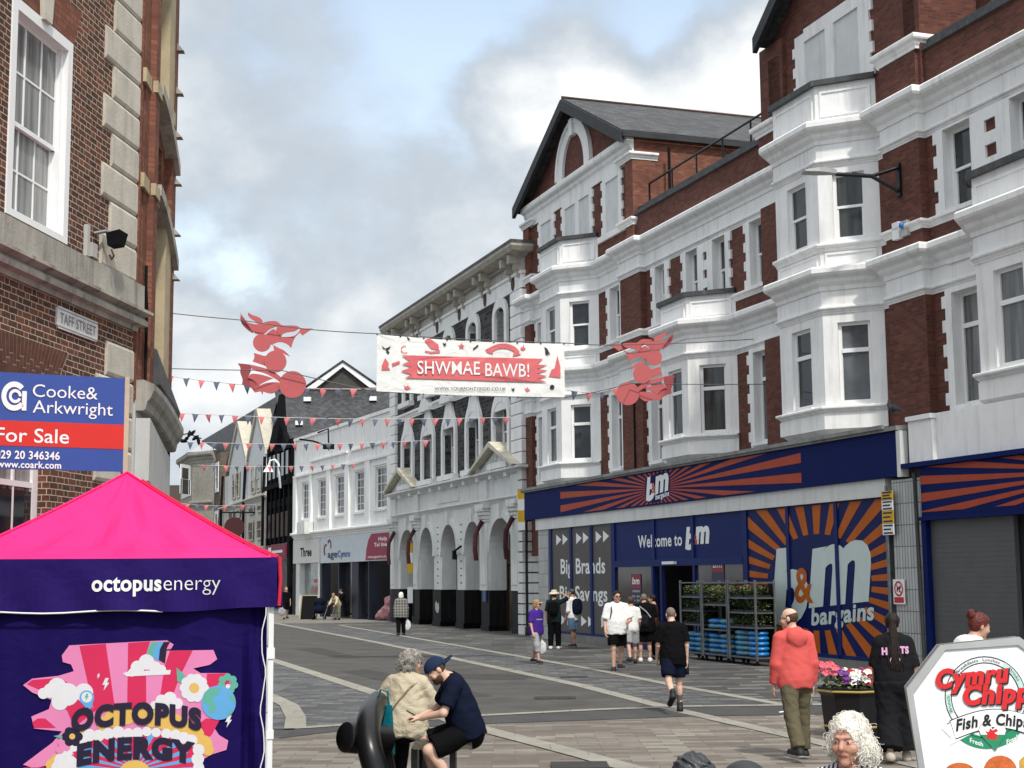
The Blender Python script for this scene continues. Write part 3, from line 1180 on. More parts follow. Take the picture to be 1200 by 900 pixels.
            if kind == 'cap':
                d = ell(q, (0, -0.008, 0.035), (0.088, 0.112, 0.098)) + ns * .2
                return np.maximum(d, -z + 0.035 + y * 0.15)
            return s.headsdf(p, 0.01, False)
        lo, hi = s.Hc - 0.2, s.Hc + 0.2
        V, F = surf_net(fn, lo, hi, res or s.res * 0.5)
        return np_obj(name, V, F, m, s.root)

    def hp(s, q):
        """point given in the head's own axes"""
        return s.Hc + s.HR @ np.array(q, float)

    def blob(s, name, fn, c, r, m, res=None):
        V, F = surf_net(fn, np.asarray(c) - r, np.asarray(c) + r, res or s.res * 0.5)
        return np_obj(name, V, F, m, s.root)

    def tubes(s, name, paths, r, m, seg=6):
        mb = MB()
        for pth in paths:
            mb.tube([Vector(p) for p in pth], r, seg)
        o = mb.build(name, m)
        o.data.transform(Matrix.Translation(o.location))
        o.location = (0, 0, 0)
        o.parent = s.root
        return o


# ================================================================ GROUND
def gpoly(pts, z=0.0):
    return [Vector((x, y, z)) for x, y in pts]


pave_dark = brickmat('dark slate paving', (0.050, 0.051, 0.052), (0.075, 0.075, 0.074), (0.042, 0.042, 0.042), 0.75, 0.30, 0.008, c3=(0.185, 0.178, 0.165), spots=.5, bump=0.15, var=0.25, dirt=0.3, rough=0.75)
pave_small = brickmat('small slate setts', (0.055, 0.057, 0.060), (0.085, 0.087, 0.090), (0.045, 0.045, 0.046), 0.40, 0.14, 0.009, c3=(0.19, 0.19, 0.186), spots=.4, bump=0.2, var=0.25, rough=0.7)
pave_tan = brickmat('tan and pink granite setts', (0.125, 0.104, 0.090), (0.172, 0.152, 0.130), (0.11, 0.10, 0.088), 0.55, 0.20, 0.008, c3=(0.26, 0.24, 0.205), spots=.55, bump=0.15, var=0.2, dirt=0.25, rough=0.75)
pave_pale = brickmat('pale paving', (0.17, 0.16, 0.14), (0.20, 0.19, 0.165), (0.12, 0.11, 0.10), 0.6, 0.4, 0.01, bump=0.1, dirt=0.3)
granite = brickmat('pale granite strip', (0.235, 0.225, 0.195), (0.27, 0.26, 0.225), (0.17, 0.16, 0.14), 0.9, 0.6, 0.01, bump=0.05, var=0.2, dirt=0.25)
asphalt = mat('worn asphalt', (0.074, 0.072, 0.067), 0.9, 0.34, 0.9, 0.4, 90, streak=0.4, streak_col=(0.035, 0.035, 0.034))
dark_band = mat('dark paving band', (0.055, 0.055, 0.056), 0.85, 0.2, 1.5, 0.2, 60)


def sheet(name, pts, z, m):
    mb = MB()
    mb.poly(gpoly(pts, z))
    return struct(mb.build(name, m))


sheet('ground', [(-400, -60), (400, -60), (400, 900), (-400, 900)], -0.004, pave_dark)
A_LINE = [(-22, 104), (-11.87, 75.8), (-4.8, 52.4), (-1.95, 42.3), (1.32, 30.6), (2.6, 24.9), (3.73, 20.7), (5.6, 13.4)]
B_LINE = [(-8.27, 72.0), (-5.81, 63.3), (-3.0, 53.3), (1.93, 35.6), (3.22, 30.2), (4.55, 25.5)]
D_LINE = [(-14, 62), (-6.7, 41.6), (-2.76, 29.3), (-0.80, 22.8), (0.85, 18.6), (2.3, 14.6)]
TAN = [(-40, 12.5), (-3.25, 20.9), (-2.5, 21.9), (-0.5, 22.75), (1.25, 23.2), (2.75, 23.7), (4.35, 23.8), (30, 25)]
sheet('pavement', TAN + [(30, -20), (-40, -20)], 0.0, pave_tan)
sheet('road', [(-1.15, 23.85)] + [p for p in D_LINE[::-1] if p[1] > 23.9][0:] + [(-22, 80)] + A_LINE[:5] + [(2.6, 25.3)], 0.002, asphalt)
sheet('footway', [p for p in A_LINE if p[1] > 25.3][1:] + [(2.55, 25.35), (4.55, 25.5)] + B_LINE[::-1][1:], 0.003, pave_small)
sheet('side_footway', [(-30, 14.5), (-3.2, 22.3), (-2.5, 22.65), (-0.95, 23.4)] + D_LINE[::-1][3:] + [(-30, 62)], 0.003, pave_small)
sheet('crossing_band', [(-3.25, 20.9), (-2.5, 21.9), (-0.5, 22.75), (1.25, 23.2), (2.75, 23.7), (4.35, 23.8), (30, 25), (30, 26.9), (4.59, 25.45), (2.81, 25.35), (1.35, 24.9), (-0.68, 24.0), (-2.5, 22.7), (-3.2, 22.2)], 0.006, dark_band)
sheet('far_pavement', [(-9.0, 76.0), (-30, 76), (-30, 110), (-12, 110), (-5.2, 78)], 0.004, pave_pale)


def strip(name, line, w, z, m):
    mb = MB()
    P = [Vector((x, y, z)) for x, y in line]
    rows = []
    for i, p in enumerate(P):
        t = (P[min(i + 1, len(P) - 1)] - P[max(i - 1, 0)]).normalized()
        s_ = Vector((t.y, -t.x, 0))
        rows.append((p - s_ * w / 2, p + s_ * w / 2))
    for i in range(len(P) - 1):
        mb.poly([rows[i][0], rows[i][1], rows[i + 1][1], rows[i + 1][0]] if (P[i + 1] - P[i]).y > 0 else [rows[i + 1][0], rows[i + 1][1], rows[i][1], rows[i][0]])
    return struct(mb.build(name, m))


strip('kerb_strip', A_LINE, 0.30, 0.010, granite)
strip('kerb_strip', B_LINE, 0.24, 0.011, granite)
strip('kerb_strip', D_LINE, 0.34, 0.012, granite)
strip('kerb_strip', [(-3.25, 22.25), (-2.5, 22.75), (-0.9, 23.75), (-0.68, 24.0), (1.35, 24.95), (2.81, 25.4), (4.59, 25.5), (12, 26)], 0.26, 0.014, granite)
strip('kerb_strip', [(-6.5, 33.0), (-4.6, 28.5), (-3.9, 26.3), (-3.45, 24.0), (-3.2, 22.2)], 0.32, 0.016, granite)
# iron covers let into the road
mb = MB()
for x, y, w, h in ((0.35, 27.2, 0.75, 0.6), (1.0, 33.0, 0.6, 0.45), (-2.1, 34.5, 0.5, 0.5)):
    mb.poly(gpoly([(x, y), (x + w, y), (x + w, y + h), (x, y + h)], 0.009))
    for i in range(4):
        mb.box(WORLD, x + .05 + i * w / 4, x + w / 4 * (i + .5), -y - h + .05, -y - .05, 0.009, 0.013)
struct(mb.build('drain_cover', mat('cast iron', (0.03, 0.028, 0.026), 0.6, 0.3)))
for i_, pts_ in enumerate(([(-4.2, 36), (-1.0, 27.5), (-.4, 28), (-3.6, 36.8)], [(-1.5, 33), (.2, 32.4), (.5, 34), (-1.2, 34.6)], [(-7, 48), (-5.2, 43), (-4.6, 43.4), (-6.3, 48.6)])):
    sheet('road_patch', pts_, .0045 + i_ * .0003, mat('dark road patch', (.048, .047, .045), .92, .3, 1.5, .3, 80))
# a few scraps of litter and pale stains
mb = MB()
for px_, py_ in ((913, 836), (399, 721.5), (318, 720)):
    q = gnd(px_, py_)
    mb.poly([q + Vector((0, 0, .012)), q + Vector((.10, .02, .02)), q + Vector((.11, .11, .03)), q + Vector((.02, .10, .02))])
lit = mb.build('litter', sign_white)
lit['kind'] = 'stuff'
lit['label'], lit['category'] = 'small scraps of white paper litter lying on the paving', 'litter'

# ================================================================ helpers for buildings
BM = Fr((1.59, 51.93), -70.92)
LB = Fr((-5.1325, 20.0), 82.92)
WH = Fr((-6.26, 77.9), -66.26)
_f = WH.p(-19.0, 0, 0)
FH = Fr((_f.x, _f.y), -70.92)


def corn(z0, z1, o):
    h = z1 - z0
    return [(0, z0), (o * .18, z0), (o * .22, z0 + h * .18), (o * .45, z0 + h * .34), (o * .5, z0 + h * .5), (o * .9, z0 + h * .62),
            (o, z0 + h * .72), (o, z1 - h * .08), (o * .9, z1), (0, z1 + 0.01)]


def band(z0, z1, o):
    return [(0, z0), (o, z0), (o, z1), (0, z1)]


def sash(fr, n, o, root, transom=None, gl=None, fw=0.075, mull=0, hung=True, bars=None, name='window', fm=None, rows=0):
    """window in opening o=(a0,a1,z0,z1) with its face on plane n: frame part with a pane sub-part"""
    a0, a1, z0, z1 = o
    fm = fm or white_clean
    mb = MB()
    d0, d1 = n - 0.06, n
    mb.box(fr, a0, a0 + fw, d0, d1, z0, z1)
    mb.box(fr, a1 - fw, a1, d0, d1, z0, z1)
    mb.box(fr, a0 + fw, a1 - fw, d0, d1 + .01, z0, z0 + fw * 1.1)
    mb.box(fr, a0 + fw, a1 - fw, d0, d1 - .004, z1 - fw, z1)
    top_ = z1
    if transom:
        mb.box(fr, a0 + fw, a1 - fw, d0 - 0.0, d1 + .025, transom - 0.05, transom + 0.05)
        top_ = transom - .05
    if hung:
        zm = (z0 + top_) / 2
        mb.box(fr, a0 + fw, a1 - fw, d0, d1 - 0.003, zm - 0.035, zm + 0.03)
        mb.box(fr, a0 + fw, a0 + fw + .035, d0 - .03, d1 - .02, z0, zm)
        mb.box(fr, a1 - fw - .035, a1 - fw, d0 - .03, d1 - .02, z0, zm)
    for k in range(mull):
        c = a0 + (a1 - a0) * (k + 1) / (mull + 1)
        mb.box(fr, c - .02, c + .02, d0 + .006, d1 - .006, z0 + fw, z1 - fw)
    for k in range(rows):
        c = z0 + (z1 - z0) * (k + 1) / (rows + 1)
        mb.box(fr, a0 + fw, a1 - fw, d0 + .008, d1 - .008, c - .016, c + .016)
    w = mb.build(name, fm, root)
    g = MB()
    zm = (z0 + top_) / 2 if hung else z0
    if hung:
        g.poly([fr.p(a0, n - .062, z0), fr.p(a1, n - .062, z0), fr.p(a1, n - .062, zm), fr.p(a0, n - .062, zm)])
        zm0 = zm
    else:
        zm0 = z0
    g.poly([fr.p(a0, n - .035, zm0), fr.p(a1, n - .035, zm0), fr.p(a1, n - .035, z1), fr.p(a0, n - .035, z1)])
    g.build('pane', gl or glass, w)
    return w


def teeth(mb, fr, n0, n1, a, sgn, z0, z1, w, t=0.13, h=0.27):
    """quoined edge of a painted window surround: alternate long and short blocks"""
    z = z0
    k = 0
    while z < z1 - 0.02:
        zz = min(z + h, z1)
        ww = w if k % 2 == 0 else w - t
        mb.box(fr, min(a, a + sgn * ww), max(a, a + sgn * ww), n0, n1, z, zz)
        z = zz
        k += 1


def arch_pts(c, hw, zs, rise, k=14, pointed=0.0):
    return [(c + hw * math.cos(math.pi * i / k), zs + rise * math.sin(math.pi * i / k)) for i in range(k + 1)]


def spandrel(mb, fr, n, a0, a1, zs, ztop, rise, dep, m=0, mr=None, k=14):
    """wall above an arched opening: springing zs, up to ztop, with arched soffit going back dep"""
    c, hw = (a0 + a1) / 2, (a1 - a0) / 2
    P = arch_pts(c, hw, zs, rise, k)
    for i in range(k):
        (x1, y1), (x0, y0) = P[i], P[i + 1]
        mb.poly([fr.p(x0, n, y0), fr.p(x1, n, y1), fr.p(x1, n, ztop), fr.p(x0, n, ztop)], m)
        mb.poly([fr.p(x1, n, y1), fr.p(x0, n, y0), fr.p(x0, n - dep, y0), fr.p(x1, n - dep, y1)], m if mr is None else mr)


def ring(mb, fr, n0, n1, c, zs, r0, r1, h0, h1, k=14, m=0, t0=0.0, t1=math.pi):
    """arched band: inner half-width r0 / rise h0, outer r1 / h1"""
    for i in range(k):
        ta, tb = t0 + (t1 - t0) * i / k, t0 + (t1 - t0) * (i + 1) / k
        q = lambda r, h, t: (c + r * math.cos(t), zs + h * math.sin(t))
        a, b, d, e = q(r0, h0, ta), q(r1, h1, ta), q(r1, h1, tb), q(r0, h0, tb)
        for P in ([a, b, d, e],):
            mb.poly([fr.p(x, n1, z) for x, z in P], m)
        mb.poly([fr.p(*b[:1], n1, b[1]), fr.p(b[0], n0, b[1]), fr.p(d[0], n0, d[1]), fr.p(d[0], n1, d[1])], m)
        mb.poly([fr.p(e[0], n1, e[1]), fr.p(e[0], n0, e[1]), fr.p(a[0], n0, a[1]), fr.p(a[0], n1, a[1])], m)


# ================================================================ LONG RED BRICK AND WHITE TERRACE WITH THE STORE
WN = -1.3
bmr = thing('shop_terrace', 'long red brick and white terrace with bay windows, gables and discount store at street level', 'building', BM.p(8, WN, 0))
glass_dim = glassmat('dim blind glass', curtain=(0.06, 0.062, 0.06), rough=.1)
F1 = [(1.9, 2.75), (-5.35, -4.5), (12.0, 12.85), (5.15, 6.0), (21.15, 22.15), (26.65, 27.6)]
F2 = [(1.9, 2.75), (-5.35, -4.5), (5.65, 6.35), (7.9, 8.7), (9.7, 10.5), (12.0, 12.8), (21.1, 22.1), (23.45, 24.35), (25.0, 25.9), (26.9, 27.8)]
ops = [(a, b, 5.8, 8.3) for a, b in F1] + [(a, b, 10.15, 12.0) for a, b in F2]
mb = MB()
mb.wall(BM, WN, -6.62, 30, 3.0, 13.3, ops, 0.28, 0)
mb.build('wall', red_brick, bmr)
mb = MB()
for a0, a1, z1 in ((-6.6, -5.75, 13.3), (3.15, 4.8, 13.3), (18.95, 20.4, 14.1), (12.95, 14.3, 14.1), (28.5, 30, 14)):
    mb.box(BM, a0, a1, WN, WN + .2, 5.3, 8.5)
    mb.box(BM, a0, a1, WN, WN + .2, 9.55, 12.15)
mb.build('pilaster', red_brick, bmr)
# parapets
mb = MB()
for a0, a1 in ((4.05, 13.0), (20.4, 30)):
    mb.box(BM, a0, a1, WN - .35, WN + .02, 13.2, 14.05)
mb.build('parapet', red_brick, bmr)
mb = MB()
for a0, a1 in ((4.07, 12.95), (20.42, 30)):
    mb.box(BM, a0, a1, WN - .4, WN + .10, 14.05, 14.16)
    mb.box(BM, a0, a1, WN - .42, WN - .05, 14.16, 14.34)
mb.build('coping', lead, bmr)
# gabled upper storeys
for gi, (c, hw, ze, za, depth) in enumerate(((-1.3, 5.35, 16.78, 19.5, 13.0), (17.0, 3.4, 16.72, 19.2, 11.0))):
    mb = MB()
    L, Rr = c - hw, c + hw
    mb.poly([BM.p(L, WN, 13.2), BM.p(Rr, WN, 13.2), BM.p(Rr, WN, ze), BM.p(c, WN, za), BM.p(L, WN, ze)])
    gw = mb.build('gable_wall', red_brick, bmr)
    mb = MB()
    mb.poly([BM.p(Rr, WN, 13.2), BM.p(Rr, WN - depth, 13.2), BM.p(Rr, WN - depth, ze), BM.p(Rr, WN, ze)])
    mb.poly([BM.p(L, WN - depth, 13.2), BM.p(L, WN, 13.2), BM.p(L, WN, ze), BM.p(L, WN - depth, ze)])
    mb.box(BM, Rr - .5, Rr + .12, WN - 0.75, WN + .12, 13.2, ze - .55)
    mb.box(BM, L - .12, L + .5, WN - 0.75, WN + .12, 13.2, ze - .55)
    mb.build('side_wall', red_brick if gi else orange_brick, bmr)
    sl_ = (za - ze) / hw
    ov = 0.15
    mb = MB()
    for sg in (-1, 1):
        e = (c + sg * (hw + ov), ze - ov * sl_ + .16)
        r_ = (c, za + .16)
        mb.hexa([BM.p(*q) for q in ((e[0], WN + .5, e[1]), (r_[0], WN + .5, r_[1]), (r_[0], WN - depth, r_[1]), (e[0], WN - depth, e[1]))][::(1 if sg < 0 else -1)],
                [BM.p(*q) for q in ((e[0], WN + .5, e[1] + .1), (r_[0], WN + .5, r_[1] + .1), (r_[0], WN - depth, r_[1] + .1), (e[0], WN - depth, e[1] + .1))][::(1 if sg < 0 else -1)])
    rf = mb.build('roof', slate, bmr)
    mb = MB()
    for sg in (-1, 1):
        e = (c + sg * (hw + ov + .02), ze - ov * sl_)
        P = [(c, za + .20), (c, za - .22), (e[0], e[1] - .22), (e[0], e[1] + .2)]
        mb.plate(BM, P, WN + .42, WN + .56)
        mb.box(BM, min(e[0], e[0] + sg * .1), max(e[0], e[0] + sg * .1), WN - depth, WN + .5, e[1] + .0, e[1] + .17)
    mb.build('bargeboard', dark_wood, rf)
    mb = MB()
    mb.tube([BM.p(c, WN + .5, za + .29), BM.p(c, WN - depth, za + .27)], .05, 6)
    mb.build('ridge', mat('terracotta ridge', (0.075, 0.04, 0.032), 0.8, 0.2), rf)
# gable one dressings
mb = MB()
mb.sweep(BM, [(-6.62, WN), (4.05, WN)], corn(16.25, 16.85, .28))
mb.box(BM, -6.6, 4.04, WN, WN + .05, 15.98, 16.25)
mb.sweep(BM, [(3.1, WN), (3.1, WN + .14), (4.17, WN + .14), (4.17, WN - .8)], corn(15.98, 16.22, .14))
mb.sweep(BM, [(-6.8, WN + .14), (-5.6, WN + .14), (-5.6, WN)], corn(15.98, 16.22, .14))
mb.sweep(BM, [(3.1, WN), (3.1, WN + .14), (4.17, WN + .14), (4.17, WN - .5)], corn(13.75, 14.0, .12))
mb.sweep(BM, [(-6.8, WN + .14), (-5.6, WN + .14), (-5.6, WN)], corn(13.75, 14.0, .12))
mb.box(BM, .95, 3.3, WN, WN + .09, 13.78, 13.98)
for a0, a1, i0, i1, z0 in ((1.25, 3.15, 1.65, 2.78, 14.0), (-2.7, .5, -2.28, .12, 14.0), (-5.25, -3.35, -4.9, -3.75, 14.0)):
    teeth(mb, BM, WN, WN + .06, i0, -1, z0, 15.98, i0 - a0)
    teeth(mb, BM, WN, WN + .06, i1, 1, z0, 15.98, a1 - i1)
    mb.box(BM, i0, i1, WN, WN + .06, 15.8, 15.98)
mb.box(BM, -1.25, -.87, WN, WN + .06, 14.0, 15.8)
ring(mb, BM, WN, WN + .10, -1.3, 17.0, 1.1, 1.75, 1.45, 1.95, 16)
ring(mb, BM, WN + .1, WN + .15, -1.3, 17.0, 1.6, 1.75, 1.8, 1.96, 16)
mb.box(BM, -1.42, -1.1, WN, WN + .2, 18.35, 18.98)
for s_ in (-1.75, 1.1):
    mb.box(BM, -1.3 + s_, -1.3 + s_ + .65, WN, WN + .1, 16.8, 17.0)
mb.build('gable_dressing', white, bmr)
mb = MB()
for i0, i1, z0 in ((1.65, 2.78, 14.0), (-2.28, -1.25, 14.0), (-.87, .12, 14.0), (-4.9, -3.75, 14.0), (15.3, 16.35, 14.3), (16.75, 17.9, 14.3)):
    mb.box(BM, i0, i1, WN, WN + .012, z0, 15.8 if i0 < 10 else 16.1)
mb.build('boarded_window', mat('old white boarding', (0.60, 0.62, 0.62), 0.7, 0.08, 2, streak=.35, streak_col=(.35, .36, .36)), bmr)
mb = MB()
teeth(mb, BM, WN, WN + .06, 15.3, -1, 14.2, 16.35, .6)
teeth(mb, BM, WN, WN + .06, 17.9, 1, 14.2, 16.35, .6)
mb.box(BM, 15.3, 17.9, WN, WN + .06, 16.1, 16.45)
mb.box(BM, 16.35, 16.75, WN, WN + .06, 14.2, 16.1)
for a0, a1 in ((18.95, 20.4), (12.9, 14.3)):
    mb.sweep(BM, [(a0 - .05, WN), (a0 - .05, WN + .2), (a1 + .05, WN + .2), (a1 + .05, WN - .3)], corn(14.12, 14.45, .15))
mb.build('gable_dressing', white, bmr)
mb = MB()
for a0, a1 in ((18.95, 20.4), (12.95, 14.3)):
    mb.box(BM, a0, a1, WN, WN + .2, 13.2, 14.15)
    mb.box(BM, a0 + .05, a1 - .05, WN, WN + .12, 14.4, 16.6)
mb.build('pilaster', red_brick, bmr)
# small attic window behind the right hand parapet
sash(BM, WN - 1.6, (20.9, 23.2, 14.2, 15.6), bmr, gl=glass_grey, mull=1, fm=yellow_stone)
mb = MB()
mb.wall(BM, WN - 1.55, 20.3, 30, 13.3, 16.5, [(20.9, 23.2, 14.2, 15.6)], .1)
mb.build('attic_wall', red_brick, bmr)

# bays and window dressings
P_ = 1.05
bays = [(-1.28, 1.0, True), (9.04, .88, False), (16.35, 1.05, True), (24.4, 1.0, False)]


def bayplan(c, h, o=0.0):
    return [(c - h - P_, WN), (c - h, WN + P_), (c + h, WN + P_), (c + h + P_, WN)]


def facets(c, h):
    r2 = math.hypot(P_, P_)
    return [(BM.sub(c - h - P_, WN, -45), r2), (BM.sub(c - h, WN + P_, 0), 2 * h), (BM.sub(c + h, WN + P_, 45), r2)]


trim = MB()
PIL = [(-6.62, -5.75), (3.15, 4.8), (18.95, 20.4), (28.5, 30)]


def plan(with_bays):
    items = [(a0, [(a0, WN), (a0, WN + .2), (a1, WN + .2), (a1, WN)]) for a0, a1 in PIL]
    items += [(c - h - P_, bayplan(c, h)) for c, h, two in bays if with_bays == 1 or two]
    out = [(-6.62, WN)] if False else []
    for k, it in sorted(items, key=lambda t: t[0]):
        out += it
    return out


pl1, pl2 = plan(1), plan(2)
for pl, z in ((pl1, 8.42), (pl2, 12.05)):
    trim.sweep(BM, pl, band(z + .10, z + .62, .035))
    trim.sweep(BM, pl, corn(z - .02, z + .16, .10))
    trim.sweep(BM, pl, corn(z + .55, z + 1.1, .36))
trim.build('cornice', white, bmr)
sill = MB()
for i in range(len(bays) + 1):
    a0 = -5.75 if i == 0 else bays[i - 1][0] + bays[i - 1][1] + P_ + .02
    a1 = 30 if i == len(bays) else bays[i][0] - bays[i][1] - P_ - .02
pl_s = [p for p in pl2]
sill.sweep(BM, pl_s, corn(9.93, 10.13, .12))
sill.build('sill_band', white, bmr)
sur = MB()
FW = 0.062
for z0, z1, lst in ((5.3, 8.42, F1), (10.13, 12.05, F2)):
    wz0 = 5.8 if z0 < 9 else 10.15
    wz1 = 8.3 if z0 < 9 else 12.0
    for a, b in lst:
        lw = rw = .36
        if z0 > 9 and abs(a - 7.9) < .01:
            rw = .5
        if z0 > 9 and abs(a - 9.7) < .01:
            lw = .5
        teeth(sur, BM, WN, WN + FW, a, -1, z0, z1, lw)
        teeth(sur, BM, WN, WN + FW, b, 1, z0, z1, rw)
        sur.box(BM, a, b, WN, WN + FW, wz1, z1)
        sur.box(BM, a, b, WN, WN + FW, z0, wz0)
        sur.box(BM, a - .08, b + .08, WN + FW, WN + FW + .09, wz0 - .10, wz0 - .002)
        # plastered reveals
        sur.reveal(BM, WN + FW, (a + .012, b - .012, wz0 + .004, wz1 - .012), .24)
# white infill between paired upper windows with the little brick squares left showing
for a0, a1 in ((8.7, 9.7), (22.1, 23.45)):
    cs = (a0 + a1) / 2
    z = 10.13
    for k in range(7):
        zz = z + .275
        if k % 2 == 0 or k == 7:
            sur.box(BM, a0, a1, WN, WN + FW - .004, z, min(zz, 12.05))
        else:
            sur.box(BM, a0, cs - .19, WN, WN + FW - .004, z, zz)
            sur.box(BM, cs + .19, a1, WN, WN + FW - .004, z, zz)
        z = zz
# brackets of masonry under the right hand upper windows, plain aprons
sur.box(BM, 21.12, 30, WN, -.13, 4.5, 5.52)
sur.box(BM, 21.10, 21.95, -.13, -.03, 4.5, 5.42)
sur.box(BM, 21.07, 21.98, -.13, .02, 5.42, 5.52)
sur.box(BM, 21.1, 22.3, WN, WN + .09, 8.95, 9.02)
sur.build('window_surround', white, bmr)
for k, (a, b) in enumerate(F1):
    sash(BM, WN - .17, (a + .012, b - .012, 5.804, 8.288), bmr, transom=7.55, hung=False, gl=curtain_glass if k >= 4 else random.choice([glass, glass_grey, glass_dim]))
for k, (a, b) in enumerate(F2):
    sash(BM, WN - .17, (a + .012, b - .012, 10.154, 11.988), bmr, gl=random.choice([glass, glass, glass_grey, glass_dim]))

for bi, (c, h, two) in enumerate(bays):
    bay = MB()
    fc = facets(c, h)
    holes = []
    for fi, (fr, Lr) in enumerate(fc):
        wd = .92 if fi == 1 else .78
        m_ = Lr / 2
        cs = [m_] if fi != 1 else ([m_] if h < .95 or True else [])
        o1 = [(q - wd / 2, q + wd / 2, 6.22, 8.18) for q in cs]
        o2 = [(q - wd / 2, q + wd / 2, 10.2, 11.85) for q in cs] if two else []
        bay.wall(fr, 0, 0, Lr, 6.05, 14.1 if two else 10.2, o1 + o2, .17)
        zs = [(9.58, 9.9)] + ([(13.3, 13.95)] if two else [])
        if not two:
            zs = [(9.6, 10.05)]
        for zz0, zz1 in zs:     # sunk panel borders
            for q in ((.12, Lr - .12, zz0, zz0 + .05), (.12, Lr - .12, zz1 - .05, zz1), (.12, .17, zz0 + .05, zz1 - .05), (Lr - .17, Lr - .12, zz0 + .05, zz1 - .05)):
                bay.box(fr, q[0], q[1], 0, .03, q[2], q[3])
        for o in o1:
            holes.append((fr, o, 7.5))
            bay.box(fr, o[0] - .05, o[1] + .05, 0, .07, o[2] - .09, o[2] - .003)
        for o in o2:
            holes.append((fr, o, None))
    pl = bayplan(c, h)
    bay.sweep(BM, pl, corn(5.98, 6.16, .16))
    bay.sweep(BM, pl, [(0, 5.62), (.06, 5.62), (.06, 5.98), (0, 5.98)])
    inn = [(a + (.35 if i < 2 else -.35) * (1 if i in (0, 3) else .4), n - (.3 if i in (1, 2) else 0)) for i, (a, n) in enumerate(pl)]
    for i in range(3):
        bay.poly([BM.p(*pl[i + 1], 5.62), BM.p(*pl[i], 5.62), BM.p(*inn[i], 5.35), BM.p(*inn[i + 1], 5.35)][::-1])
    bay.poly([BM.p(*q, 5.35) for q in inn][::-1])
    b_ = bay.build('bay', white, bmr)
    for fr, o, tr in holes:
        sash(fr, -.10, o, b_, transom=tr, hung=tr is None, gl=curtain_glass if bi == 3 else random.choice([glass, glass, glass_grey, glass_dim]))
    cap = MB()
    zt = 14.1 if two else 10.2
    cap.sweep(BM, pl, [(0, zt), (.12, zt), (.12, zt + .13), (0, zt + .15)])
    cap.poly([BM.p(*q, zt + .14) for q in pl][::-1])
    cap.build('bay_roof', lead, b_)
# iron rail on the parapet
mb = MB()
mb.tube([BM.p(4.8, WN - .2, 14.35), BM.p(4.8, WN - .2, 15.0), BM.p(13.0, WN - .2, 15.05)], .035, 6)
for k in range(1, 5):
    mb.tube([BM.p(4.8 + k * 1.75, WN - .2, 14.3), BM.p(4.8 + k * 1.75, WN - .2, 15.03)], .03, 6)
mb.build('parapet_rail', black_paint, bmr)
# rainwater pipes
mb = MB()
mb.tube([BM.p(4.45, WN - 1.1, 16.4), BM.p(4.45, WN - 1.1, 13.9)], .05, 6)
mb.tube([BM.p(4.2, WN + .24, 8.3), BM.p(4.2, WN + .24, 5.4)], .03, 6)
mb.build('drainpipe', black_matt, bmr)

# ---- the shopfront
sf = MB()
sf.box(BM, -3.45, 20.8, -1.2, .05, 4.27, 5.27)
fas = sf.build('fascia_sign', navy, bmr)
sf = MB()
sf.hexa([BM.p(-3.6, .12, 5.27), BM.p(20.86, .12, 5.27), BM.p(20.86, -1.28, 5.30), BM.p(-3.6, -1.28, 5.30)],
        [BM.p(-3.6, .12, 5.36), BM.p(20.86, .12, 5.36), BM.p(20.86, -1.28, 5.50), BM.p(-3.6, -1.28, 5.50)])
sf.box(BM, -3.6, 20.4, .12, .17, 5.33, 5.42)
sf.build('shopfront_roof', mat('stained fascia flashing', (0.23, 0.235, 0.23), 0.7, 0.35, 2.0, streak=.5, streak_col=(.07, .07, .065)), bmr)
sf = MB()
sf.box(BM, 20.8, 20.95, -.6, .09, 4.25, 5.25)
sf.box(BM, -2.46, 20.15, -.5, -.02, 3.87, 4.265)
sf.build('lintel', white_old, bmr)
mb = MB()
rays(mb, BM, .055, 8.35, 4.75, (.3, 16.67, 4.31, 5.24), 34, 3.2, 1.0, r0=.25, duty=.5, ph=.25)
mb.build('sign_rays', orange_ray, fas)


def logo(fr, n, a0, a1, z0, z1, parent, big=False):
    """slanted lower case letters with an orange ampersand, the word under them"""
    W_, H_ = a1 - a0, z1 - z0
    up = lambda k: (lambda a, z: (a, z + (a - a0) / W_ * H_ * k))
    bk = MB()
    if not big:
        bk.plate(fr, [(a0 - .06, z0 - .03), (a0 + W_ * .45, z0 - .1), (a1 + .05, z0 + H_ * .1), (a1 + .08, z1 + .02), (a1 - W_ * .35, z1 + .05), (a0 - .02, z1 - .08)], n, n + .003)
        bk.build('sign_backing', navy, parent)
    n += .006
    wm = pale_green_white if big else sign_white
    text_part('sign_letters', fr, n, [('b', a0, a0 + W_ * .40, z0 + H_ * .03, H_ * .86, .05, .15, up(.10)), ('m', a0 + W_ * .40, a1, z0 + H_ * .20, H_ * .90, .05, .14, up(.17))], wm, parent)
    text_part('sign_letters', fr, n, [('bargains', a0 + W_ * .42, a1 + W_ * .01, z0 - H_ * .07, H_ * .20, .03, .1, up(.17))], wm, parent)
    text_part('ampersand', fr, n + .006, [('&', a0 + W_ * .26, a0 + W_ * .45, z0 + H_ * .28, H_ * .42, .02)], orange_win if big else orange_ray, parent)


logo(BM, .055, 7.5, 9.12, 4.42, 5.16, fas)
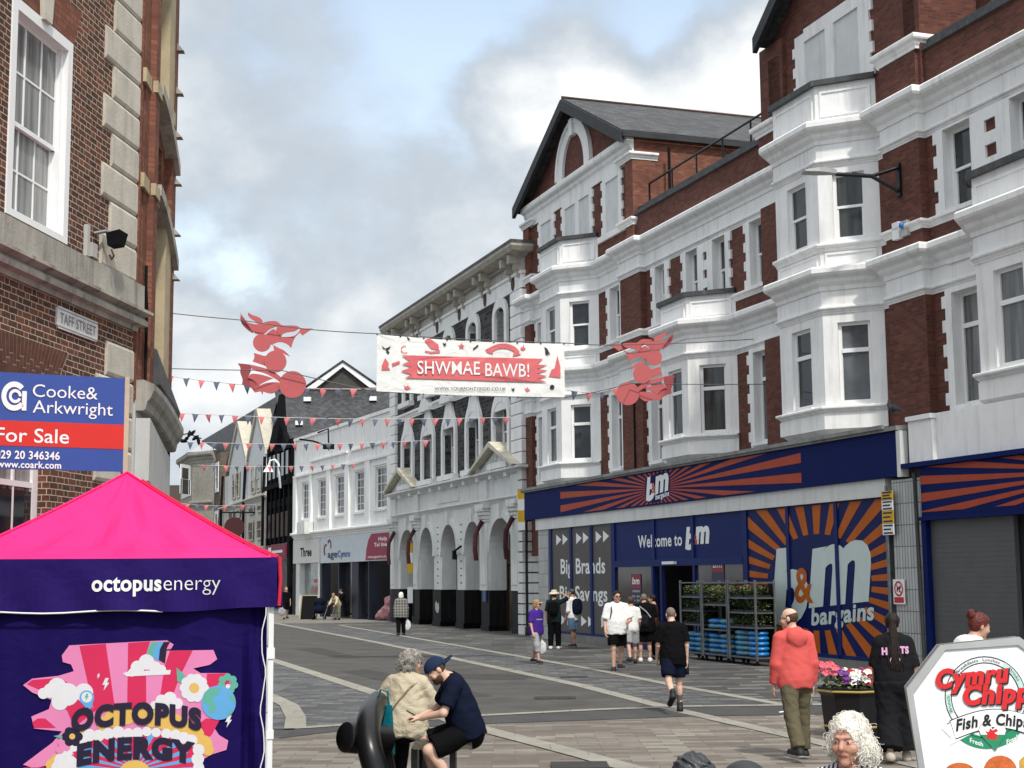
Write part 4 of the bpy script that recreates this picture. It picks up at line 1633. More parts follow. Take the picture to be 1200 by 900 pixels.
# window bays of the shop
mb = MB()
mb.box(BM, -2.4, -1.25, -.5, -.1, 0, 3.87)
mb.box(BM, 20.42, 21.5, -.5, 0, 0, 4.2)
mb.build('tiled_pier', tile_clad, bmr)
mb = MB()
mb.box(BM, -1.2, 4.6, -.4, -.04, 0, .26)
mb.box(BM, 13.35, 20.2, -.4, -.04, 0, .24)
mb.build('stall_riser', mat('grey stall riser', (0.17, 0.165, 0.155), 0.8, 0.2), bmr)
frm = MB()
blue_frame = mat('blue shop frame', (0.006, 0.018, 0.11), 0.5, 0.1, spec=.12)
for a0, a1 in ((-1.15, -.97), (.78, .98), (2.62, 2.82), (4.43, 4.72), (13.3, 13.56)):
    frm.box(BM, a0, a1, -.2, -.06, .0 if a0 in (4.43, 13.3) else .26, 3.87)
for a0 in (7.6, 10.25):
    frm.box(BM, a0, a0 + .16, -.2, -.06, 2.48, 3.87)
for a0 in (15.6, 17.87):
    frm.box(BM, a0, a0 + .14, -.2, -.065, .24, 3.87)
for a0 in (7.5, 8.1, 10.3):
    frm.box(BM, a0, a0 + .14, -.2, -.06, 0, 2.48)
frm.box(BM, 4.72, 13.3, -.2, -.05, 2.47, 2.67)
frm.box(BM, -1.0, 4.43, -.2, -.065, .26, .34)
frm.box(BM, 13.56, 20.1, -.2, -.065, .24, .33)
frm.box(BM, 4.72, 7.5, -.2, -.065, 0, .15)
frm.box(BM, 10.44, 13.3, -.2, -.065, 0, .3)
frm.build('shop_frame', blue_frame, bmr)
mb = MB()
mb.box(BM, 20.07, 20.2, -.2, -.03, 0, 3.87)
mb.box(BM, -1.3, -1.15, -.2, -.05, 0, 3.87)
mb.build('shop_frame', steel, bmr)
pan = MB()
brown_vinyl = mat('taupe window vinyl', (0.085, 0.078, 0.075), 0.5, 0.12, spec=.2)
for a0, a1 in ((-.97, .78), (.98, 2.62), (2.82, 4.43)):
    pan.box(BM, a0, a1, -.2, -.1, .3, 3.86)
pv = pan.build('window_vinyl', brown_vinyl, bmr)
text_part('window_letters', BM, -.094, [('Big Brands', -.15, 3.85, 2.30, .50, .02), ('Big Savings', -.27, 4.0, 1.40, .48, .02)], sign_white, pv)
mb = MB()
for a in (-.55, 1.35, 3.1):
    for k in (0, .62):
        mb.poly([BM.p(a + k, -.094, 3.28), BM.p(a + k + .5, -.094, 3.47), BM.p(a + k, -.094, 3.66)])
        mb.poly([BM.p(a + k + .35, -.094, .55), BM.p(a + k + .85, -.094, .72), BM.p(a + k + .35, -.094, .90)])
mb.build('window_arrow', sign_white, pv)
pan = MB()
pan.box(BM, 4.72, 13.3, -.2, -.1, 2.6, 3.86)
pw = pan.build('welcome_panel', mat('blue welcome panel', (0.005, 0.015, 0.105), 0.5, 0.12, spec=.1), bmr)
text_part('window_letters', BM, -.094, [('Welcome to', 6.5, 9.6, 3.05, .36, .02)], sign_white, pw)
text_part('window_letters', BM, -.094, [('b', 9.8, 10.42, 2.95, .58, .05, .15), ('m', 10.45, 11.35, 3.1, .62, .05, .15)], sign_white, pw)
text_part('ampersand', BM, -.09, [('&', 10.36, 10.62, 3.05, .28, .02)], orange_ray, pw)
pan = MB()
pan.box(BM, 13.4, 20.1, -.2, -.1, .24, 3.86)
pb = pan.build('window_vinyl', mat('navy window vinyl', (0.004, 0.011, 0.082), 0.45, 0.1, spec=.1), bmr)
mb = MB()
rays(mb, BM, -.095, 16.95, 2.0, (13.6, 20.03, .33, 3.83), 30, 2.35, 1.12, r0=1.02, duty=.5, ph=.1)
mb.build('sign_rays', orange_win, pb)
logo(BM, -.095, 14.7, 19.35, .98, 2.95, pb, True)
# glass of the entrance and the dark shop inside
g = MB()
for a0, a1, z0, z1 in ((4.72, 7.5, .15, 2.5), (10.44, 13.3, .3, 2.5), (8.24, 8.3, 0, 2.4)):
    g.poly([BM.p(a0, -.12, z0), BM.p(a1, -.12, z0), BM.p(a1, -.12, z1), BM.p(a0, -.12, z1)])
g.build('shop_glass', glassmat('brownish shop glass', (0.022, 0.014, 0.012), rough=.08), bmr)
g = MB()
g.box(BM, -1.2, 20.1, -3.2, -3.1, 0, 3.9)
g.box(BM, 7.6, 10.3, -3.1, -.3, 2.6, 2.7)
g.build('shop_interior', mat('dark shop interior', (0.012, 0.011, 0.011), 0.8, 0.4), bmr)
mb = MB()
for a, z in ((5.9, 1.3), (11.4, 1.75)):
    mb.box(BM, a, a + .75, -.12, -.105, z, z + .95)
po = mb.build('window_poster', mat('navy poster', (0.02, 0.02, 0.06), 0.4, 0.2), bmr)
mb = MB()
for a, z in ((5.9, 1.3), (11.4, 1.75)):
    mb.box(BM, a + .02, a + .73, -.105, -.10, z + .52, z + .93)
mb.build('poster_panel', mat('red poster', (0.22, 0.01, 0.03), 0.4, 0.1), po)
text_part('poster_letters', BM, -.096, [('bm', 6.0, 6.55, 1.95, .2, .03, .1), ('bm', 11.5, 12.05, 2.4, .2, .03, .1), ('OPENING', 6.0, 6.55, 1.7, .07), ('8am - 8pm', 6.0, 6.55, 1.55, .07), ('8am - 8pm', 6.0, 6.55, 1.43, .07)], sign_white, po)
mb = MB()
mb.box(BM, 8.5, 9.3, -.1, .05, 2.52, 2.60)
mb.build('door_sensor', sign_white, bmr)
# dark boxed pier and second shop at the right
mb = MB()
mb.box(BM, 20.95, 21.1, -1.2, -.1, 4.2, 5.3)
mb.box(BM, 20.95, 21.5, -.5, -.12, 4.2, 4.42)
mb.tube([BM.p(21.35, .04, 4.3), BM.p(21.45, .05, 0)], .04, 6)
mb.build('drain_box', mat('dark slate panel', (0.035, 0.038, 0.040), 0.6, 0.2), bmr)
mb = MB()
mb.box(BM, 21.5, 30, -1.2, .0, 3.36, 4.42)
f2 = mb.build('fascia_sign', navy, bmr)
mb = MB()
rays(mb, BM, .005, 27.2, 3.95, (21.52, 30, 3.46, 4.40), 44, 2.2, 1.0, r0=.2, duty=.5, ph=.25)
mb.build('sign_rays', orange_ray, f2)
mb = MB()
mb.box(BM, 20.95, 30, -1.2, .1, 4.42, 4.52)
mb.box(BM, 21.5, 30, -.1, .08, 3.28, 3.36)
mb.box(BM, 21.5, 21.66, -.2, .02, 0, 3.28)
mb.build('shop_frame', navy, bmr)
mb = MB()
sh = mat('grey roller shutter', (0.085, 0.088, 0.090), 0.5, 0.1)
for a0, a1, n in ((21.66, 24.38, -.1), (23.4, 30, -.35)):
    mb.box(BM, a0, a1, n - .1, n, 0, 3.28)
    for k in range(33):
        mb.box(BM, a0, a1, n, n + .003, k * .1, k * .1 + .092)
mb.build('shutter', sh, bmr)


# ================================================================ BANK WITH ARCADE
NB = -1.07
bk = thing('bank_building', 'white stuccoed bank with five ground floor arches, dark stone upper walls and deep bracketed eaves', 'building', BM.p(-17, NB, 0))
AR = [(-25.5, -22.65), (-21.71, -19.39), (-18.06, -15.63), (-14.42, -11.98), (-10.89, -7.97)]
WC = [-23.95, -20.2, -16.65, -12.95, -9.2]
A0, A1 = -27.1, -6.62
mb = MB()
xs = [A0] + [v for a in AR for v in a] + [A1]
DP = .8
for i in range(0, len(xs), 2):
    mb.wall(BM, NB, xs[i], xs[i + 1], 1.67, 5.35)
    for a in (xs[i], xs[i + 1]):
        mb.poly([BM.p(a, NB, 1.67), BM.p(a, NB, 3.35), BM.p(a, NB - DP, 3.35), BM.p(a, NB - DP, 1.67)][::(1 if a == xs[i + 1] else -1)])
for a0, a1 in AR:
    spandrel(mb, BM, NB, a0, a1, 3.35, 5.35, 4.62 - 3.35, DP)
    ring(mb, BM, NB, NB + .07, (a0 + a1) / 2, 3.35, (a1 - a0) / 2, (a1 - a0) / 2 + .28, 1.27, 1.55)
    c = (a0 + a1) / 2
    mb.box(BM, c - .16, c + .16, NB, NB + .16, 4.58, 5.2)
    mb.box(BM, a0 - .3, a0 + .0, NB, NB + .09, 3.22, 3.36)
    mb.box(BM, a1, a1 + .3, NB, NB + .09, 3.22, 3.36)
mb.build('arcade', white_old, bk)
mb = MB()
for i in range(0, len(xs), 2):
    mb.box(BM, xs[i], xs[i + 1], NB - DP, NB + .06, 0, 1.67)
    mb.box(BM, xs[i], xs[i + 1], NB - DP, NB + .10, 0, .22)
mb.build('plinth', plinth_black, bk)
mb = MB()
for a in (-18.95,):
    mb.plate(BM, [(a, .75), (a + .2, .62), (a + .5, .6), (a + .62, .85), (a + .55, 1.08), (a + .3, 1.02), (a + .12, 1.16), (a - .05, 1.0)], NB + .06, NB + .066)
mb.build('plinth_scar', mat('bare render patch', (0.42, 0.41, 0.38), .9, .2), bk)
mb = MB()
for i in range(0, len(xs), 2):
    c = (xs[i] + xs[i + 1]) / 2
    for k in range(9):
        mb.box(BM, c - .09, c + .09, NB, NB + .012, 1.95 + k * .32, 2.0 + k * .32)
mb.build('vent_slot', black_matt, bk)
for a0, a1 in AR[:4]:
    sash(BM, NB - DP + .1, (a0, a1, 0.25, 4.62), bk, transom=3.3, hung=False, gl=glass_shop, mull=1, fm=black_paint)
a0, a1 = AR[4]
mb = MB()
mb.box(BM, a0, a1, NB - DP, NB - DP + .1, 2.75, 3.3)
mb.box(BM, a0, a0 + .12, NB - DP, NB - DP + .1, 0, 2.75)
mb.box(BM, a0 + .9, a0 + 1.02, NB - DP, NB - DP + .1, 0, 2.75)
mb.box(BM, a1 - .9, a1, NB - DP, NB - DP + .1, 0, 2.75)
mb.build('door_frame', mat('dark brown door joinery', (0.028, 0.016, 0.013), 0.5, .2), bk)
g = MB()
g.poly([BM.p(a0, NB - DP + .02, 0), BM.p(a1, NB - DP + .02, 0), BM.p(a1, NB - DP + .02, 4.62), BM.p(a0, NB - DP + .02, 4.62)])
g.build('door_glass', glassmat('tan fanlight glass', (0.05, 0.04, 0.028)), bk)
mb = MB()
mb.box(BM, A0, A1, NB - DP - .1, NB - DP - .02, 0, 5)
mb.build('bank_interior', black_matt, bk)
ent = MB()
ent.box(BM, A0, A1, NB - .3, NB + .03, 5.3, 6.42)
ent.sweep(BM, [(A0, NB), (A1, NB), (A1, NB - .6)], corn(6.25, 6.55, .42))
ent.sweep(BM, [(A0, NB), (A1, NB), (A1, NB - .6)], corn(5.25, 5.45, .16))
ent.box(BM, -18.6, -15.2, NB + .03, NB + .07, 5.62, 6.1)
caps = [(-27.05, -26.1), (-22.6, -21.75), (-11.95, -10.95), (-7.9, -6.95)]
for a0, a1 in caps:
    ent.box(BM, a0, a1, NB, NB + .14, 1.67, 4.55)
    ent.box(BM, a0 + .1, a1 - .1, NB + .14, NB + .17, 1.9, 4.4)
    ent.box(BM, a0 - .03, a1 + .03, NB, NB + .2, 4.52, 4.6)
    for k in range(3):
        ent.box(BM, a0 - .02 + k * .02, a1 + .02 - k * .02, NB, NB + .18 + .05 * k, 4.62 + k * .16, 4.76 + k * .16)
        for q in range(3):
            ent.lathe(BM.p(a0 + (a1 - a0) * (q + .5) / 3, NB + .18 + .05 * k, 4.69 + k * .16), [(.0, -.1), (.09, -.05), (.1, .03), (0, .1)], 7)
    ent.box(BM, a0 - .08, a1 + .08, NB, NB + .32, 5.08, 5.26)
    ent.box(BM, a0, a1, NB, NB + .14, 5.45, 6.25)
ent.build('entablature', white_old, bk)
for c, h in ((-24.25, 2.5), (-9.45, 2.55)):
    mb = MB()
    mb.plate(BM, [(c - h, 6.55), (c + h, 6.55), (c, 7.42)], NB - .1, NB + .2)
    p_ = mb.build('pediment', white_old, bk)
    mb = MB()
    sl_ = .87 / h
    for sg in (-1, 1):
        P = [(c + sg * (h + .25), 6.55), (c, 6.55 + .87 + .25 * sl_), (c, 6.55 + .87 + .25 * sl_ + .22), (c + sg * (h + .4), 6.60)]
        mb.plate(BM, P, NB - .35, NB + .55)
    mb.build('pediment_roof', mat('bleached stone coping', (0.56, 0.53, 0.43), .9, .25, 3, .3, 20, streak=.4, streak_col=(.2, .2, .15)), p_)
    mb = MB()
    for k in range(26):
        x, z = random.uniform(-h * .6, h * .6), random.uniform(6.65, 7.15)
        if z < 7.3 - abs(x) * sl_:
            mb.lathe(BM.p(c + x, NB + .2, z), [(0, -.08), (.09, -.03), (.07, .05), (0, .09)], 6)
    mb.build('pediment_carving', white_old, p_)
mb = MB()
wops = [(c - .88, c + .88, 6.95, 9.35) for c in WC] + [(c - .62, c + .62, 11.1, 13.2) for c in WC]
mb.wall(BM, NB, A0, A1, 6.5, 13.7, wops, .45)
mb.poly([BM.p(A1, NB, 0), BM.p(A1, NB - 3, 0), BM.p(A1, NB - 3, 13.7), BM.p(A1, NB, 13.7)])
mb.build('wall', rubble, bk)
sur = MB()
for c in WC:
    o = .27
    for (hw, z0, z1, rise, top_) in ((.88, 6.95, 8.75, .6, 10.1), (.62, 11.1, 12.9, .38, 13.7)):
        oo = o if hw > .7 else .30
        sur.box(BM, c - hw - oo, c - hw, NB - .45, NB + .12, z0 - .1, z1)
        sur.box(BM, c + hw, c + hw + oo, NB - .45, NB + .12, z0 - .1, z1)
        ring(sur, BM, NB - .45, NB + .12, c, z1, hw, hw + oo, rise, rise + .42)
        spandrel(sur, BM, NB + .02, c - hw, c + hw, z1, z1 + rise + .1, rise, .45)
        sur.box(BM, c - hw - oo - .12, c + hw + oo + .12, NB, NB + .3, z0 - .34, z0 - .1)
        if hw > .7:
            sur.plate(BM, [(c - hw - oo + .05, 9.0), (c + hw + oo - .05, 9.0), (c + .4, 10.15), (c - .4, 10.15)], NB, NB + .1)
            for q in (-1, 1):
                sur.box(BM, c + q * (hw + .1) - .14, c + q * (hw + .1) + .14, NB, NB + .26, z0 - .72, z0 - .34)
for c in (-20.2, -16.65, -12.95):
    sur.plate(BM, [(c - .85, 10.15), (c + .85, 10.15), (c + .85, 10.32), (c, 11.0), (c - .85, 10.32)], NB, NB + .3)
sur.sweep(BM, [(A0, NB), (A1 + .03, NB), (A1 + .03, NB - .4)], corn(10.15, 10.5, .14))
sur.sweep(BM, [(A0, NB), (A1 + .03, NB), (A1 + .03, NB - .5)], band(13.65, 14.22, .06))
sur.sweep(BM, [(A0, NB), (A1 + .03, NB), (A1 + .03, NB - .5)], band(14.22, 14.34, .12))
k = 0
for z in np.arange(6.6, 13.6, .5):
    for a0, a1 in ((-7.55, A1), (A0, -26.3)):
        sur.sweep(BM, [(a0, NB - .02), (a0, NB), (a1 + (.04 if a1 > -10 else 0), NB), (a1 + (.04 if a1 > -10 else 0), NB - 1.0)], [(0, z), (.13, z), (.15, z + .02), (.15, z + .44), (.13, z + .47), (0, z + .47)])
sur.build('window_surround', white, bk)
mb = MB()
z = 0
while z < 6.4:
    mb.sweep(BM, [(-7.0, NB), (A1 + .03, NB), (A1 + .03, NB - 1.0)], [(0, z), (.16, z), (.16, z + .34), (0, z + .36)])
    z += .4
mb.build('corner_quoin', white_old, bk)
for c in WC:
    sash(BM, NB - .3, (c - .88, c + .88, 6.95, 9.4), bk, fw=.1, mull=1, gl=glass_grey)
    sash(BM, NB - .3, (c - .62, c + .62, 11.1, 13.3), bk, fw=.09, mull=1, gl=glass)
fr_ = MB()
fr_.sweep(BM, [(A0, NB), (A1 + .03, NB), (A1 + .03, NB - 1)], band(14.3, 14.95, .05))
fr_.build('frieze', mat('grubby frieze stucco', (0.47, 0.455, 0.42), .8, .15, 2, streak=.5, streak_col=(.2, .18, .15)), bk)
fr_ = MB()
fr_.sweep(BM, [(A0 - .1, NB), (A1 + .03, NB), (A1 + .03, NB - 1)], [(.05, 14.85), (.3, 14.92), (.62, 15.02), (.72, 15.18), (.72, 15.3), (0, 15.35)])
a = A0 + .75
i = 0
while a < A1 - .1:
    fr_.box(BM, a, a + .26, NB, NB + .55, 14.62, 14.95)
    fr_.box(BM, a + .02, a + .24, NB, NB + .32, 14.38, 14.62)
    fr_.box(BM, a + .05, a + .21, NB, NB + .16, 14.1, 14.38)
    a += .95 if i % 2 == 0 else 2.75
    i += 1
a = A0 + .3
while a < A1 - .15:
    fr_.box(BM, a, a + .10, NB + .05, NB + .2, 14.72, 14.85)
    a += .2
fr_.build('eaves_bracket', mat('buff eaves stucco', (0.40, 0.375, 0.32), .85, .2, 2, streak=.5, streak_col=(.15, .135, .11)), bk)
mb = MB()
mb.sweep(BM, [(A0 - .2, NB), (A1 + .03, NB), (A1 + .03, NB - 1)], [(.55, 15.3), (.74, 15.3), (.74, 15.42), (.55, 15.44)])
mb.build('gutter', lead, bk)
mb = MB()
mb.hexa([BM.p(A0 - .2, NB + .7, 15.32), BM.p(A1 + .2, NB + .7, 15.32), BM.p(A1 + .2, NB - 8, 17.0), BM.p(A0 - .2, NB - 8, 17.0)],
        [BM.p(A0 - .2, NB + .7, 15.42), BM.p(A1 + .2, NB + .7, 15.42), BM.p(A1 + .2, NB - 8, 17.1), BM.p(A0 - .2, NB - 8, 17.1)])
mb.build('roof', slate, bk)
mb = MB()
for a in (-7.55, -11.2, -14.95, -18.52, -22.1, -25.7):
    v = [(a + .2 * math.cos(t * math.pi / 8), 13.98 + .30 * math.sin(t * math.pi / 8)) for t in range(16)]
    mb.plate(BM, v, NB + .06, NB + .085)
mb.build('oval_panel', mat('maroon oval', (0.05, 0.014, 0.016), .6, .2), bk)
mb = MB()
for a in (-26.0, -22.15, -11.4, -7.45):
    mb.tube([BM.p(a, NB + .2, 4.55), BM.p(a + .05, NB + .5, 4.0), BM.p(a + .12, NB + .55, 3.4), BM.p(a + .12, NB + .5, 2.9)], .10, 6)
banner_bits = mb.build('arch_banner', mat('furled maroon banner', (0.045, 0.008, 0.012), .8, .3), bk)
for c, rr in ((-11.3, .0),):
    mb = MB()
    mb.box(BM, -12.3, -12.0, NB - .5, NB - .44, 2.4, 3.4)
    mb.build('notice', sign_white, bk)
mb = MB()
mb.box(BM, -11.6, -11.2, NB + .07, NB + .13, 1.2, 1.85)
mb.build('cash_machine_sign', mat('blue notice', (0.03, 0.08, 0.2), .4, .2), bk)
mb = MB()
mb.tube([BM.p(-15.0, NB, 3.6), BM.p(-15.0, NB + .35, 3.35)], .05, 6)
mb.box(BM, -15.1, -14.9, NB + .25, NB + .4, 3.0, 3.4)
mb.build('cctv_camera', black_matt, bk)

# ================================================================ WHITE SHOP BUILDING BEYOND
wr = thing('white_shop_building', 'plain white two storey building with five tall small paned windows above two shops', 'building', WH.p(-9.5, 0, 0))
wc = [-16.4, -12.8, -9.2, -5.5, -1.95]
mb = MB()
mb.wall(WH, 0, -19, .1, 4.6, 11.0, [(c - .95, c + .95, 5.9, 8.15) for c in wc], .25)
mb.poly([WH.p(-19, -10, 0), WH.p(-19, 0, 0), WH.p(-19, 0, 11), WH.p(-19, -10, 11)])
mb.build('wall', white, wr)
mb = MB()
mb.box(WH, -19.05, .1, -.4, .1, 10.95, 11.13)
for a0, a1 in ((-19, -18.3), (-15.4, -14.9), (-11.7, -10.95), (-8.05, -7.3), (-4.35, -3.6), (-.6, .1)):
    mb.box(WH, a0, a1, 0, .13, 5.05, 8.6)
mb.box(WH, -19, .1, 0, .15, 8.6, 8.72)
for a0, a1 in ((-15.4, -7.8), (-7.2, -.7)):
    mb.box(WH, a0, a1, 0, .1, 9.35, 9.45)
for c in wc:
    mb.box(WH, c - 1.1, c + 1.1, 0, .12, 5.78, 5.89)
    mb.box(WH, c - 1.3, c + 1.3, 0, .06, 8.25, 8.35)
mb.sweep(WH, [(-19, 0), (.1, 0)], corn(4.7, 5.1, .3))
mb.build('dressing', white, wr)
for c in wc:
    sash(WH, -.12, (c - .95, c + .95, 5.9, 8.15), wr, hung=False, mull=2, rows=4, fw=.09, gl=glass)
mb = MB()
mb.box(WH, -18.9, -13.05, -.3, .1, 3.2, 4.65)
s1 = mb.build('fascia_sign', mat('pale grey sign', (.56, .56, .54), .5, .08), wr)
text_part('sign_letters', WH, .106, [('Three', -17.2, -14.7, 3.62, .52, .03)], black_matt, s1)
mb = MB()
mb.box(WH, -12.7, -.25, -.3, .12, 3.15, 4.62)
s2 = mb.build('fascia_sign', mat('pale blue grey sign', (.48, .53, .57), .5, .08), wr)
mb = MB()
mb.plate(WH, [(-4.1, 3.2), (-.25, 3.2), (-.25, 4.6), (-3.1, 4.6), (-3.6, 4.3), (-3.95, 3.8)], .12, .14)
mb.build('sign_panel', mat('magenta sign panel', (0.25, 0.012, 0.05), .5, .1), s2)
text_part('sign_letters', WH, .146, [('Cymru', -9.2, -6.9, 3.45, .38, .01)], mat('blue letters', (0.03, 0.13, 0.33), .5, .05), s2)
text_part('sign_letters', WH, .146, [('age', -11.2, -9.3, 3.45, .40, .012)], mat('navy letters', (0.012, 0.02, 0.07), .5, .05), s2)
text_part('sign_letters', WH, .148, [('Help', -1.9, -.5, 4.2, .2, .02), ('Tel line', -2.6, -.5, 3.9, .2, .02), ('www.agecymru.org', -3.7, -.4, 3.3, .15, .01)], sign_white, s2)
mb = MB()
ring(mb, WH, .12, .15, -10.9, 4.15, .25, .4, .25, .36, 8, t0=-.5, t1=2.6)
ring(mb, WH, .12, .15, -11.6, 3.9, .25, .42, .25, .36, 8, t0=1.2, t1=4.2)
mb.build('sign_swirl', mat('red and navy swirl', (0.20, 0.03, 0.06), .5, .4, 2), s2)
mb = MB()
mb.box(WH, -19, .1, -2.5, -2.4, 0, 3.3)
mb.build('shop_interior', mat('dark shop depth', (0.014, 0.014, 0.016), .8, .5), wr)
mb = MB()
for a0, a1 in ((-19, -17.9), (-13.1, -12.65), (-9.4, -9.2), (-6.8, -5.6), (-3.9, -3.75), (-.3, .1)):
    mb.box(WH, a0, a1, -.5, .05, 0, 3.2)
mb.build('shop_pier', mat('dark navy shop joinery', (0.014, 0.017, 0.03), .5, .2), wr) 
mb = MB()
mb.box(WH, -18.3, -17.5, -.6, .06, 0, 3.2)
mb.box(WH, -13.4, -13.05, -.5, .07, 0, 3.2)
mb.build('shop_frame', white_old, wr)
g = MB()
g.poly([WH.p(-17.5, -.3, .2), WH.p(-13.4, -.3, .2), WH.p(-13.4, -.3, 3.2), WH.p(-17.5, -.3, 3.2)])
g.build('shop_glass', glassmat('pale shop glass', (.10, .115, .11)), wr)
g = MB()
for a0, a1 in ((-9.2, -6.8), (-5.6, -3.9)):
    g.poly([WH.p(a0, -.3, .3), WH.p(a1, -.3, .3), WH.p(a1, -.3, 3.2), WH.p(a0, -.3, 3.2)])
g.build('shop_glass', glass_shop, wr)
mb = MB()
for a, z, c in ((-15.5, 2.0, 0), (-15.6, 1.5, 0)):
    mb.box(WH, a, a + .9, -.29, -.27, z, z + .22)
mb.build('window_poster', mat('pink poster', (.4, .09, .08), .5, .2), wr)
mb = MB()
mb.box(WH, -16.3, -14.6, .05, .6, 4.95, 5.7)
mb.build('air_unit', white_old, wr)

# slate roofed block behind the white building
OX = 0
sr = thing('slate_roof_block', 'big dark slate roof with a small white edged gable rising behind the white shops', 'building', (-11.5, 94, 0))
mb = MB()
for k_ in (0, 1):
    e0, e1 = (99.0 - OX, 10.2) if k_ == 0 else (117, 10.2), (108, 15.75)
    q4 = [(-15.0, e0[0] if k_ else 99.0, e0[1]), (-6.0, e0[0] if k_ else 99.0, e0[1]), (-6.0, 108, 15.75), (-17.3, 108, 15.75)]
    q4 = q4 if k_ == 0 else q4[::-1]
    mb.hexa(q4, [(x, y, z + .15) for x, y, z in q4])
mb.build('roof', slate, sr)
mb = MB()
mb.box(WORLD, -13.6, -6.2, -116, -99.3, 0, 10.2)
mb.build('wall', white_old, sr)
mb = MB()
mb.tube([(-17.3, 108, 15.92), (-6, 108, 15.92)], .13, 6)
mb.build('ridge', MATS['terracotta ridge'], sr)
mb = MB()
mb.extr([(-14.9, 108.3, 15.8), (-9.9, 108.3, 15.8), (-12.35, 108.3, 17.7)], (0, 8, 0))
gb = mb.build('gable', mat('dark boarded gable', (.06, .058, .052), .8, .3), sr)
mb = MB()
mb.extr([(-15.2, 108, 15.9), (-14.5, 108, 15.9), (-12.35, 108, 17.6), (-12.35, 108, 17.95)], (0, .3, 0))
mb.extr([(-9.5, 108, 15.9), (-10.2, 108, 15.9), (-12.35, 108, 17.6), (-12.35, 108, 17.95)], (0, .3, 0))
mb.build('bargeboard', white_clean, gb)
mb = MB()
mb.hexa([(-15.5, 107.9, 15.8), (-12.35, 107.9, 17.96), (-12.35, 117, 17.96), (-15.5, 117, 15.8)], [(-15.5, 107.9, 15.9), (-12.35, 107.9, 18.1), (-12.35, 117, 18.1), (-15.5, 117, 15.9)])
mb.hexa([(-12.35, 107.9, 17.96), (-9.2, 107.9, 15.8), (-9.2, 117, 15.8), (-12.35, 117, 17.96)], [(-12.35, 107.9, 18.1), (-9.2, 107.9, 15.9), (-9.2, 117, 15.9), (-12.35, 117, 18.1)])
mb.build('gable_roof', slate, gb)
mb = MB()
for x, y, z in ((-14.9, 106.3, 14.85), (-10.2, 106.3, 14.85), (-15.0, 103, 12.8)):
    mb.box(WORLD, x, x + .5, -y, -y + .35, z, z + .3)
mb.build('roof_vent', white_clean, sr)

# ================================================================ FAR ROW AT THE LEFT
tb = thing('timber_framed_building', 'narrow black timber framed building with jettied front and dark spire gable', 'building', FH.p(-4.5, 0, 0))
bt = mat('black timber', (0.006, 0.006, 0.007), .8, .3, spec=.05)
mb = MB()
mb.box(FH, -8.9, -.3, -2.5, 0, 0, 11)
mb.build('wall', white_old, tb)
mb = MB()
mb.box(FH, -8.9, -.3, 0, .15, 4.6, 7.0)
mb.box(FH, -8.9, -.3, 0, .2, 7.0, 7.5)
mb.box(FH, -8.9, -.3, 0, .4, 8.3, 8.6)
mb.box(FH, -8.9, -.3, 0, .2, 8.6, 11.2)
for k in range(6):
    mb.box(FH, -8.9 + k * 1.6, -8.6 + k * 1.6, 0, .22, 7.4, 8.4)
    mb.box(FH, -8.9 + k * 1.6, -8.6 + k * 1.6, .1, .28, 4.6, 11.2)
for q in ((-8.9, -8.5), (-.8, -.3)):
    mb.box(FH, *q, 0, .3, 0, 5)
mb.plate(FH, [(-8.3, 10.8), (-2.0, 10.8), (-2.4, 12.0), (-3.2, 14.4), (-3.9, 14.4), (-6.6, 12.0)], .1, .4)
mb.plate(FH, [(-5.2, 10.6), (-.3, 10.6), (-1.6, 11.5), (-3.6, 12.5)], .1, .4)
mb.build('timber_front', bt, tb)
mb = MB()
for z0, z1 in ((5.0, 6.6), (9.0, 10.6)):
    for k in range(5):
        mb.poly([FH.p(-8.4 + k * 1.6, .24, z0), FH.p(-7.4 + k * 1.6, .24, z0), FH.p(-7.4 + k * 1.6, .24, z1), FH.p(-8.4 + k * 1.6, .24, z1)])
mb.build('leaded_window', glass, tb)
mb = MB()
mb.box(FH, -8.3, -1.0, .2, .4, 3.6, 4.5)
sg_ = mb.build('fascia_sign', mat('crimson sign', (0.16, 0.012, 0.04), .5, .1), tb)
mb = MB()
mb.box(FH, -7.2, -6.2, .4, .42, 3.75, 4.35)
mb.box(FH, -5.8, -2.0, .4, .42, 3.95, 4.12)
mb.build('sign_emblem', sign_white, sg_)
mb = MB()
mb.poly([FH.p(-8.4, .1, .2), FH.p(-1, .1, .2), FH.p(-1, .1, 3.5), FH.p(-8.4, .1, 3.5)])
mb.build('shop_glass', glass_grey, tb)

gh = thing('twin_gable_house', 'pale terrace with two tall white stone gables and white ground floor facade', 'building', FH.p(-22, -.3, 0))
mb = MB()
mb.box(FH, -35, -11.6, -3, -.3, 0, 8.2)
mb.build('facade', mat('cream painted facade', (.50, .49, .455), .8, .08, streak=.3, streak_col=(.3, .28, .25)), gh)
mb = MB()
for c, h in ((-25.9, 4.6), (-16.6, 4.0)):
    mb.plate(FH, [(c - h, 8.2), (c + h, 8.2), (c + h, 11.4), (c + .35, 14.5), (c - .35, 14.5), (c - h, 11.4)], -3, -.3)
mb.box(FH, -35, -11.6, -3, -.6, 8.2, 11.0)
gp = mb.build('gable', mat('white gable render', (.60, .62, .63), .7, .08), gh)
mb = MB()
for c, h in ((-25.9, 4.6), (-16.6, 4.0)):
    mb.plate(FH, [(c + h + .2, 11.2), (c + h + .1, 11.7), (c + .35, 14.9), (c - .35, 14.9), (c - .3, 14.45), (c + .2, 14.4)], -1.2, -.15)
    mb.plate(FH, [(c - h - .2, 11.2), (c - h - .1, 11.7), (c - .35, 14.9), (c - .1, 14.5)], -1.2, -.15)
mb.build('gable_coping', mat('bright stone coping', (.46, .44, .37), .8, .15), gp)
mb = MB()
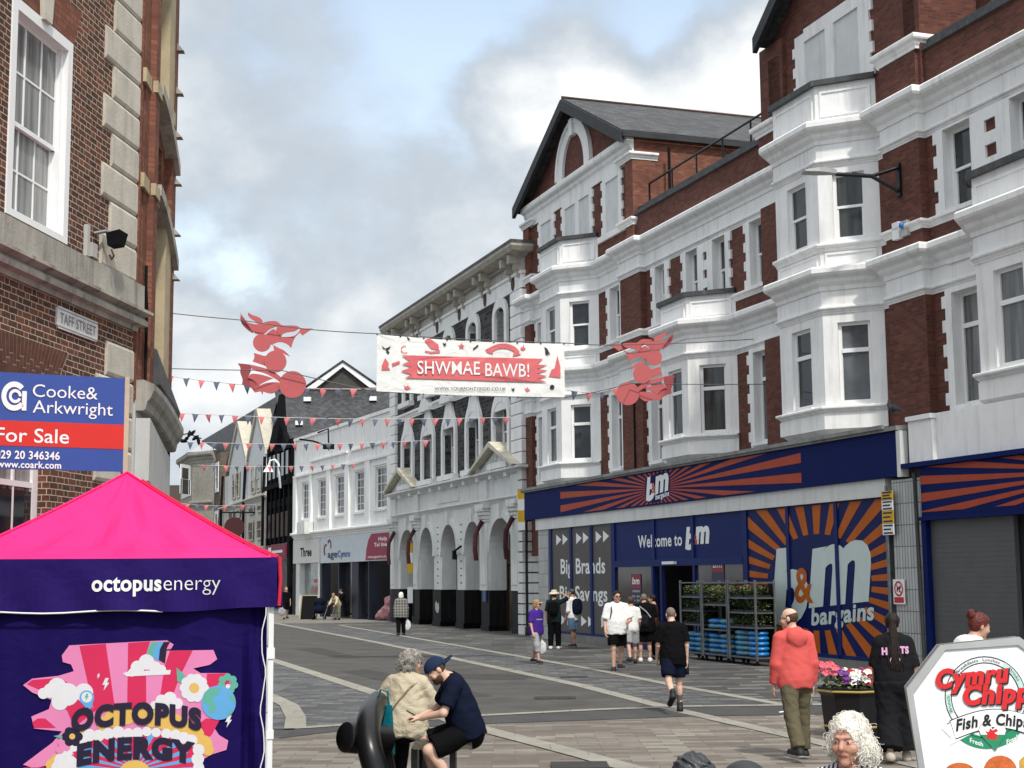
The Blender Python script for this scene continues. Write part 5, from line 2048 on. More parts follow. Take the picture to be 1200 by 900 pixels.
ow = [(-28.2, -26.6, 8.7, 10.8), (-26.0, -24.4, 8.7, 10.8), (-18.6, -16.9, 8.6, 10.6), (-16.3, -14.4, 8.6, 10.6), (-29.8, -27.4, 7.1, 7.8), (-26.1, -23.8, 7.1, 7.8), (-19.6, -17.2, 7.1, 7.7), (-15.7, -13.7, 7.1, 7.7),
      (-29.8, -27.4, 4.9, 6.6), (-26.2, -24.0, 4.9, 6.6), (-19.6, -17.4, 5.1, 6.6), (-15.7, -13.6, 5.1, 6.6)]
for a0, a1, z0, z1 in ow:
    sash(FH, -.16, (a0, a1, z0, z1), gh, hung=z1 - z0 > 1, fw=.14, gl=glass_grey, fm=cream_stone)
mb.sweep(FH, [(-35, -.3), (-11.6, -.3)], corn(7.95, 8.35, .3))
mb.sweep(FH, [(-35, -.3), (-11.6, -.3)], corn(4.2, 4.6, .3))
mb.build('cornice', cream_stone, gh)
mb = MB()
for a in (-33.6, -12.6, -21.5):
    mb.tube([FH.p(a, -.2, 11), FH.p(a, -.1, 8), FH.p(a, -.1, 3)], .12, 6)
mb.build('drainpipe', black_matt, gh)
mb = MB()
mb.hexa([FH.p(-58, -.7, 12.2), FH.p(-15, -.7, 12.0), FH.p(-15, -1.5, 15.6), FH.p(-58, -1.5, 16.1)], [FH.p(-58, -.68, 12.3), FH.p(-15, -.68, 12.1), FH.p(-15, -1.5, 15.75), FH.p(-58, -1.5, 16.25)])
mb.hexa([FH.p(-58, -1.5, 16.1), FH.p(-15, -1.5, 15.6), FH.p(-15, -3, 12), FH.p(-58, -3, 12)], [FH.p(-58, -1.5, 16.25), FH.p(-15, -1.5, 15.75), FH.p(-15, -3.1, 12), FH.p(-58, -3.1, 12)])
mb.build('roof', slate, gh)

bh = thing('bay_window_house', 'brown brick house with stone bay window and hipped lead cap, last of the far row', 'building', FH.p(-46, 0, 0))
mb = MB()
mb.box(FH, -58, -35.1, -8, -.2, 0, 13.2)
mb.build('wall', brown_brick, bh)
mb = MB()
pl = [(-53, -.2), (-50, 1.4), (-41, 1.4), (-38.2, -.2)]
mb.sweep(FH, pl, [(0, 0), (.05, 0), (.05, 9.0), (0, 9.0)], cap=False)
mb.sweep(FH, pl, corn(8.6, 9.2, .35))
mb.sweep(FH, pl, [(0, 9.2), (.05, 9.2), (.05, 13.0), (0, 13.0)], cap=False)
mb.sweep(FH, pl, corn(12.6, 13.6, .5))
mb.build('bay', mat('grey bay stone', (.30, .285, .25), .9, .2, streak=.3), bh)
mb = MB()
ap = FH.p(-45.5, -.2, 14.9)
e = [FH.p(-53.5, -.2, 13.6), FH.p(-50.2, 1.9, 13.6), FH.p(-40.8, 1.9, 13.6), FH.p(-37.7, -.2, 13.6)]
for i in range(3):
    mb.poly([e[i], e[i + 1], ap])
mb.build('bay_roof', mat('pale lead', (.36, .38, .40), .6, .15), bh)
for z0, z1 in ((9.8, 12.4), (5.4, 8.2)):
    sash(FH, 1.5, (-48.6, -42.0, z0, z1), bh, fw=.5, gl=glass)
    sash(FH, -.1, (-37.6, -35.6, z0, z1), bh, fw=.3, gl=glass)
    q = FH.sub(-41, 1.4, -30)
    sash(q, .1, (.5, 2.6, z0, z1), bh, fw=.3, gl=glass)
mb = MB()
mb.box(WORLD, -62, -36.2, -175, -165, 0, 12.7)
dist = mb.build('distant_block', mat('distant brown block', (.09, .07, .06), .9, .3), None)
tag(dist, 'low brown flat roofed block seen in the gap at the end of the street', 'building')

# ================================================================ LEFT BRICK BUILDING
lb = thing('corner_brick_building', 'brown Flemish bond brick building with pale stone quoins, sash windows and a stone band', 'building', LB.p(-4, 0, 0))
W1 = (-3.87, -2.24, 6.22, 8.75)
W2 = (-4.35, -2.5, 2.2, 4.35)
mb = MB()
mb.wall(LB, 0, -16, 0, 0, 13.5, [W1, W2, (-7.6, -6.0, 6.22, 8.75), (-7.9, -6.0, 2.2, 4.35)], .32)
mb.poly([LB.p(0, 0, 0), LB.p(0, -6, 0), LB.p(0, -6, 13.5), LB.p(0, 0, 13.5)])
mb.build('wall', flem, lb)
mb = MB()
z = 10.77
k = 0
while z > 1.0:
    if not (5.5 < z < 6.3):
        w = 1.24 if k % 2 else .96
        z0 = z - .455
        if 5.6 < z0 < 6.2:
            z0 = 6.17
        if z <= 5.6 or z > 6.2:
            P = [(0, z0 + .03), (.035, z0 + .06), (.04, z - .04), (0, z)]
            mb.sweep(LB, [(-w, 0), (-.08, 0), (.0, -.08), (.0, -.6)], [(0, z0), (.025, z0 + .012), (.045, z0 + .05), (.045, z - .045), (.025, z - .008), (0, z)])
    z -= .46
    k += 1
mb.build('quoin', cream_stone, lb)
mb = MB()
pl = [(-16, 0), (0.02, 0), (.02, -.6)]
mb.sweep(LB, pl, [(0, 5.80), (.10, 5.80), (.10, 6.16), (.02, 6.2), (0, 6.2)])
mb.sweep(LB, pl, [(0, 5.52), (.04, 5.52), (.05, 5.58), (.14, 5.60), (.15, 5.66), (.09, 5.72), (.20, 5.76), (.20, 5.80), (0, 5.80)])
mb.build('stone_band', grey_stone, lb)
for c in (W1, (-7.6, -6.0, 6.22, 8.75)):
    mb = MB()
    a0, a1, z0, z1 = c
    for q in ((a0, a0 + .13, z0, z1), (a1 - .13, a1, z0, z1), (a0 + .13, a1 - .13, z1 - .13, z1), (a0 + .13, a1 - .13, z0, z0 + .08)):
        mb.box(LB, q[0], q[1], -.2, .02, q[2], q[3])
    for q in ((a0 + .13, a0 + .17, z0 + .08, z1 - .13), (a1 - .17, a1 - .13, z0 + .08, z1 - .13)):
        mb.box(LB, q[0], q[1], -.2, -.05, q[2], q[3])
    cw = mb.build('window', white_clean, lb)
    mb = MB()
    i0, i1 = a0 + .17, a1 - .17
    zm = z0 + 1.15
    for (y0, y1, n) in ((zm - .03, z1 - .13, -.10), (z0 + .08, zm + .03, -.15)):
        mb.box(LB, i0, i1, n - .04, n, y0, y0 + .055)
        mb.box(LB, i0, i1, n - .04, n, y1 - .055, y1)
        for k in range(2):
            c_ = i0 + (i1 - i0) * (k + 1) / 3
            mb.box(LB, c_ - .013, c_ + .013, n - .03, n - .004, y0 + .05, y1 - .05)
        ym = (y0 + y1) / 2
        mb.box(LB, i0, i1, n - .03, n - .006, ym - .013, ym + .013)
        for c_ in (i0, i1):
            mb.box(LB, c_ - .035, c_ + .035, n - .04, n - .002, y0, y1)
    mb.build('sash_bars', white_clean, cw)
    g = MB()
    g.poly([LB.p(a0, -.115, zm), LB.p(a1, -.115, zm), LB.p(a1, -.115, z1), LB.p(a0, -.115, z1)])
    g.poly([LB.p(a0, -.165, z0), LB.p(a1, -.165, z0), LB.p(a1, -.165, zm), LB.p(a0, -.165, zm)])
    g.build('pane', net_glass, cw)
    mb = MB()
    hw = 1.05
    c_ = (a0 + a1) / 2
    for k in range(24):     # gauged brick flat arch
        t = (k + .5) / 24 * 2 - 1
        if abs(t) < .12:
            continue
        x0, x1 = c_ + (t - .036) * .86, c_ + (t + .036) * .86
        y0, y1 = c_ + (t - .036) * 1.08, c_ + (t + .036) * 1.08
        mb.plate(LB, [(x0, z1 + .0), (x1, z1), (y1, z1 + .5), (y0, z1 + .5)], -.02, .006)
    mb.build('brick_arch', orange_brick, lb)
    mb = MB()
    mb.plate(LB, [(c_ - .10, z1 - .02), (c_ + .10, z1 - .02), (c_ + .16, z1 + .6), (c_ - .16, z1 + .6)], -.02, .07)
    mb.build('keystone', cream_stone, lb)
arch_brick = mat('rubbed arch brick', (0.105, 0.045, 0.03), .85, .35, 9, .2, 60)
mortar_m = mat('lime mortar', (.45, .39, .31), .9, .1)
for c_, hw in ((-3.42, .93), (-6.95, .95)):
    mb = MB()
    mo = MB()
    mo.plate(LB, [(c_ - hw - .06, 4.36), (c_ + hw + .02, 4.36), (c_ + hw + .42, 4.92), (c_ - hw - .42, 4.92)], -.02, .003)
    nb = 27
    for k in range(nb):
        t = (k + .5) / nb * 2 - 1
        d = .85 / nb
        sp = 4.63 + .06 * ((k % 3) - 1)
        for y0, y1 in ((4.37, sp - .008), (sp + .008, 4.91)):
            e0, e1 = hw + (y0 - 4.36) * .72, hw + (y1 - 4.36) * .72
            mb.plate(LB, [(c_ + (t - d) * e0, y0), (c_ + (t + d) * e0, y0), (c_ + (t + d) * e1, y1), (c_ + (t - d) * e1, y1)], -.02, .008)
    mo.build('arch_mortar', mortar_m, lb)
    mb.build('brick_arch', arch_brick, lb)
for c in (W2, (-7.9, -6.0, 2.2, 4.35)):
    a0, a1, z0, z1 = c
    w = sash(LB, -.14, (a0, a1, z0, z1), lb, fw=.14, mull=2, gl=net_glass)
    mb = MB()
    mb.poly([LB.p(a0 + .14, -.15, z0), LB.p(a1 - .14, -.15, z0), LB.p(a1 - .14, -.15, z0 + 1.0), LB.p(a0 + .14, -.15, z0 + 1.0)])
    mb.build('pane', glass, w)
mb = MB()
mb.sweep(LB, [(-16, 0), (.0, 0), (0, -.5)], [(0, 12.6), (.1, 12.6), (.3, 12.8), (.5, 13.0), (.5, 13.3), (0, 13.4)])
mb.build('cornice', grey_stone, lb)
mb = MB()
mb.box(LB, -1.72, -1.64, .0, .05, 6.2, 6.6)
mb.box(LB, -1.58, -1.42, .0, .06, 6.22, 6.40)
mb.build('junction_box', mat('grey plastic box', (.42, .42, .40), .5, .1), lb)
# floodlight on the wall
fl = thing('floodlight', 'black wall floodlight bracketed above the stone band of the brick building', 'floodlight', LB.p(-1.1, .1, 6.3))
LF = LB.sub(-.82, .0, 0)
mb = MB()
mb.tube([LF.p(-.6, .0, 6.55), LF.p(-.5, .12, 6.6), LF.p(-.42, .2, 6.58)], .025, 8)
mb.build('bracket', steel, fl)
mb = MB()
hd_ = [LF.p(-.50, .12, 6.58), LF.p(-.20, .12, 6.58), LF.p(-.20, .30, 6.62), LF.p(-.50, .30, 6.62)]
lo_ = [LF.p(-.46, .13, 6.42), LF.p(-.24, .13, 6.42), LF.p(-.24, .27, 6.44), LF.p(-.46, .27, 6.44)]
mb.hexa(lo_[::-1][::-1], hd_)
mb.build('lamp_housing', black_matt, fl)
mb = MB()
mb.tube([LF.p(-.5, .2, 6.36), LF.p(-.46, .22, 6.28), LF.p(-.36, .15, 6.26), LF.p(-.3, .1, 6.33)], .012, 6)
mb.build('cable', mat('copper brown cable', (.14, .06, .035), .6, .1), fl)
# street name plate
sp_ = thing('street_sign', 'white cast street name plate lettered TAFF STREET on the brick wall', 'street sign', LB.p(-1.88, .01, 5.2))
mb = MB()
mb.plate(LB, [(-2.48, 5.20), (-2.44, 5.16), (-1.30, 5.17), (-1.27, 5.21), (-1.27, 5.39), (-1.30, 5.42), (-2.44, 5.43), (-2.48, 5.39)], .004, .03)
mb.build('plate', mat('chipped white enamel', (.62, .63, .62), .5, .1, 6, streak=.35, streak_col=(.3, .3, .29)), sp_)
text_part('letters', LB, .034, [('TAFF STREET', -2.41, -1.34, 5.235, .125, .012)], mat('faded grey lettering', (.22, .23, .24), .6, .3, 9), sp_)
mb = MB()
for q in ((-2.46, -1.29, 5.395, 5.405), (-2.46, -1.29, 5.185, 5.195)):
    mb.box(LB, q[0], q[1], .03, .034, q[2], q[3])
mb.build('border', MATS['faded grey lettering'], sp_)

# ================================================================ RED BRICK BUILDING WITH STONE WINDOW BEYOND THE QUOINS
RB = Fr((LB.p(.06, 0, 0).x, LB.p(.06, 0, 0).y), 94.5)
rb = thing('oriel_brick_building', 'orange red brick building with tall yellow stone window, hood mould and grey stone doorway', 'building', RB.p(1.2, 0, 0))
mb = MB()
mb.wall(RB, 0, 0, 2.6, 4.6, 14, [(.8, 1.95, 5.15, 8.6), (.8, 1.95, 9.3, 12.8)], .35)
mb.poly([RB.p(2.6, 0, 0), RB.p(2.6, -6, 0), RB.p(2.6, -6, 14), RB.p(2.6, 0, 14)])
mb.hexa([RB.p(.15, .03, 4.9), RB.p(.15, 0, 4.9), RB.p(.8, 0, 4.9), RB.p(.8, .21, 4.9), RB.p(.45, .21, 4.9)][:4], [RB.p(.15, .03, 14), RB.p(.15, 0, 14), RB.p(.8, 0, 14), RB.p(.8, .21, 14)]) if False else mb.extr([RB.p(.15, -.1, 4.9), RB.p(.15, .04, 4.9), RB.p(.42, .055, 4.9), RB.p(.46, .135, 4.9), RB.p(.80, .135, 4.9), RB.p(.80, -.1, 4.9)], (0, 0, 9.1))
mb.box(RB, 2.25, 2.6, 0, .12, 4.9, 14)
mb.box(RB, -.04, .12, -.3, .03, 4.6, 14)
mb.build('wall', orange_brick, rb)
st = MB()
for z0, z1 in ((4.95, 7.55), (9.3, 12.8)):
    st.box(RB, .80, .92, -.3, .11, z0, z1)
    st.box(RB, 1.75, 2.25, -.3, .12, z0, z1)
    st.box(RB, 1.30, 1.42, -.25, .0, z0, z1)
    st.box(RB, .8, 2.25, -.3, .10, z1, z1 + .25)
    st.box(RB, .8, 2.25, -.2, .15, z0 - .2, z0)
for z in (7.55, 9.05):
    st.box(RB, .44, .84, 0, .165, z, z + .17)
    st.box(RB, -.03, .44, 0, .08, z, z + .2)
st.build('window_stone', yellow_stone, rb)
st = MB()
for k in range(12):
    t0, t1 = k / 12, (k + 1) / 12
    for zb in (7.55, 9.05):
        y = lambda t: zb + .1 - .75 * t ** 1.6
        a_ = lambda t: .84 + t * 1.7
        n_ = lambda t: .18 + .02 * t
        st.hexa([RB.p(a_(t0), .0, y(t0)), RB.p(a_(t0), n_(t0), y(t0)), RB.p(a_(t1), n_(t1), y(t1)), RB.p(a_(t1), .0, y(t1))][::-1],
                [RB.p(a_(t0), .0, y(t0) + .16), RB.p(a_(t0), n_(t0), y(t0) + .16), RB.p(a_(t1), n_(t1), y(t1) + .16), RB.p(a_(t1), .0, y(t1) + .16)][::-1])
for z in (6.75, 7.45, 8.25, 9.0, 9.7, 10.4):
    st.hexa([RB.p(2.45, 0, z), RB.p(2.62, 0, z), RB.p(2.62, .22, z), RB.p(2.45, .22, z)][::-1], [RB.p(2.45, 0, z + .16), RB.p(2.62, 0, z + .16), RB.p(2.62, .08, z + .16), RB.p(2.45, .08, z + .16)][::-1])
st.build('hood_mould', grey_stone, rb)
g = MB()
g.poly([RB.p(.8, -.25, 5), RB.p(2, -.25, 5), RB.p(2, -.25, 12.8), RB.p(.8, -.25, 12.8)])
g.build('pane', glass_grey, rb)
dw = MB()
dw.box(RB, .0, 2.6, -.3, .03, 0, 4.6)
dw.box(RB, .08, .55, 0, .14, 0, 3.55)
dw.box(RB, .04, .60, 0, .18, 3.35, 3.5)
dw.box(RB, .04, .60, 0, .18, 2.62, 2.72)
dw.box(RB, 1.9, 2.45, 0, .11, 0, 3.2)
dw.box(RB, 1.85, 2.5, 0, .16, 3.1, 3.25)
dw.box(RB, 1.85, 2.5, 0, .16, 2.45, 2.52)
dw.hexa([RB.p(.06, 0, 3.5), RB.p(2.55, 0, 3.25), RB.p(2.55, .13, 3.25), RB.p(.06, .22, 3.5)][::-1], [RB.p(.06, 0, 4.35), RB.p(2.55, 0, 4.0), RB.p(2.55, .13, 4.0), RB.p(.06, .22, 4.35)][::-1])
for k in range(8):      # carved spandrel scroll
    t = k / 8 * 5
    dw.lathe(RB.p(1.2 + .05 * k, .10, 2.4 + .1 * k), [(0, -.09), (.10, 0), (0, .09)], 7)
dw.build('doorway', grey_paint, rb)
hood = MB()
pr = [(0, 0), (.03, .02), (.05, .12), (.10, .18), (.14, .28), (.14, .36), (0, .42)]
N_ = 10
rows = []
for k in range(N_ + 1):
    t = k / N_
    a, n, zb = .02 + 2.62 * t, .13 + .04 * t, 4.45 - .35 * t ** 1.8
    rows.append([RB.p(a, n + o, zb + z) for o, z in pr] + [RB.p(a, 0, zb + .42), RB.p(a, 0, zb)])
for k in range(N_):
    L_ = len(rows[0])
    for j in range(L_):
        j2 = (j + 1) % L_
        hood.poly([rows[k][j], rows[k + 1][j], rows[k + 1][j2], rows[k][j2]])
hood.poly(rows[0])
hood.poly(rows[-1][::-1])
hood.build('door_hood', mat('mossy grey stone hood', (.30, .29, .26), .9, .3, 3, .2, 20, streak=.6, streak_col=(.07, .07, .06)), rb)
ds = MB()
ds.hexa([RB.p(.75, .0, 4.88), RB.p(2.6, 0, 4.56), RB.p(2.6, .24, 4.56), RB.p(.75, .24, 4.90)][::-1], [RB.p(.75, .0, 5.45), RB.p(2.6, 0, 4.85), RB.p(2.6, .26, 4.7), RB.p(.75, .18, 5.40)][::-1])
ds.build('sloped_sill', lead, rb)
mb = MB()
mb.tube([RB.p(.28, .085, 6.5), RB.p(.28, .085, 6.2), RB.p(.34, .095, 5.9), RB.p(.34, .095, 4.9)], .022, 8)
mb.tube([RB.p(2.66, .06, 4.2), RB.p(2.66, .06, 0)], .05, 8)
mb.build('drainpipe', black_matt, rb)


# ================================================================ GAZEBO
TR = dep(325, 655, 14.3)
TA = 9.8
_u = Vector((math.cos(R(TA)), math.sin(R(TA)), 0))
TF = Fr(TR - _u * 3.03 - Vector((0, 0, TR.z)), TA)
tent = thing('gazebo', 'pop up gazebo with bright pink roof and navy printed side wall', 'gazebo', TF.p(1.5, -1.5, 0))
TQ = lambda x, y, z=0: TF.p(1.5 + x, -1.5 - y, z)      # tent centred coordinates


def cloth_mat(name, col, rough=.75, wr=.5, sc=3.0):
    m = mat(name, col, rough, .08, 2.0, spec=.05)
    g = m.node_tree
    b = [n for n in g.nodes if n.bl_idname == 'ShaderNodeBsdfPrincipled'][0]
    tc = [n for n in g.nodes if n.bl_idname == 'ShaderNodeTexCoord'][0]
    nz = g.nodes.new('ShaderNodeTexNoise')
    nz.inputs['Scale'].default_value = sc
    nz.inputs['Detail'].default_value = 3
    nz.inputs['Distortion'].default_value = 1.2
    g.links.new(tc.outputs['Object'], nz.inputs['Vector'])
    bp = g.nodes.new('ShaderNodeBump')
    bp.inputs['Strength'].default_value = wr
    bp.inputs['Distance'].default_value = .05
    g.links.new(nz.outputs[0], bp.inputs['Height'])
    g.links.new(bp.outputs[0], b.inputs['Normal'])
    return m


pink = cloth_mat('pink canopy cloth', (0.86, 0.030, 0.19), .6, .35, 2.2)
navy_cloth = cloth_mat('navy tent cloth', (0.010, 0.005, 0.072), .6, .5, 2.0)
purple_cloth = cloth_mat('purple navy valance cloth', (0.019, 0.009, 0.098), .6, .4, 2.5)
ZE, ZP, HS = TR.z, 3.27, 1.53
rf = MB()
G = 26
cor = [(-1, -1), (1, -1), (1, 1), (-1, 1)]
for q in range(4):
    c0, c1 = cor[q], cor[(q + 1) % 4]
    rows = []
    for i in range(G + 1):
        t = i / G
        row = []
        for j in range(G + 1):
            s_ = j / G
            x = (c0[0] + (c1[0] - c0[0]) * s_) * (1 - t)
            y = (c0[1] + (c1[1] - c0[1]) * s_) * (1 - t)
            z = ZE + (ZP - ZE) * (t ** 1.13) - .085 * math.sin(math.pi * s_) * math.sin(math.pi * min(t * 1.1, 1)) + (.026 * math.sin(s_ * 23 + t * 5) + .016 * math.sin(s_ * 37 - t * 9)) * min(1, t * 4) * (1 - t) * 1.6 * math.sin(math.pi * s_)
            row.append(TQ(x * HS, y * HS, z))
        rows.append(row)
    for i in range(G):
        for j in range(G):
            if i == G - 1:
                rf.poly([rows[i][j], rows[i][j + 1], rows[i + 1][j]], 0, True)
            else:
                rf.poly([rows[i][j], rows[i][j + 1], rows[i + 1][j + 1], rows[i + 1][j]], 0, True)
for sx_, sy_ in cor:     # raised seams on the hips
    pts = []
    for i in range(12):
        t = i / 11
        pts.append(TQ(sx_ * HS * (1 - t), sy_ * HS * (1 - t), ZE + (ZP - ZE) * t ** 1.13 + .012))
    rf.tube(pts, .012, 5)
rf.build('canopy', pink, tent)


def rip(a, z, amp=1.0):
    e = min(a, 3.0 - a)
    f = 1.5 if a < .3 or a > 2.72 else .12
    top_ = max(0, (z - 1.25)) * .6
    return amp * f * (.030 * math.sin(a * 13 + .8 * math.sin(z * 2.1)) + .02 * math.sin(a * 31 + z * 2)) + amp * .02 * top_ * math.sin(a * 9)


va = MB()
for side in range(4):
    fr = [Fr(TQ(-HS, -HS), TA), Fr(TQ(HS, -HS), TA + 90), Fr(TQ(HS, HS), TA + 180), Fr(TQ(-HS, HS), TA + 270)][side]
    n_ = 48
    for i in range(n_):
        for j in range(5):
            a0, a1 = 2 * HS * i / n_, 2 * HS * (i + 1) / n_
            z0, z1 = ZE - .46 + .475 * j / 5, ZE - .46 + .475 * (j + 1) / 5
            rr = lambda a, z: .03 + .018 * math.sin(a * 11 + z * 5) * (ZE - z) * 3 + .03 * math.sin(a * 4 + 1) * (ZE - z) * 2
            zz = lambda a, z: z - .015 * math.sin(math.pi * a / 3.06) * (1 if z < ZE - .4 else .2) + .012 * math.sin(a * 5) * (z < ZE - .4)
            va.poly([fr.p(a0, rr(a0, z0), zz(a0, z0)), fr.p(a1, rr(a1, z0), zz(a1, z0)), fr.p(a1, rr(a1, z1), zz(a1, z1)), fr.p(a0, rr(a0, z1), zz(a0, z1))], 0, True)
vo = va.build('valance', purple_cloth, tent)
VF = Fr(TQ(-HS, -HS), TA)
VL = lambda x, y: VF.uz(x, y, .06)


def lay(mb, fr, n, pts, m=0):
    mb.poly([fr.p(a, n, z) for a, z in pts], m)


(a0, z0), (a1, z1), (a2, _z) = VL(107, 692), VL(189, 692), VL(258, 692)
rr = lambda a, z: .03 + .018 * math.sin(a * 11 + z * 5) * (ZE - z) * 3 + .03 * math.sin(a * 4 + 1) * (ZE - z) * 2
for tx, b0, b1, bd in (('octopus', a0, a1, .028), ('energy', a1 + .02, a2, -.012)):
    v, f = text_fit(tx, b0, b1, z0 - .005, .145, bd)
    mb = MB()
    mb.mesh([VF.p(a, rr(a, z) + .009, z) for a, z in v], f, 0, False)
    mb.build('lettering', sign_white, vo)
red_edge = mat('red trim', (.5, .02, .05), .6, .1)
mb = MB()
mb.tube([VF.p(3.08, .03, ZE + .02), VF.p(3.09, .02, ZE - .2), VF.p(3.08, .02, ZE - .44)], .02, 6)
mb.tube([TQ(HS * (1 - t) + .01, HS * (t - 1), ZE + (ZP - ZE) * t ** 1.13 + .02) for t in [i / 10 for i in range(10)]], .016, 5)
mb.build('edge_trim', red_edge, tent)
wl = MB()
nx_, nz_ = 90, 16
for i in range(nx_):
    for j in range(nz_):
        A_ = [.0 + 2.94 * i / nx_, .0 + 2.94 * (i + 1) / nx_]
        Z_ = [.06 + 1.98 * j / nz_, .06 + 1.98 * (j + 1) / nz_]
        wl.poly([TF.p(a, -.05 + rip(a, z), z) for a, z in ((A_[0], Z_[0]), (A_[1], Z_[0]), (A_[1], Z_[1]), (A_[0], Z_[1]))], 0, True)
for fr in (Fr(TQ(-HS + .03, HS), TA - 90), Fr(TQ(HS - .03, HS - .1), TA + 180)):
    wl.poly([fr.p(.05, 0, .06), fr.p(2.9, 0, .06), fr.p(2.9, 0, 2.0), fr.p(.05, 0, 2.0)])
wo = wl.build('side_wall', navy_cloth, tent)
mb = MB()
for sx_, sy_ in cor:
    lf = Fr(TQ(sx_ * 1.48, sy_ * 1.48), TA)
    for w, z0, z1 in ((.024, 0, 2.25), (.036, 1.42, 1.52), (.034, .68, .76), (.08, 0, .012)):
        mb.box(lf, -w, w, -w, w, z0, z1)
    mb.tube([lf.p(0, 0, 2.2), TQ(0, 0, 3.1)], .015, 5)
mb.build('leg_frame', mat('white enamelled steel', (.70, .71, .72), .35, .06, spec=.5), tent)
mb = MB()
mb.tube([TF.p(2.93 + .004 * math.sin(i * 1.7) - .04 * math.sin(i * .35) ** 2, .05, 1.9 - i * .07) for i in range(26)], .006, 5)
mb.tube([TF.p(.0 + i * .18, .06, ZE - .475 + .012 * math.sin(i * .9)) for i in range(12)], .009, 5)
mb.build('tie_cord', sign_white, tent)

# printed picture on the side wall, traced in its own plane
TN = -.04


def TP(x, y, k=0):
    return TF.uz(40 + x / 4.615, 740 + y / 4.615, TN)


art_pink = mat('print pink', (.64, .20, .40), .7, .05)
art_mag = mat('print magenta', (.55, .018, .085), .7, .05)
art_white = mat('print white', (.62, .62, .66), .7, .05)
art_yel = mat('print yellow', (.62, .40, .10), .7, .05)
art_blue = mat('print blue', (.10, .33, .62), .7, .05)
art_green = mat('print green', (.10, .36, .28), .7, .05)
art_ink = mat('print ink', (.012, .008, .03), .7, .05)
art = {}
ACNT = [0]


def A(m, pts, lv):
    mb_ = art.setdefault(m.name, (MB(), m))[0]
    ACNT[0] += 1
    mb_.poly([TF.p(*[(q[0]), TN + .003 + lv * .0008 + ACNT[0] * .00003, q[1]]) for q in [TP(*p) for p in pts]])


def circ(cx, cy, r, k=18, ry_=None):
    return [(cx + r * math.cos(-2 * math.pi * i / k), cy + (ry_ or r) * math.sin(-2 * math.pi * i / k)) for i in range(k)]


def rnd(pts, it=2):
    for _ in range(it):
        o = []
        for i in range(len(pts)):
            p, q = pts[i], pts[(i + 1) % len(pts)]
            o += [(p[0] * .75 + q[0] * .25, p[1] * .75 + q[1] * .25), (p[0] * .25 + q[0] * .75, p[1] * .25 + q[1] * .75)]
        pts = o
    return pts


OUT = [(150, 130), (190, 75), (620, 52), (720, 48), (755, 70), (740, 95), (650, 102), (700, 104), (970, 100), (990, 150), (950, 180), (860, 200), (900, 225), (1050, 225), (1070, 300), (1000, 330), (960, 500), (1000, 560), (1050, 590), (1040, 640),
       (960, 665), (900, 700), (910, 760), (960, 830), (60, 830), (90, 720), (0, 740), (-60, 720), (100, 600), (150, 540), (0, 525), (-15, 460), (80, 420), (95, 370), (-10, 330), (-60, 290), (-10, 255), (130, 240), (215, 215), (200, 178), (155, 165)]
A(art_pink, OUT[::-1], 0)
for P in ([(245, 78), (388, 66), (440, 432), (325, 432)], [(508, 62), (628, 53), (605, 125), (607, 430), (503, 430)], [(735, 104), (858, 102), (790, 240), (745, 360), (680, 360), (705, 190)],
          [(935, 228), (1045, 226), (1060, 300), (930, 300)], [(330, 430), (260, 330), (140, 250), (-10, 262), (-40, 285), (60, 330), (180, 430), (215, 520)], [(20, 470), (-10, 490), (0, 522), (120, 522), (60, 470)],
          [(1005, 475), (960, 560), (900, 600), (860, 520), (930, 470)], [(40, 735), (-60, 735), (-10, 760), (80, 770), (160, 740)]):
    A(art_mag, P[::-1], 1)
# rainbow
for r0, r1, m_ in ((0, 26, art_green), (26, 52, art_blue), (52, 80, art_ink)):
    pass
for i, m_ in enumerate((art_green, art_blue, art_ink)):
    x = 612 + i * 32
    A(m_, [(x + 24, 58), (x + 60, 54), (x + 42, 90), (x + 32, 150 + i * 12), (x - 2, 130 + i * 12), (x + 4, 95)][::-1], 2)
for cs in ([(560, 195, 38), (608, 165, 42), (655, 195, 34), (690, 205, 24), (530, 222, 22)], [(125, 300, 50), (180, 340, 62), (270, 330, 50), (90, 320, 40), (140, 380, 46), (50, 335, 30)], [(690, 375, 34), (735, 362, 36), (775, 390, 30), (650, 398, 22), (720, 400, 40)]):
    for c in cs:
        A(art_white, circ(*c), 3)
A(art_white, [(480, 225), (500, 243), (735, 232), (740, 208), (520, 215)], 3)
# pin
A(art_blue, circ(285, 358, 40), 4)
A(art_blue, [(250, 378), (302, 436), (320, 378)], 4)
A(art_white, circ(285, 355, 29), 5)
bolt = lambda cx, cy, k: [(cx + dx * k, cy + dy * k) for dx, dy in ((-2, -32), (16, -32), (6, -8), (18, -8), (-12, 34), (-4, 4), (-18, 4))][::-1]
A(art_green, bolt(285, 355, .62), 6)
A(art_white, bolt(388, 285, 1.05), 4)
A(art_white, bolt(348, 242, .45), 4)
A(art_white, bolt(1052, 485, 1.0), 4)
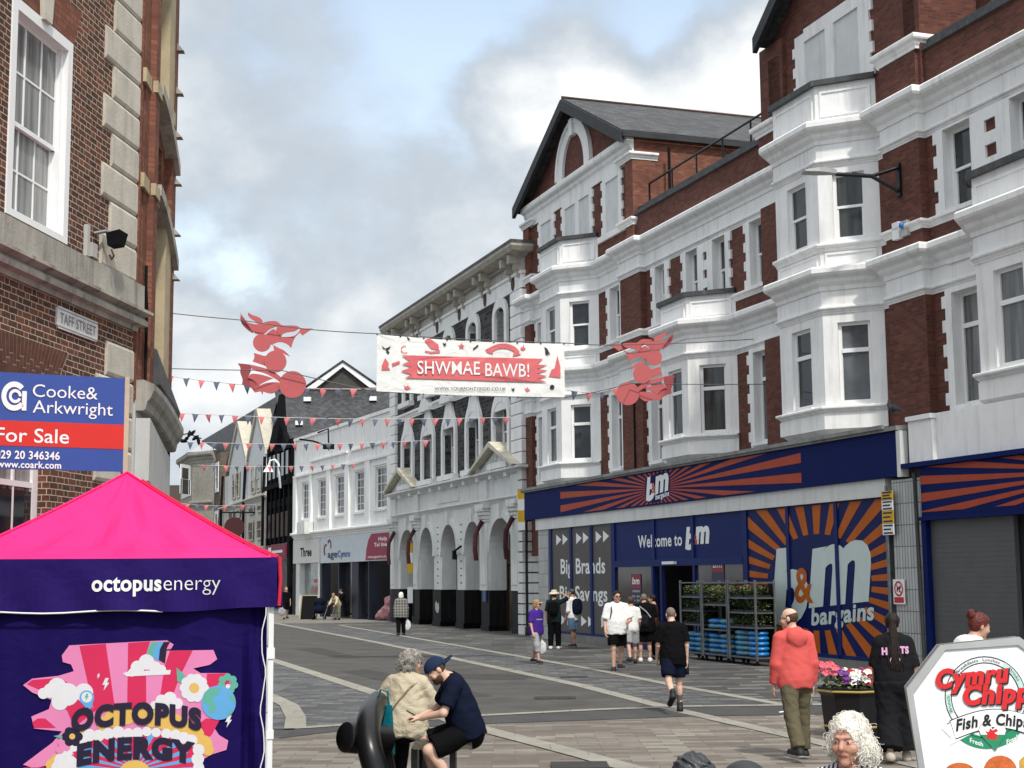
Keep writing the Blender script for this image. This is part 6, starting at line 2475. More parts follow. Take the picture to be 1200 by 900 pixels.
# flower, globe
for k in range(10):
    t = k / 10 * 2 * math.pi
    A(art_white, circ(866 + 52 * math.cos(t), 305 + 52 * math.sin(t), 27), 5)
A(art_yel, circ(866, 305, 27), 6)
A(art_green, [(770, 195), (775, 270), (800, 280), (815, 235)], 4)
for k in range(7):
    t = k / 7 * 2 * math.pi + .2
    A(art_green, circ(1048 + 36 * math.cos(t), 282 + 36 * math.sin(t), 20), 5)
A(art_blue, circ(998, 385, 93, 26), 6)
A(art_green, [(920, 330), (960, 305), (1010, 305), (990, 345), (960, 360), (985, 400), (975, 440), (940, 440), (950, 400), (915, 385)], 7)
A(art_green, [(1045, 330), (1085, 350), (1088, 390), (1060, 360)], 7)
A(art_green, [(1040, 440), (1078, 420), (1060, 455)], 7)
A(art_white, circ(1048, 296, 12), 7)
# lower band: yellow scallops, cloud ring, blue and red rays, sun
for x, y, r in [(640, 470, 50), (700, 480, 50), (760, 500, 55), (820, 525, 50), (870, 560, 50), (915, 610, 50), (940, 640, 32), (380, 500, 40), (430, 470, 50), (500, 460, 45), (570, 450, 40), (250, 560, 30), (95, 720, 32), (130, 700, 40)]:
    A(art_yel, circ(x, y, r), 3)
A(art_mag, [(300, 560), (860, 560), (880, 830), (180, 830), (220, 640)], 4)
for k in range(13):
    t0 = math.pi * (k + .1) / 13
    t1 = math.pi * (k + .55) / 13
    A(art_blue, [(545 + 60 * math.cos(t0), 760 - 60 * math.sin(t0)), (545 + 330 * math.cos(t0), 760 - 215 * math.sin(t0)), (545 + 330 * math.cos(t1), 760 - 215 * math.sin(t1)), (545 + 60 * math.cos(t1), 760 - 60 * math.sin(t1))][::1], 5)
for x, y, r in [(260, 580, 32), (300, 560, 34), (350, 562, 32), (400, 552, 32), (455, 545, 34), (510, 552, 30), (560, 548, 30), (610, 540, 26), (660, 545, 26), (715, 552, 28), (765, 560, 30), (810, 575, 32), (850, 590, 34), (890, 640, 32), (885, 690, 34), (890, 735, 30),
                (170, 650, 40), (150, 700, 42), (190, 720, 50), (130, 735, 36), (215, 620, 30)]:
    A(art_white, circ(x, y, r), 6)
A(art_yel, circ(545, 790, 95, 26), 6)
for x, y in ((150, 600), (140, 640), (175, 625)):
    A(art_pink, circ(x, y, 22), 7)
for k in range(6):
    t = k / 6 * 6.28
    A(art_ink, circ(207 + 34 * math.cos(t), 568 + 32 * math.sin(t), 24), 7)
A(art_yel, circ(207, 567, 16), 8)
A(art_green, [(105, 565), (150, 580), (155, 568), (140, 558)], 7)
for nm, (mb_, m_) in art.items():
    mb_.build('wall_print', m_, wo)


def curve_text(s, x0, x1, y0, cap, rise, bold):
    (a0, z0), (a1, z1) = TP(x0, y0), TP(x1, y0)
    c = abs(TP(x0, y0 - cap)[1] - z0)
    rz = abs(TP(x0, y0 - rise)[1] - z0)
    tilt = z1 - z0
    return (s, a0, a1, z0, c, bold, 0.0, lambda a, z: (a, z + rz * math.sin(math.pi * min(max((a - a0) / (a1 - a0), 0), 1)) ** .8 + tilt * (a - a0) / (a1 - a0) * .5))


text_part('wall_lettering', TF, TN + .017, [curve_text('OCTOPUS', 200, 905, 540, 105, 42, .07), curve_text('ENERGY', 230, 870, 722, 105, 38, .07)], art_ink, wo)

# ================================================================ FOR SALE BOARD
SB = Fr((-5.62, 15.42), 27)
SV = lambda x, y, n=.03: SB.uz(x / 3.75, 420 + y / 3.75, n)
board = thing('for_sale_board', 'blue and red estate agent FOR SALE board projecting from the brick building', 'sign board', SB.p(.8, 0, 4.0))
bl = mat('sign blue', (0.030, 0.068, 0.29), .4, .06, spec=.4)
(aR, zT), (_, zB) = SV(550, 88), SV(545, 498)
zTL, zBL = SV(0, 55)[1], SV(0, 497)[1]
aL = -.0
zt, zb = zT + .0, zB
mb = MB()
mb.box(SB, aL, aR, 0, .03, zb, zt)
mb.build('panel', bl, board)
mb = MB()
zr0, zr1 = SV(300, 392)[1], SV(300, 283)[1]
mb.poly([SB.p(aL, .034, zr0), SB.p(aR, .034, zr0), SB.p(aR, .034, zr1), SB.p(aL, .034, zr1)])
mb.build('red_band', mat('sign red', (.55, .028, .022), .4, .05), board)
mb = MB()
mb.box(SB, aR, aR + .05, -.08, .03, zb - .35, zt + .02)
mb.box(SB, aL, aR, -.08, 0, zt - .12, zt - .05)
mb.box(SB, aL, aR, -.08, 0, zb + .05, zb + .12)
mb.build('timber_post', mat('pale timber', (.45, .38, .28), .8, .2), board)


def sbt(s, x0, x1, yb, yc, bold):
    (a0, z0), (a1, _q) = SV(x0, yb), SV(x1, yb)
    return (s, a0, a1, z0, SV(x0, yc)[1] - z0, bold)


text_part('sign_letters', SB, .038, [sbt('Cooke&', 143, 428, 168, 112, -.002), sbt('Arkwright', 143, 495, 238, 182, -.002), sbt('For Sale', -20, 302, 364, 302, .008), sbt('029 20 346346', -22, 262, 438, 403, .02), sbt('www.coark.com', -14, 268, 478, 448, .02)], sign_white, board)
mb = MB()
(c0, cz), (c1, _q) = SV(62, 166), SV(118, 166)
rr = (c1 - c0)
ring(mb, SB, .032, .04, c0, cz, rr * .62, rr * 1.0, rr * .75, rr * 1.2, 26, t0=.75, t1=5.6)
ring(mb, SB, .032, .041, c0 + .01, cz, rr * .28, rr * .50, rr * .32, rr * .58, 20, t0=.0, t1=5.9)
mb.box(SB, c0 + rr * .62, c0 + rr * .98, .032, .04, cz - rr * 1.15, cz + rr * .45)
mb.build('sign_emblem', sign_white, board)

# ================================================================ BANNER, DRAGONS, WIRES, BUNTING
BY = 37.0
BF = Fr((0, BY), 0)
bz = lambda x, y: BF.uz(x, y, 0)
ban = thing('banner', 'white vinyl street banner lettered SHWMAE BAWB in a red ribbon, strung across the street', 'banner', BF.p(*[bz(551, 430)[0], 0, bz(551, 466)[1]]))


def brip(a, z):
    return .012 * math.sin(a * 2.1 + z * 1.7) + .005 * math.sin(a * 4.3 - z * 2.0)


banner_m = cloth_mat('white banner vinyl', (.76, .76, .74), .5, 1.0, 1.6)
TLb, TRb, BRb, BLb = bz(442, 392), bz(661, 403), bz(662, 466), bz(441, 459)


def BPt(u, v):
    t = (TLb[0] + (TRb[0] - TLb[0]) * u, TLb[1] + (TRb[1] - TLb[1]) * u - .05 * math.sin(math.pi * u))
    b = (BLb[0] + (BRb[0] - BLb[0]) * u, BLb[1] + (BRb[1] - BLb[1]) * u - .04 * math.sin(math.pi * u))
    return b[0] + (t[0] - b[0]) * v, b[1] + (t[1] - b[1]) * v


def bgrid(mb, fu0, fu1, v0, v1, n, nu=40, nv=10):
    """patch between left edge fu0(v) and right edge fu1(v)"""
    for i in range(nu):
        for j in range(nv):
            P = []
            for di, dj in ((0, 0), (1, 0), (1, 1), (0, 1)):
                v = v0 + (v1 - v0) * (j + dj) / nv
                u = fu0(v) + (fu1(v) - fu0(v)) * (i + di) / nu
                a, z = BPt(u, v)
                P.append(BF.p(a, brip(a, z) + n, z))
            mb.poly(P, 0, True)


mb = MB()
bgrid(mb, lambda v: 0, lambda v: 1, 0, 1, 0, 60, 18)
bm_ = mb.build('vinyl_sheet', banner_m, ban)
coral = cloth_mat('coral red print', (.62, .15, .16), .5, 1.0, 1.6)
ink_m = mat('charcoal print', (.02, .02, .03), .6, .1)
def bshape(mb, pts, n=.022):
    """pts in pixels of the 1200x470 enlargement of the banner"""
    P = [bz(440 + x / 5.217, 380 + y / 5.217) for x, y in pts]
    mb.poly([BF.p(a, brip(a, z) + n, z) for a, z in P])


mb = MB()
lin = lambda p, q, n: [(p[0] + (q[0] - p[0]) * t / n, p[1] + (q[1] - p[1]) * t / n) for t in range(n)]
bshape(mb, (lin((158, 190), (1025, 212), 14) + [(1025, 212), (985, 248), (1052, 250), (985, 275), (1056, 282), (985, 303), (1050, 318), (995, 335)] + lin((1052, 357), (178, 330), 14) + [(178, 330), (222, 308), (155, 288), (222, 262), (162, 246), (212, 226)])[::-1], .028)
mb.build('ribbon', coral, ban)

red_ = MB()
for P in ([(300, 100), (330, 85), (385, 125), (390, 160), (340, 150)], [(300, 160), (345, 168), (395, 160), (395, 175), (340, 180), (305, 172)], [(1060, 320), (1075, 280), (1095, 270), (1112, 190), (1130, 260), (1132, 328)],
          [(40, 250), (60, 208), (82, 240), (78, 262), (92, 278), (38, 280)], [(100, 240), (148, 225), (150, 240), (104, 258)], [(505, 130), (520, 128), (526, 112), (532, 128), (546, 130), (534, 138), (540, 152), (526, 144), (512, 152), (518, 138)],
          [(175, 375), (190, 382), (200, 370), (204, 385), (220, 390), (195, 400), (180, 395)], [(912, 390), (925, 395), (930, 382), (936, 396), (948, 400), (930, 412), (918, 405)], [(885, 145), (900, 140), (905, 122), (910, 142), (920, 150), (905, 160), (892, 158)]):
    bshape(red_, P[::-1])
for k in range(9):
    t0, t1 = math.pi * (.12 + .76 * k / 9), math.pi * (.12 + .76 * (k + 1) / 9)
    q = lambda r, ry_, t: (780 + r * math.cos(t), 200 - ry_ * math.sin(t))
    bshape(red_, [q(110, 82, t0), q(110, 82, t1), q(82, 52, t1), q(82, 52, t0)][::-1])
bshape(red_, [(668, 158), (705, 140), (720, 185)][::-1])
bshape(red_, [(838, 198), (850, 160), (892, 186)][::-1])
for k in range(12):
    t0, t1 = 1.2 + k * .36, 1.2 + (k + 1) * .36
    q = lambda r, t: (180 + r * math.cos(t), 155 - r * math.sin(t))
    bshape(red_, [q(24, t0), q(24, t1), q(19, t1), q(19, t0)][::-1])
red_.build('print_motif', coral, ban)
blk = MB()
for P in ([(38, 130), (60, 150), (85, 140), (95, 130), (88, 150), (72, 160), (88, 172), (80, 182), (66, 172), (68, 158), (48, 150)], [(1030, 138), (1050, 150), (1070, 190), (1045, 172)], [(1036, 160), (1050, 178), (1058, 192), (1040, 186)],
          [(410, 110), (425, 120), (432, 108), (432, 125), (425, 136), (415, 125)], [(830, 390), (842, 396), (848, 385), (850, 400), (846, 412), (835, 402)], [(190, 75), (205, 85), (214, 100), (200, 95)], [(595, 150), (625, 125), (632, 132), (600, 158)]):
    bshape(blk, P[::-1])
bshape(blk, circ(1080, 385, 14)[::1])
blk.build('print_motif', ink_m, ban)


def bwarp(a, z):
    return a, z


def btxt(s, x0, x1, yb, yc, bold, m, tilt=0, n=.05):
    (a0, z0), (a1, _q) = bz(440 + x0 / 5.217, 380 + yb / 5.217), bz(440 + x1 / 5.217, 380 + yb / 5.217)
    cap = bz(440 + x0 / 5.217, 380 + yc / 5.217)[1] - z0
    v, f = text_fit(s, a0, a1, z0, cap, bold)
    mb = MB()
    mb.mesh([BF.p(a, brip(a, z) + n, z - tilt * (a - a0) / (a1 - a0)) for a, z in v], f, 0, False)
    mb.build('lettering', m, ban)


btxt('SHWMAE', 258, 640, 305, 225, .006, sign_white, .03)
btxt('BAWB!', 672, 940, 318, 238, .006, sign_white, .03)
btxt('WWW.YOURPONTYRIDD.CO.UK', 362, 800, 404, 386, .01, ink_m, .02)
mb = MB()
for k in range(9):
    for v in (.0, 1.0):
        a, z = BPt(k / 8, v)
        mb.lathe(BF.p(a, brip(a, z) + .01, z), [(0, -.02), (.025, 0), (0, .02)], 6)
mb.build('eyelet', black_matt, ban)

# dragon silhouettes cut from sheet
dr_m = mat('coral sheet', (.45, .10, .105), .55, .06, spec=.3)
dr_shade = mat('coral sheet in shade', (.31, .065, .075), .55, .06, spec=.3)  # same coral, darkened to paint in the shade on the bent-back tips
DRG = dict(
    hornA=[(118, 145), (128, 178), (160, 205), (215, 222), (265, 214), (300, 215), (330, 224), (352, 232), (330, 240), (300, 253), (275, 280), (245, 286), (200, 276)],
    tipA=[(118, 145), (128, 178), (160, 205), (200, 217), (200, 276), (170, 260), (130, 222), (112, 185)],
    hornB=[(172, 142), (192, 160), (237, 172), (262, 192), (258, 212), (228, 218), (212, 198), (185, 185), (166, 160)],
    brow=[(262, 206), (330, 196), (360, 203), (385, 228), (430, 226), (482, 228), (500, 240), (470, 264), (420, 270), (392, 278), (375, 300), (345, 262), (355, 236), (325, 222)],
    snout=[(345, 255), (375, 300), (415, 301), (460, 297), (495, 270), (502, 246), (582, 246), (545, 270), (515, 291), (500, 272), (470, 297), (455, 330), (443, 371), (420, 345), (375, 330), (340, 339), (320, 352), (296, 330), (270, 300), (300, 268), (330, 248)],
    neck=[(330, 350), (365, 372), (400, 385), (440, 426), (400, 410), (370, 392), (335, 388)],
    shoulder=[(205, 402), (240, 412), (285, 425), (322, 400), (340, 450), (290, 490), (250, 475), (198, 457), (212, 430)],
    wing1=[(180, 476), (285, 500), (345, 528), (385, 562), (378, 590), (330, 560), (275, 530), (190, 512)],
    wing2=[(190, 530), (275, 545), (330, 565), (300, 575), (250, 600), (236, 612), (205, 575), (165, 560)],
    wing3=[(240, 612), (290, 590), (365, 590), (372, 630), (330, 662), (300, 662), (255, 645), (214, 655), (205, 620)],
    tipW=[(95, 463), (150, 470), (180, 476), (190, 512), (165, 555), (205, 575), (236, 612), (212, 655), (190, 625), (150, 605), (125, 600), (132, 570), (110, 520), (118, 495)])
DC = [(258, 338, 57), (345, 458, 70), (455, 605, 86)]


def soften(P):
    o = []
    for i in range(len(P)):
        a, b, c = Vector(P[i - 1]), Vector(P[i]), Vector(P[(i + 1) % len(P)])
        if (b - a).angle(c - b, 0) < 1.1:
            o += [tuple(b.lerp(a, .25)), tuple(b.lerp(c, .25))]
        else:
            o.append(P[i])
    return o


DRG = {k_: soften(soften(v_)) for k_, v_ in DRG.items()}


def dragon(label, px0, py0, k, mirror, Y):
    fr = Fr((0, Y), 0)
    sg = -1 if mirror else 1
    M = lambda x, y: fr.uz(px0 + sg * (x - 455) * k, py0 + (y - 605) * k, 0)
    c = M(330, 690)
    d = thing('dragon_cutout', label, 'street decoration', fr.p(c[0], 0, c[1]))
    mb = MB()
    for nm, P in DRG.items():
        if nm.startswith('tip'):
            continue
        mb.plate(fr, [M(*p) for p in P], 0, .03)
    for j, (x, y, r) in enumerate(DC):
        mb.plate(fr, [M(*p) for p in circ(x, y, r, 28)], .0 + .012 * (j + 1), .034 + .012 * (j + 1))
    b_ = mb.build('dragon_body', dr_m, d)
    mb = MB()
    for nm, far in (('tipA', 118), ('tipW', 95)):
        pts = DRG[nm]
        Q = []
        for p in pts:
            a, z = M(*p)
            w = max(0, (200 - p[0])) / 110
            Q.append(fr.p(a, -.16 * w, z))
        mb.extr(Q, fr.N * .03)
    mb.build('wing_tip', dr_shade, d)
    return d


dragon('coral red dragon cut-out facing right, hung on the wire left of the banner', 343.3, 450.9, 1 / 5.4545, False, BY + .2)
dragon('coral red dragon cut-out facing left, hung on the wire in front of the bay windows', 735.5, 461.6, .86 / 5.4545, True, 41.0)


def wire(name, label, pts, r=.012, cat='wire'):
    P = []
    for i in range(len(pts) - 1):
        a, b = dep(*pts[i]), dep(*pts[i + 1])
        L = (b - a).length
        for k in range(8):
            t = k / 8
            q = a.lerp(b, t)
            q.z -= .012 * L * math.sin(math.pi * t) * .5
            P.append(q)
    P.append(dep(*pts[-1]))
    mb = MB()
    mb.tube(P, r, 5)
    o = mb.build(name, mat('steel wire', (.10, .10, .105), .5, .1))
    return tag(o, label, cat)


wire('support_wire', 'upper wire carrying both dragons and the banner top across the street', [(150, 361, 36), (282, 375, BY), (362, 386, BY), (441, 391, BY), (662, 402, BY), (735, 404, 40.8), (890, 397, 41)])
wire('support_wire', 'lower wire tied to the foot of the banner and dragons', [(150, 430, 36), (330, 434, BY), (441, 459, BY), (662, 466, BY), (740, 449, 40.8), (908, 450, 40)])
flag_r = cloth_mat('faded red flag', (.52, .15, .16), .7, .3)
flag_b = cloth_mat('faded blue grey flag', (.11, .12, .17), .7, .3)
flag_w = mat('flag text white', (.55, .52, .52), .7, .1)
bpr = {}


def bunting(label, p0, p1, n, w=.22, h=.28, first=0, sag=.12):
    a, b = dep(*p0), dep(*p1)
    bt_ = thing('bunting', label, 'bunting', ((a + b) / 2), 'strings of triangular bunting across the street')
    base = (a + b) / 2
    pos = lambda t: a.lerp(b, t) + Vector((0, 0, -sag * math.sin(math.pi * t)))
    mb = MB()
    mb.tube([pos(i / 20) for i in range(21)], .010, 5)
    mb.build('string', mat('white cord', (.55, .55, .55), .6, .1), bt_)
    for i in range(n):
        t = (i + .5) / n
        m_ = flag_r if (i + first) % 2 == 0 else flag_b
        key = (m_.name, round(w, 3))
        if key not in bpr:
            me = MB()
            f = []
            N = 5
            for r_ in range(N):
                for s_, e_ in ((0, 1),):
                    y0, y1 = -h * r_ / N, -h * (r_ + 1) / N
                    w0, w1 = w / 2 * (1 - r_ / N), w / 2 * (1 - (r_ + 1) / N)
                    bow = lambda y: .02 * math.sin(y * 14)
                    me.poly([(-w0, bow(y0), y0), (w0, bow(y0) - .01, y0), (w1, bow(y1) - .01, y1), (-w1, bow(y1), y1)], 0, True)
            o = me.build('flag', [m_], bt_)
            o.data.transform(Matrix.Translation(wloc(bt_)))
            bpr[key] = o
        else:
            o = bpr[key].copy()
            COL.objects.link(o)
            o.parent = bt_
        o.location = pos(t) - base
        o.rotation_euler = (random.uniform(-.25, .25), random.uniform(-.12, .12), random.uniform(-.5, .5))
    return bt_


bunting('nearest bunting string passing behind the left dragon towards the foot of the banner', (192, 440, 39), (441, 456, 39), 14, .19, .25)
bunting('short bunting run between the banner and the right dragon', (664, 457, 38), (728, 453, 43), 4, .19, .25, 1)
bunting('bunting string crossing below the banner over the bank front', (205, 484, 46), (600, 489, 50), 27, .21, .28)
bunting('bunting string in front of the white building cornice', (216, 518, 58), (505, 516, 62), 22, .24, .30, 1)
bunting('high bunting string in front of the twin gables', (232, 545, 74), (420, 543, 78), 15, .25, .32)
bunting('farthest bunting string sagging in front of the bay window house', (203, 589, 80), (300, 591, 84), 9, .27, .34, 1)
mb = MB()
for k in range(7):
    p = dep(211 + k * 3.6, 512 + 5 * math.sin(k * 1.3), 50)
    mb.lathe(p, [(0, -.16), (.07, -.04), (.05, .08), (0, .16)], 6, axis=(math.sin(k * 2.1), .2, math.cos(k * 1.7)))
mb.tube([dep(205, 512, 50), dep(220, 508, 50), dep(236, 514, 50)], .02, 5)
tag(mb.build('hanging_ornament', black_matt), 'small black leafy ornament strung beside the grey doorway hood', 'street decoration')

# ================================================================ LAMP, SIGNS, BOXES ON THE TERRACE
LA = BM.uz(1055, 215, WN + .2)
lamp = thing('street_lamp', 'black bracket street lamp with flat grey lantern fixed to the red brick pier', 'street lamp', BM.p(LA[0], WN + .25, LA[1]))
zb_, zt_ = BM.uz(1058, 228, WN + .25)[1], BM.uz(1056, 190, WN + .25)[1]
mb = MB()
mb.box(BM, LA[0] - .07, LA[0] + .07, WN + .2, WN + .27, zb_, zt_)
tip = BM.p(LA[0] - .25, WN + 1.75, BM.uz(990, 199, WN + 1.75)[1])
mb.tube([BM.p(LA[0], WN + .27, zb_ + .12), BM.p(LA[0] - .10, WN + .9, zb_ + .45), tip], .05, 8)
mb.tube([BM.p(LA[0], WN + .27, zt_ - .1), BM.p(LA[0] - .12, WN + .9, zt_ - .32), BM.p(LA[0] - .18, WN + 1.35, tip.z + .03)], .045, 8)
mb.build('bracket', black_paint, lamp)
mb = MB()
ax = (tip - BM.p(LA[0] - .1, WN + .9, zb_ + .45)).normalized()
ax.z *= .4
side_ = ax.cross(Vector((0, 0, 1))).normalized()
P = []
for t, w, hgt in ((0, .08, .10), (.18, .13, .13), (.45, .19, .11), (.78, .16, .05)):
    P.append([tip + ax * t + side_ * w, tip + ax * t - side_ * w, tip + ax * t - side_ * w * .7 + Vector((0, 0, hgt)), tip + ax * t + side_ * w * .7 + Vector((0, 0, hgt))])
for i in range(3):
    for j in range(4):
        mb.poly([P[i][j], P[i + 1][j], P[i + 1][(j + 1) % 4], P[i][(j + 1) % 4]])
mb.poly(P[0])
mb.poly(P[-1])
mb.lathe(tip + ax * .28 + Vector((0, 0, .06)), [(.06, 0), (.06, .06), (.03, .09), (0, .09)], 10)
mb.build('lantern', mat('pale grey lantern', (.25, .26, .26), .5, .1), lamp)
bx = BM.uz(1055, 268, WN + .28)
ab = thing('alarm_box', 'white alarm box with blue lamp fixed below the street lamp', 'alarm box', BM.p(bx[0], WN + .25, bx[1] - .2))
mb = MB()
mb.box(BM, bx[0] - .28, bx[0] - .02, WN + .2, WN + .32, bx[1] - .22, bx[1] + .18)
mb.build('case', sign_white, ab)
mb = MB()
mb.box(BM, bx[0] + .05, bx[0] + .28, WN + .2, WN + .3, bx[1] - .2, bx[1] + .15)
mb.build('case', MATS['grey plastic box'], ab)
mb = MB()
mb.lathe(BM.p(bx[0] + .14, WN + .34, bx[1] + .03), [(0, -.08), (.07, -.02), (.06, .06), (0, .09)], 8)
mb.build('lamp', mat('blue lamp', (.03, .15, .4), .3, .05), ab)
# pigeon on the ledge
pg = BM.uz(1047, 484, -.1)
pgn = thing('pigeon', 'dark grey pigeon perched on the shopfront ledge beside the white bay', 'bird', BM.p(pg[0], -.1, pg[1] - .05), None, R(20))
V, F = surf_net(lambda p: sminl([ell(p, (0, 0, .13), (.055, .12, .065)), rc(p, (0, .08, .16), (0, .11, .24), .045, .030), ell(p, (0, .115, .265), (.027, .034, .028)), rc(p, (0, .14, .262), (0, .165, .255), .009, .004), rc(p, (0, -.08, .11), (0, -.24, .06), .045, .02),
                                            rc(p, (.02, .01, .08), (.02, .02, .0), .009, .007), rc(p, (-.02, .01, .08), (-.02, .02, .0), .009, .007)], .02), (-.12, -.32, -.02), (.12, .22, .34), .011)
np_obj('body', V, F, mat('pigeon grey', (.035, .038, .045), .6, .4, 12), pgn)
pgn.scale = (1.25,) * 3
# parking plates and notice on the pier
ys = BM.uz(1040, 575, .12)
yl = mat('yellow plate', (.62, .36, .01), .45, .1)
pk = thing('parking_sign', 'tall stack of yellow and white parking plates fixed at the edge of the tiled pier', 'sign', BM.p(20.4, .1, 3.0))
mb = MB()
mb.tube([BM.p(20.28, .05, 0), BM.p(20.28, .05, 4.1)], .03, 8)
mb.build('post', steel, pk)
mb = MB()
mb2 = MB()
mb3 = MB()
zs_ = [(3.97, 3.78, 0), (3.77, 3.55, 1), (3.54, 3.27, 0), (3.26, 3.02, 1)]
for z1_, z0_, w in zs_:
    (mb2 if w else mb).box(BM, 20.17, 20.60, .09, .105, z0_, z1_)
    for k in range(3):
        zc = z0_ + (z1_ - z0_) * (k + .5) / 3
        mb3.box(BM, 20.21, 20.56 - .06 * (k % 2), .105, .107, zc - .018, zc + .018)
mb.build('yellow_plate', yl, pk)
mb2.build('white_plate', sign_white, pk)
mb3.build('plate_text', ink_m, pk)
nd = thing('notice_sign', 'white no dogs notice with red ring on the tiled pier', 'sign', BM.p(20.6, .05, 1.5))
mb = MB()
mb.box(BM, 20.40, 20.82, .03, .05, 1.53, 2.06)
mb.build('plate', sign_white, nd)
mb = MB()
ring(mb, BM, .05, .054, 20.61, 1.86, .125, .165, .125, .165, 20, t1=2 * math.pi)
mb.plate(BM, [(20.51, 1.94), (20.53, 1.96), (20.71, 1.78), (20.69, 1.76)], .05, .056)
mb.box(BM, 20.43, 20.79, .05, .054, 1.56, 1.68)
mb.build('red_ring', mat('notice red', (.45, .015, .03), .4, .05), nd)
mb = MB()
mb.plate(BM, [(20.53, 1.80), (20.55, 1.89), (20.64, 1.90), (20.68, 1.94), (20.70, 1.89), (20.66, 1.86), (20.65, 1.79), (20.62, 1.79), (20.61, 1.84), (20.57, 1.84), (20.56, 1.79)], .05, .053)
mb.build('dog_symbol', black_matt, nd)


def post_sign(label, px_, py_, ptop, Y, plates):
    g0 = gnd(px_, py_)
    if Y:
        g0 = Vector((dep(px_, py_, Y).x, Y, 0))
    zt_ = dep(px_, ptop, g0.y).z
    s_ = thing('sign_post', label, 'sign post', g0)
    mb = MB()
    mb.tube([g0, g0 + Vector((0, 0, zt_))], .055, 8)
    mb.lathe(g0 + Vector((0, 0, 0)), [(.09, 0), (.09, .3), (.06, .34)], 10)
    mb.build('post', black_paint, s_)
    fr = Fr((g0.x, g0.y), -25)
    mb = MB()
    m2 = MB()
    for i, (z1_, z0_, w) in enumerate(plates):
        (m2 if w else mb).box(fr, -.32, -.02, .06, .08, zt_ - z0_, zt_ - z1_)
    mb.build('yellow_plate', yl, s_)
    m2.build('white_plate', sign_white, s_)


post_sign('black sign post with yellow plates at the right hand end of the bank arcade', 618, 744, 572, 57.5, [(.02, .42, 0), (.42, .85, 1), (.85, 1.3, 0), (1.3, 1.6, 1)])
post_sign('black sign post with yellow and white plates in front of the leftmost bank arch', 485, 729, 636, 75.5, [(.02, .5, 0), (.5, 1.0, 1), (1.0, 1.5, 0), (2.2, 3.0, 1)])
# far hanging sign, wall lamps
hs = FH.uz(275, 618, 1.2)
hg = thing('hanging_sign', 'round dark red hanging sign on a bracket below the white gables', 'sign', FH.p(hs[0], 1.2, hs[1] - .8))
mb = MB()
mb.lathe(FH.p(hs[0], 1.2, hs[1]) - Vector((0, .06, 0)), [(0, 0), (.75, 0), (.75, .12), (0, .12)], 24, 0, False, axis=(0.05, -1, 0))
mb.build('disc', mat('maroon disc', (.05, .012, .014), .5, .1), hg)
mb = MB()
mb.tube([FH.p(hs[0], -.3, hs[1] + 1.1), FH.p(hs[0], 2.2, hs[1] + 1.1)], .05, 6)
mb.tube([FH.p(hs[0], 1.2, hs[1] + 1.1), FH.p(hs[0], 1.2, hs[1] + .7)], .03, 6)
mb.build('bracket', black_matt, hg)
mb = MB()
q = FH.p(hs[0], 1.2, hs[1])
fh2 = Fr((q.x, q.y), 3)
mb.box(fh2, -.45, .45, .08, .09, hs[1] - .08, hs[1] + .14)
mb.build('sign_letters', sign_white, hg)
wl_ = dep(324, 550, 84)
wlm = thing('wall_lamp', 'white swan neck wall lamp on the black timber building', 'lamp', wl_)
mb = MB()
mb.tube([wl_ + Vector(p) for p in ((.15, .5, -1.0), (.15, 0, -.2), (.12, 0, .3), (-.1, 0, .55), (-.35, 0, .5), (-.45, 0, .2))], .06, 8)
mb.lathe(wl_ + Vector((-.45, 0, -.15)), [(.30, 0), (.22, .15), (.08, .35), (0, .4)], 12)
mb.build('lamp_arm', sign_white, wlm)
fl2 = dep(384, 521, 82)
flt = thing('wall_floodlight', 'dark floodlight on a curved arm above the white building windows', 'floodlight', fl2)
mb = MB()
mb.tube([fl2 + Vector(p) for p in ((-1.6, .4, .35), (-.8, 0, .2), (-.1, 0, -.05))], .05, 6)
mb.tube([fl2 + Vector(p) for p in ((-.6, .4, .7), (.0, .2, .9), (.05, 0, .1))], .05, 6)
mb.box(Fr((fl2.x, fl2.y), 0), -.25, .35, -.15, .15, fl2.z - .25, fl2.z + .05)
mb.build('lamp_head', black_matt, flt)

# ================================================================ PLANT TROLLEYS
tro = []
leaf = mat('dark leaves', (.036, .070, .022), .6, .4, 9)
leaf2 = mat('pale leaves', (.15, .19, .075), .6, .3, 9)
petal = {'yellow': mat('yellow petals', (.62, .40, .03), .6, .1), 'pink': mat('pink petals', (.55, .10, .14), .6, .15), 'white': mat('white petals', (.65, .65, .60), .6, .1), 'red': mat('red petals', (.38, .015, .02), .6, .1), 'purple': mat('purple petals', (.13, .03, .20), .6, .1)}
soil = mat('black plastic tray', (.015, .015, .016), .6, .2)
bagb = mat('blue compost bag', (.010, .155, .42), .35, .12, 5, .5, 9, spec=.5)
bagg = mat('green patterned compost bag', (.03, .19, .34), .4, .3, 6, .5, 9, spec=.4, streak=.95, streak_col=(.34, .36, .13))
TU = [(11.72, 12.95), (13.02, 14.42), (14.5, 15.92)]
TL = ['plant trolley nearest the shop door', 'middle plant trolley with yellow flowers', 'plant trolley at the end nearest the big window logo']
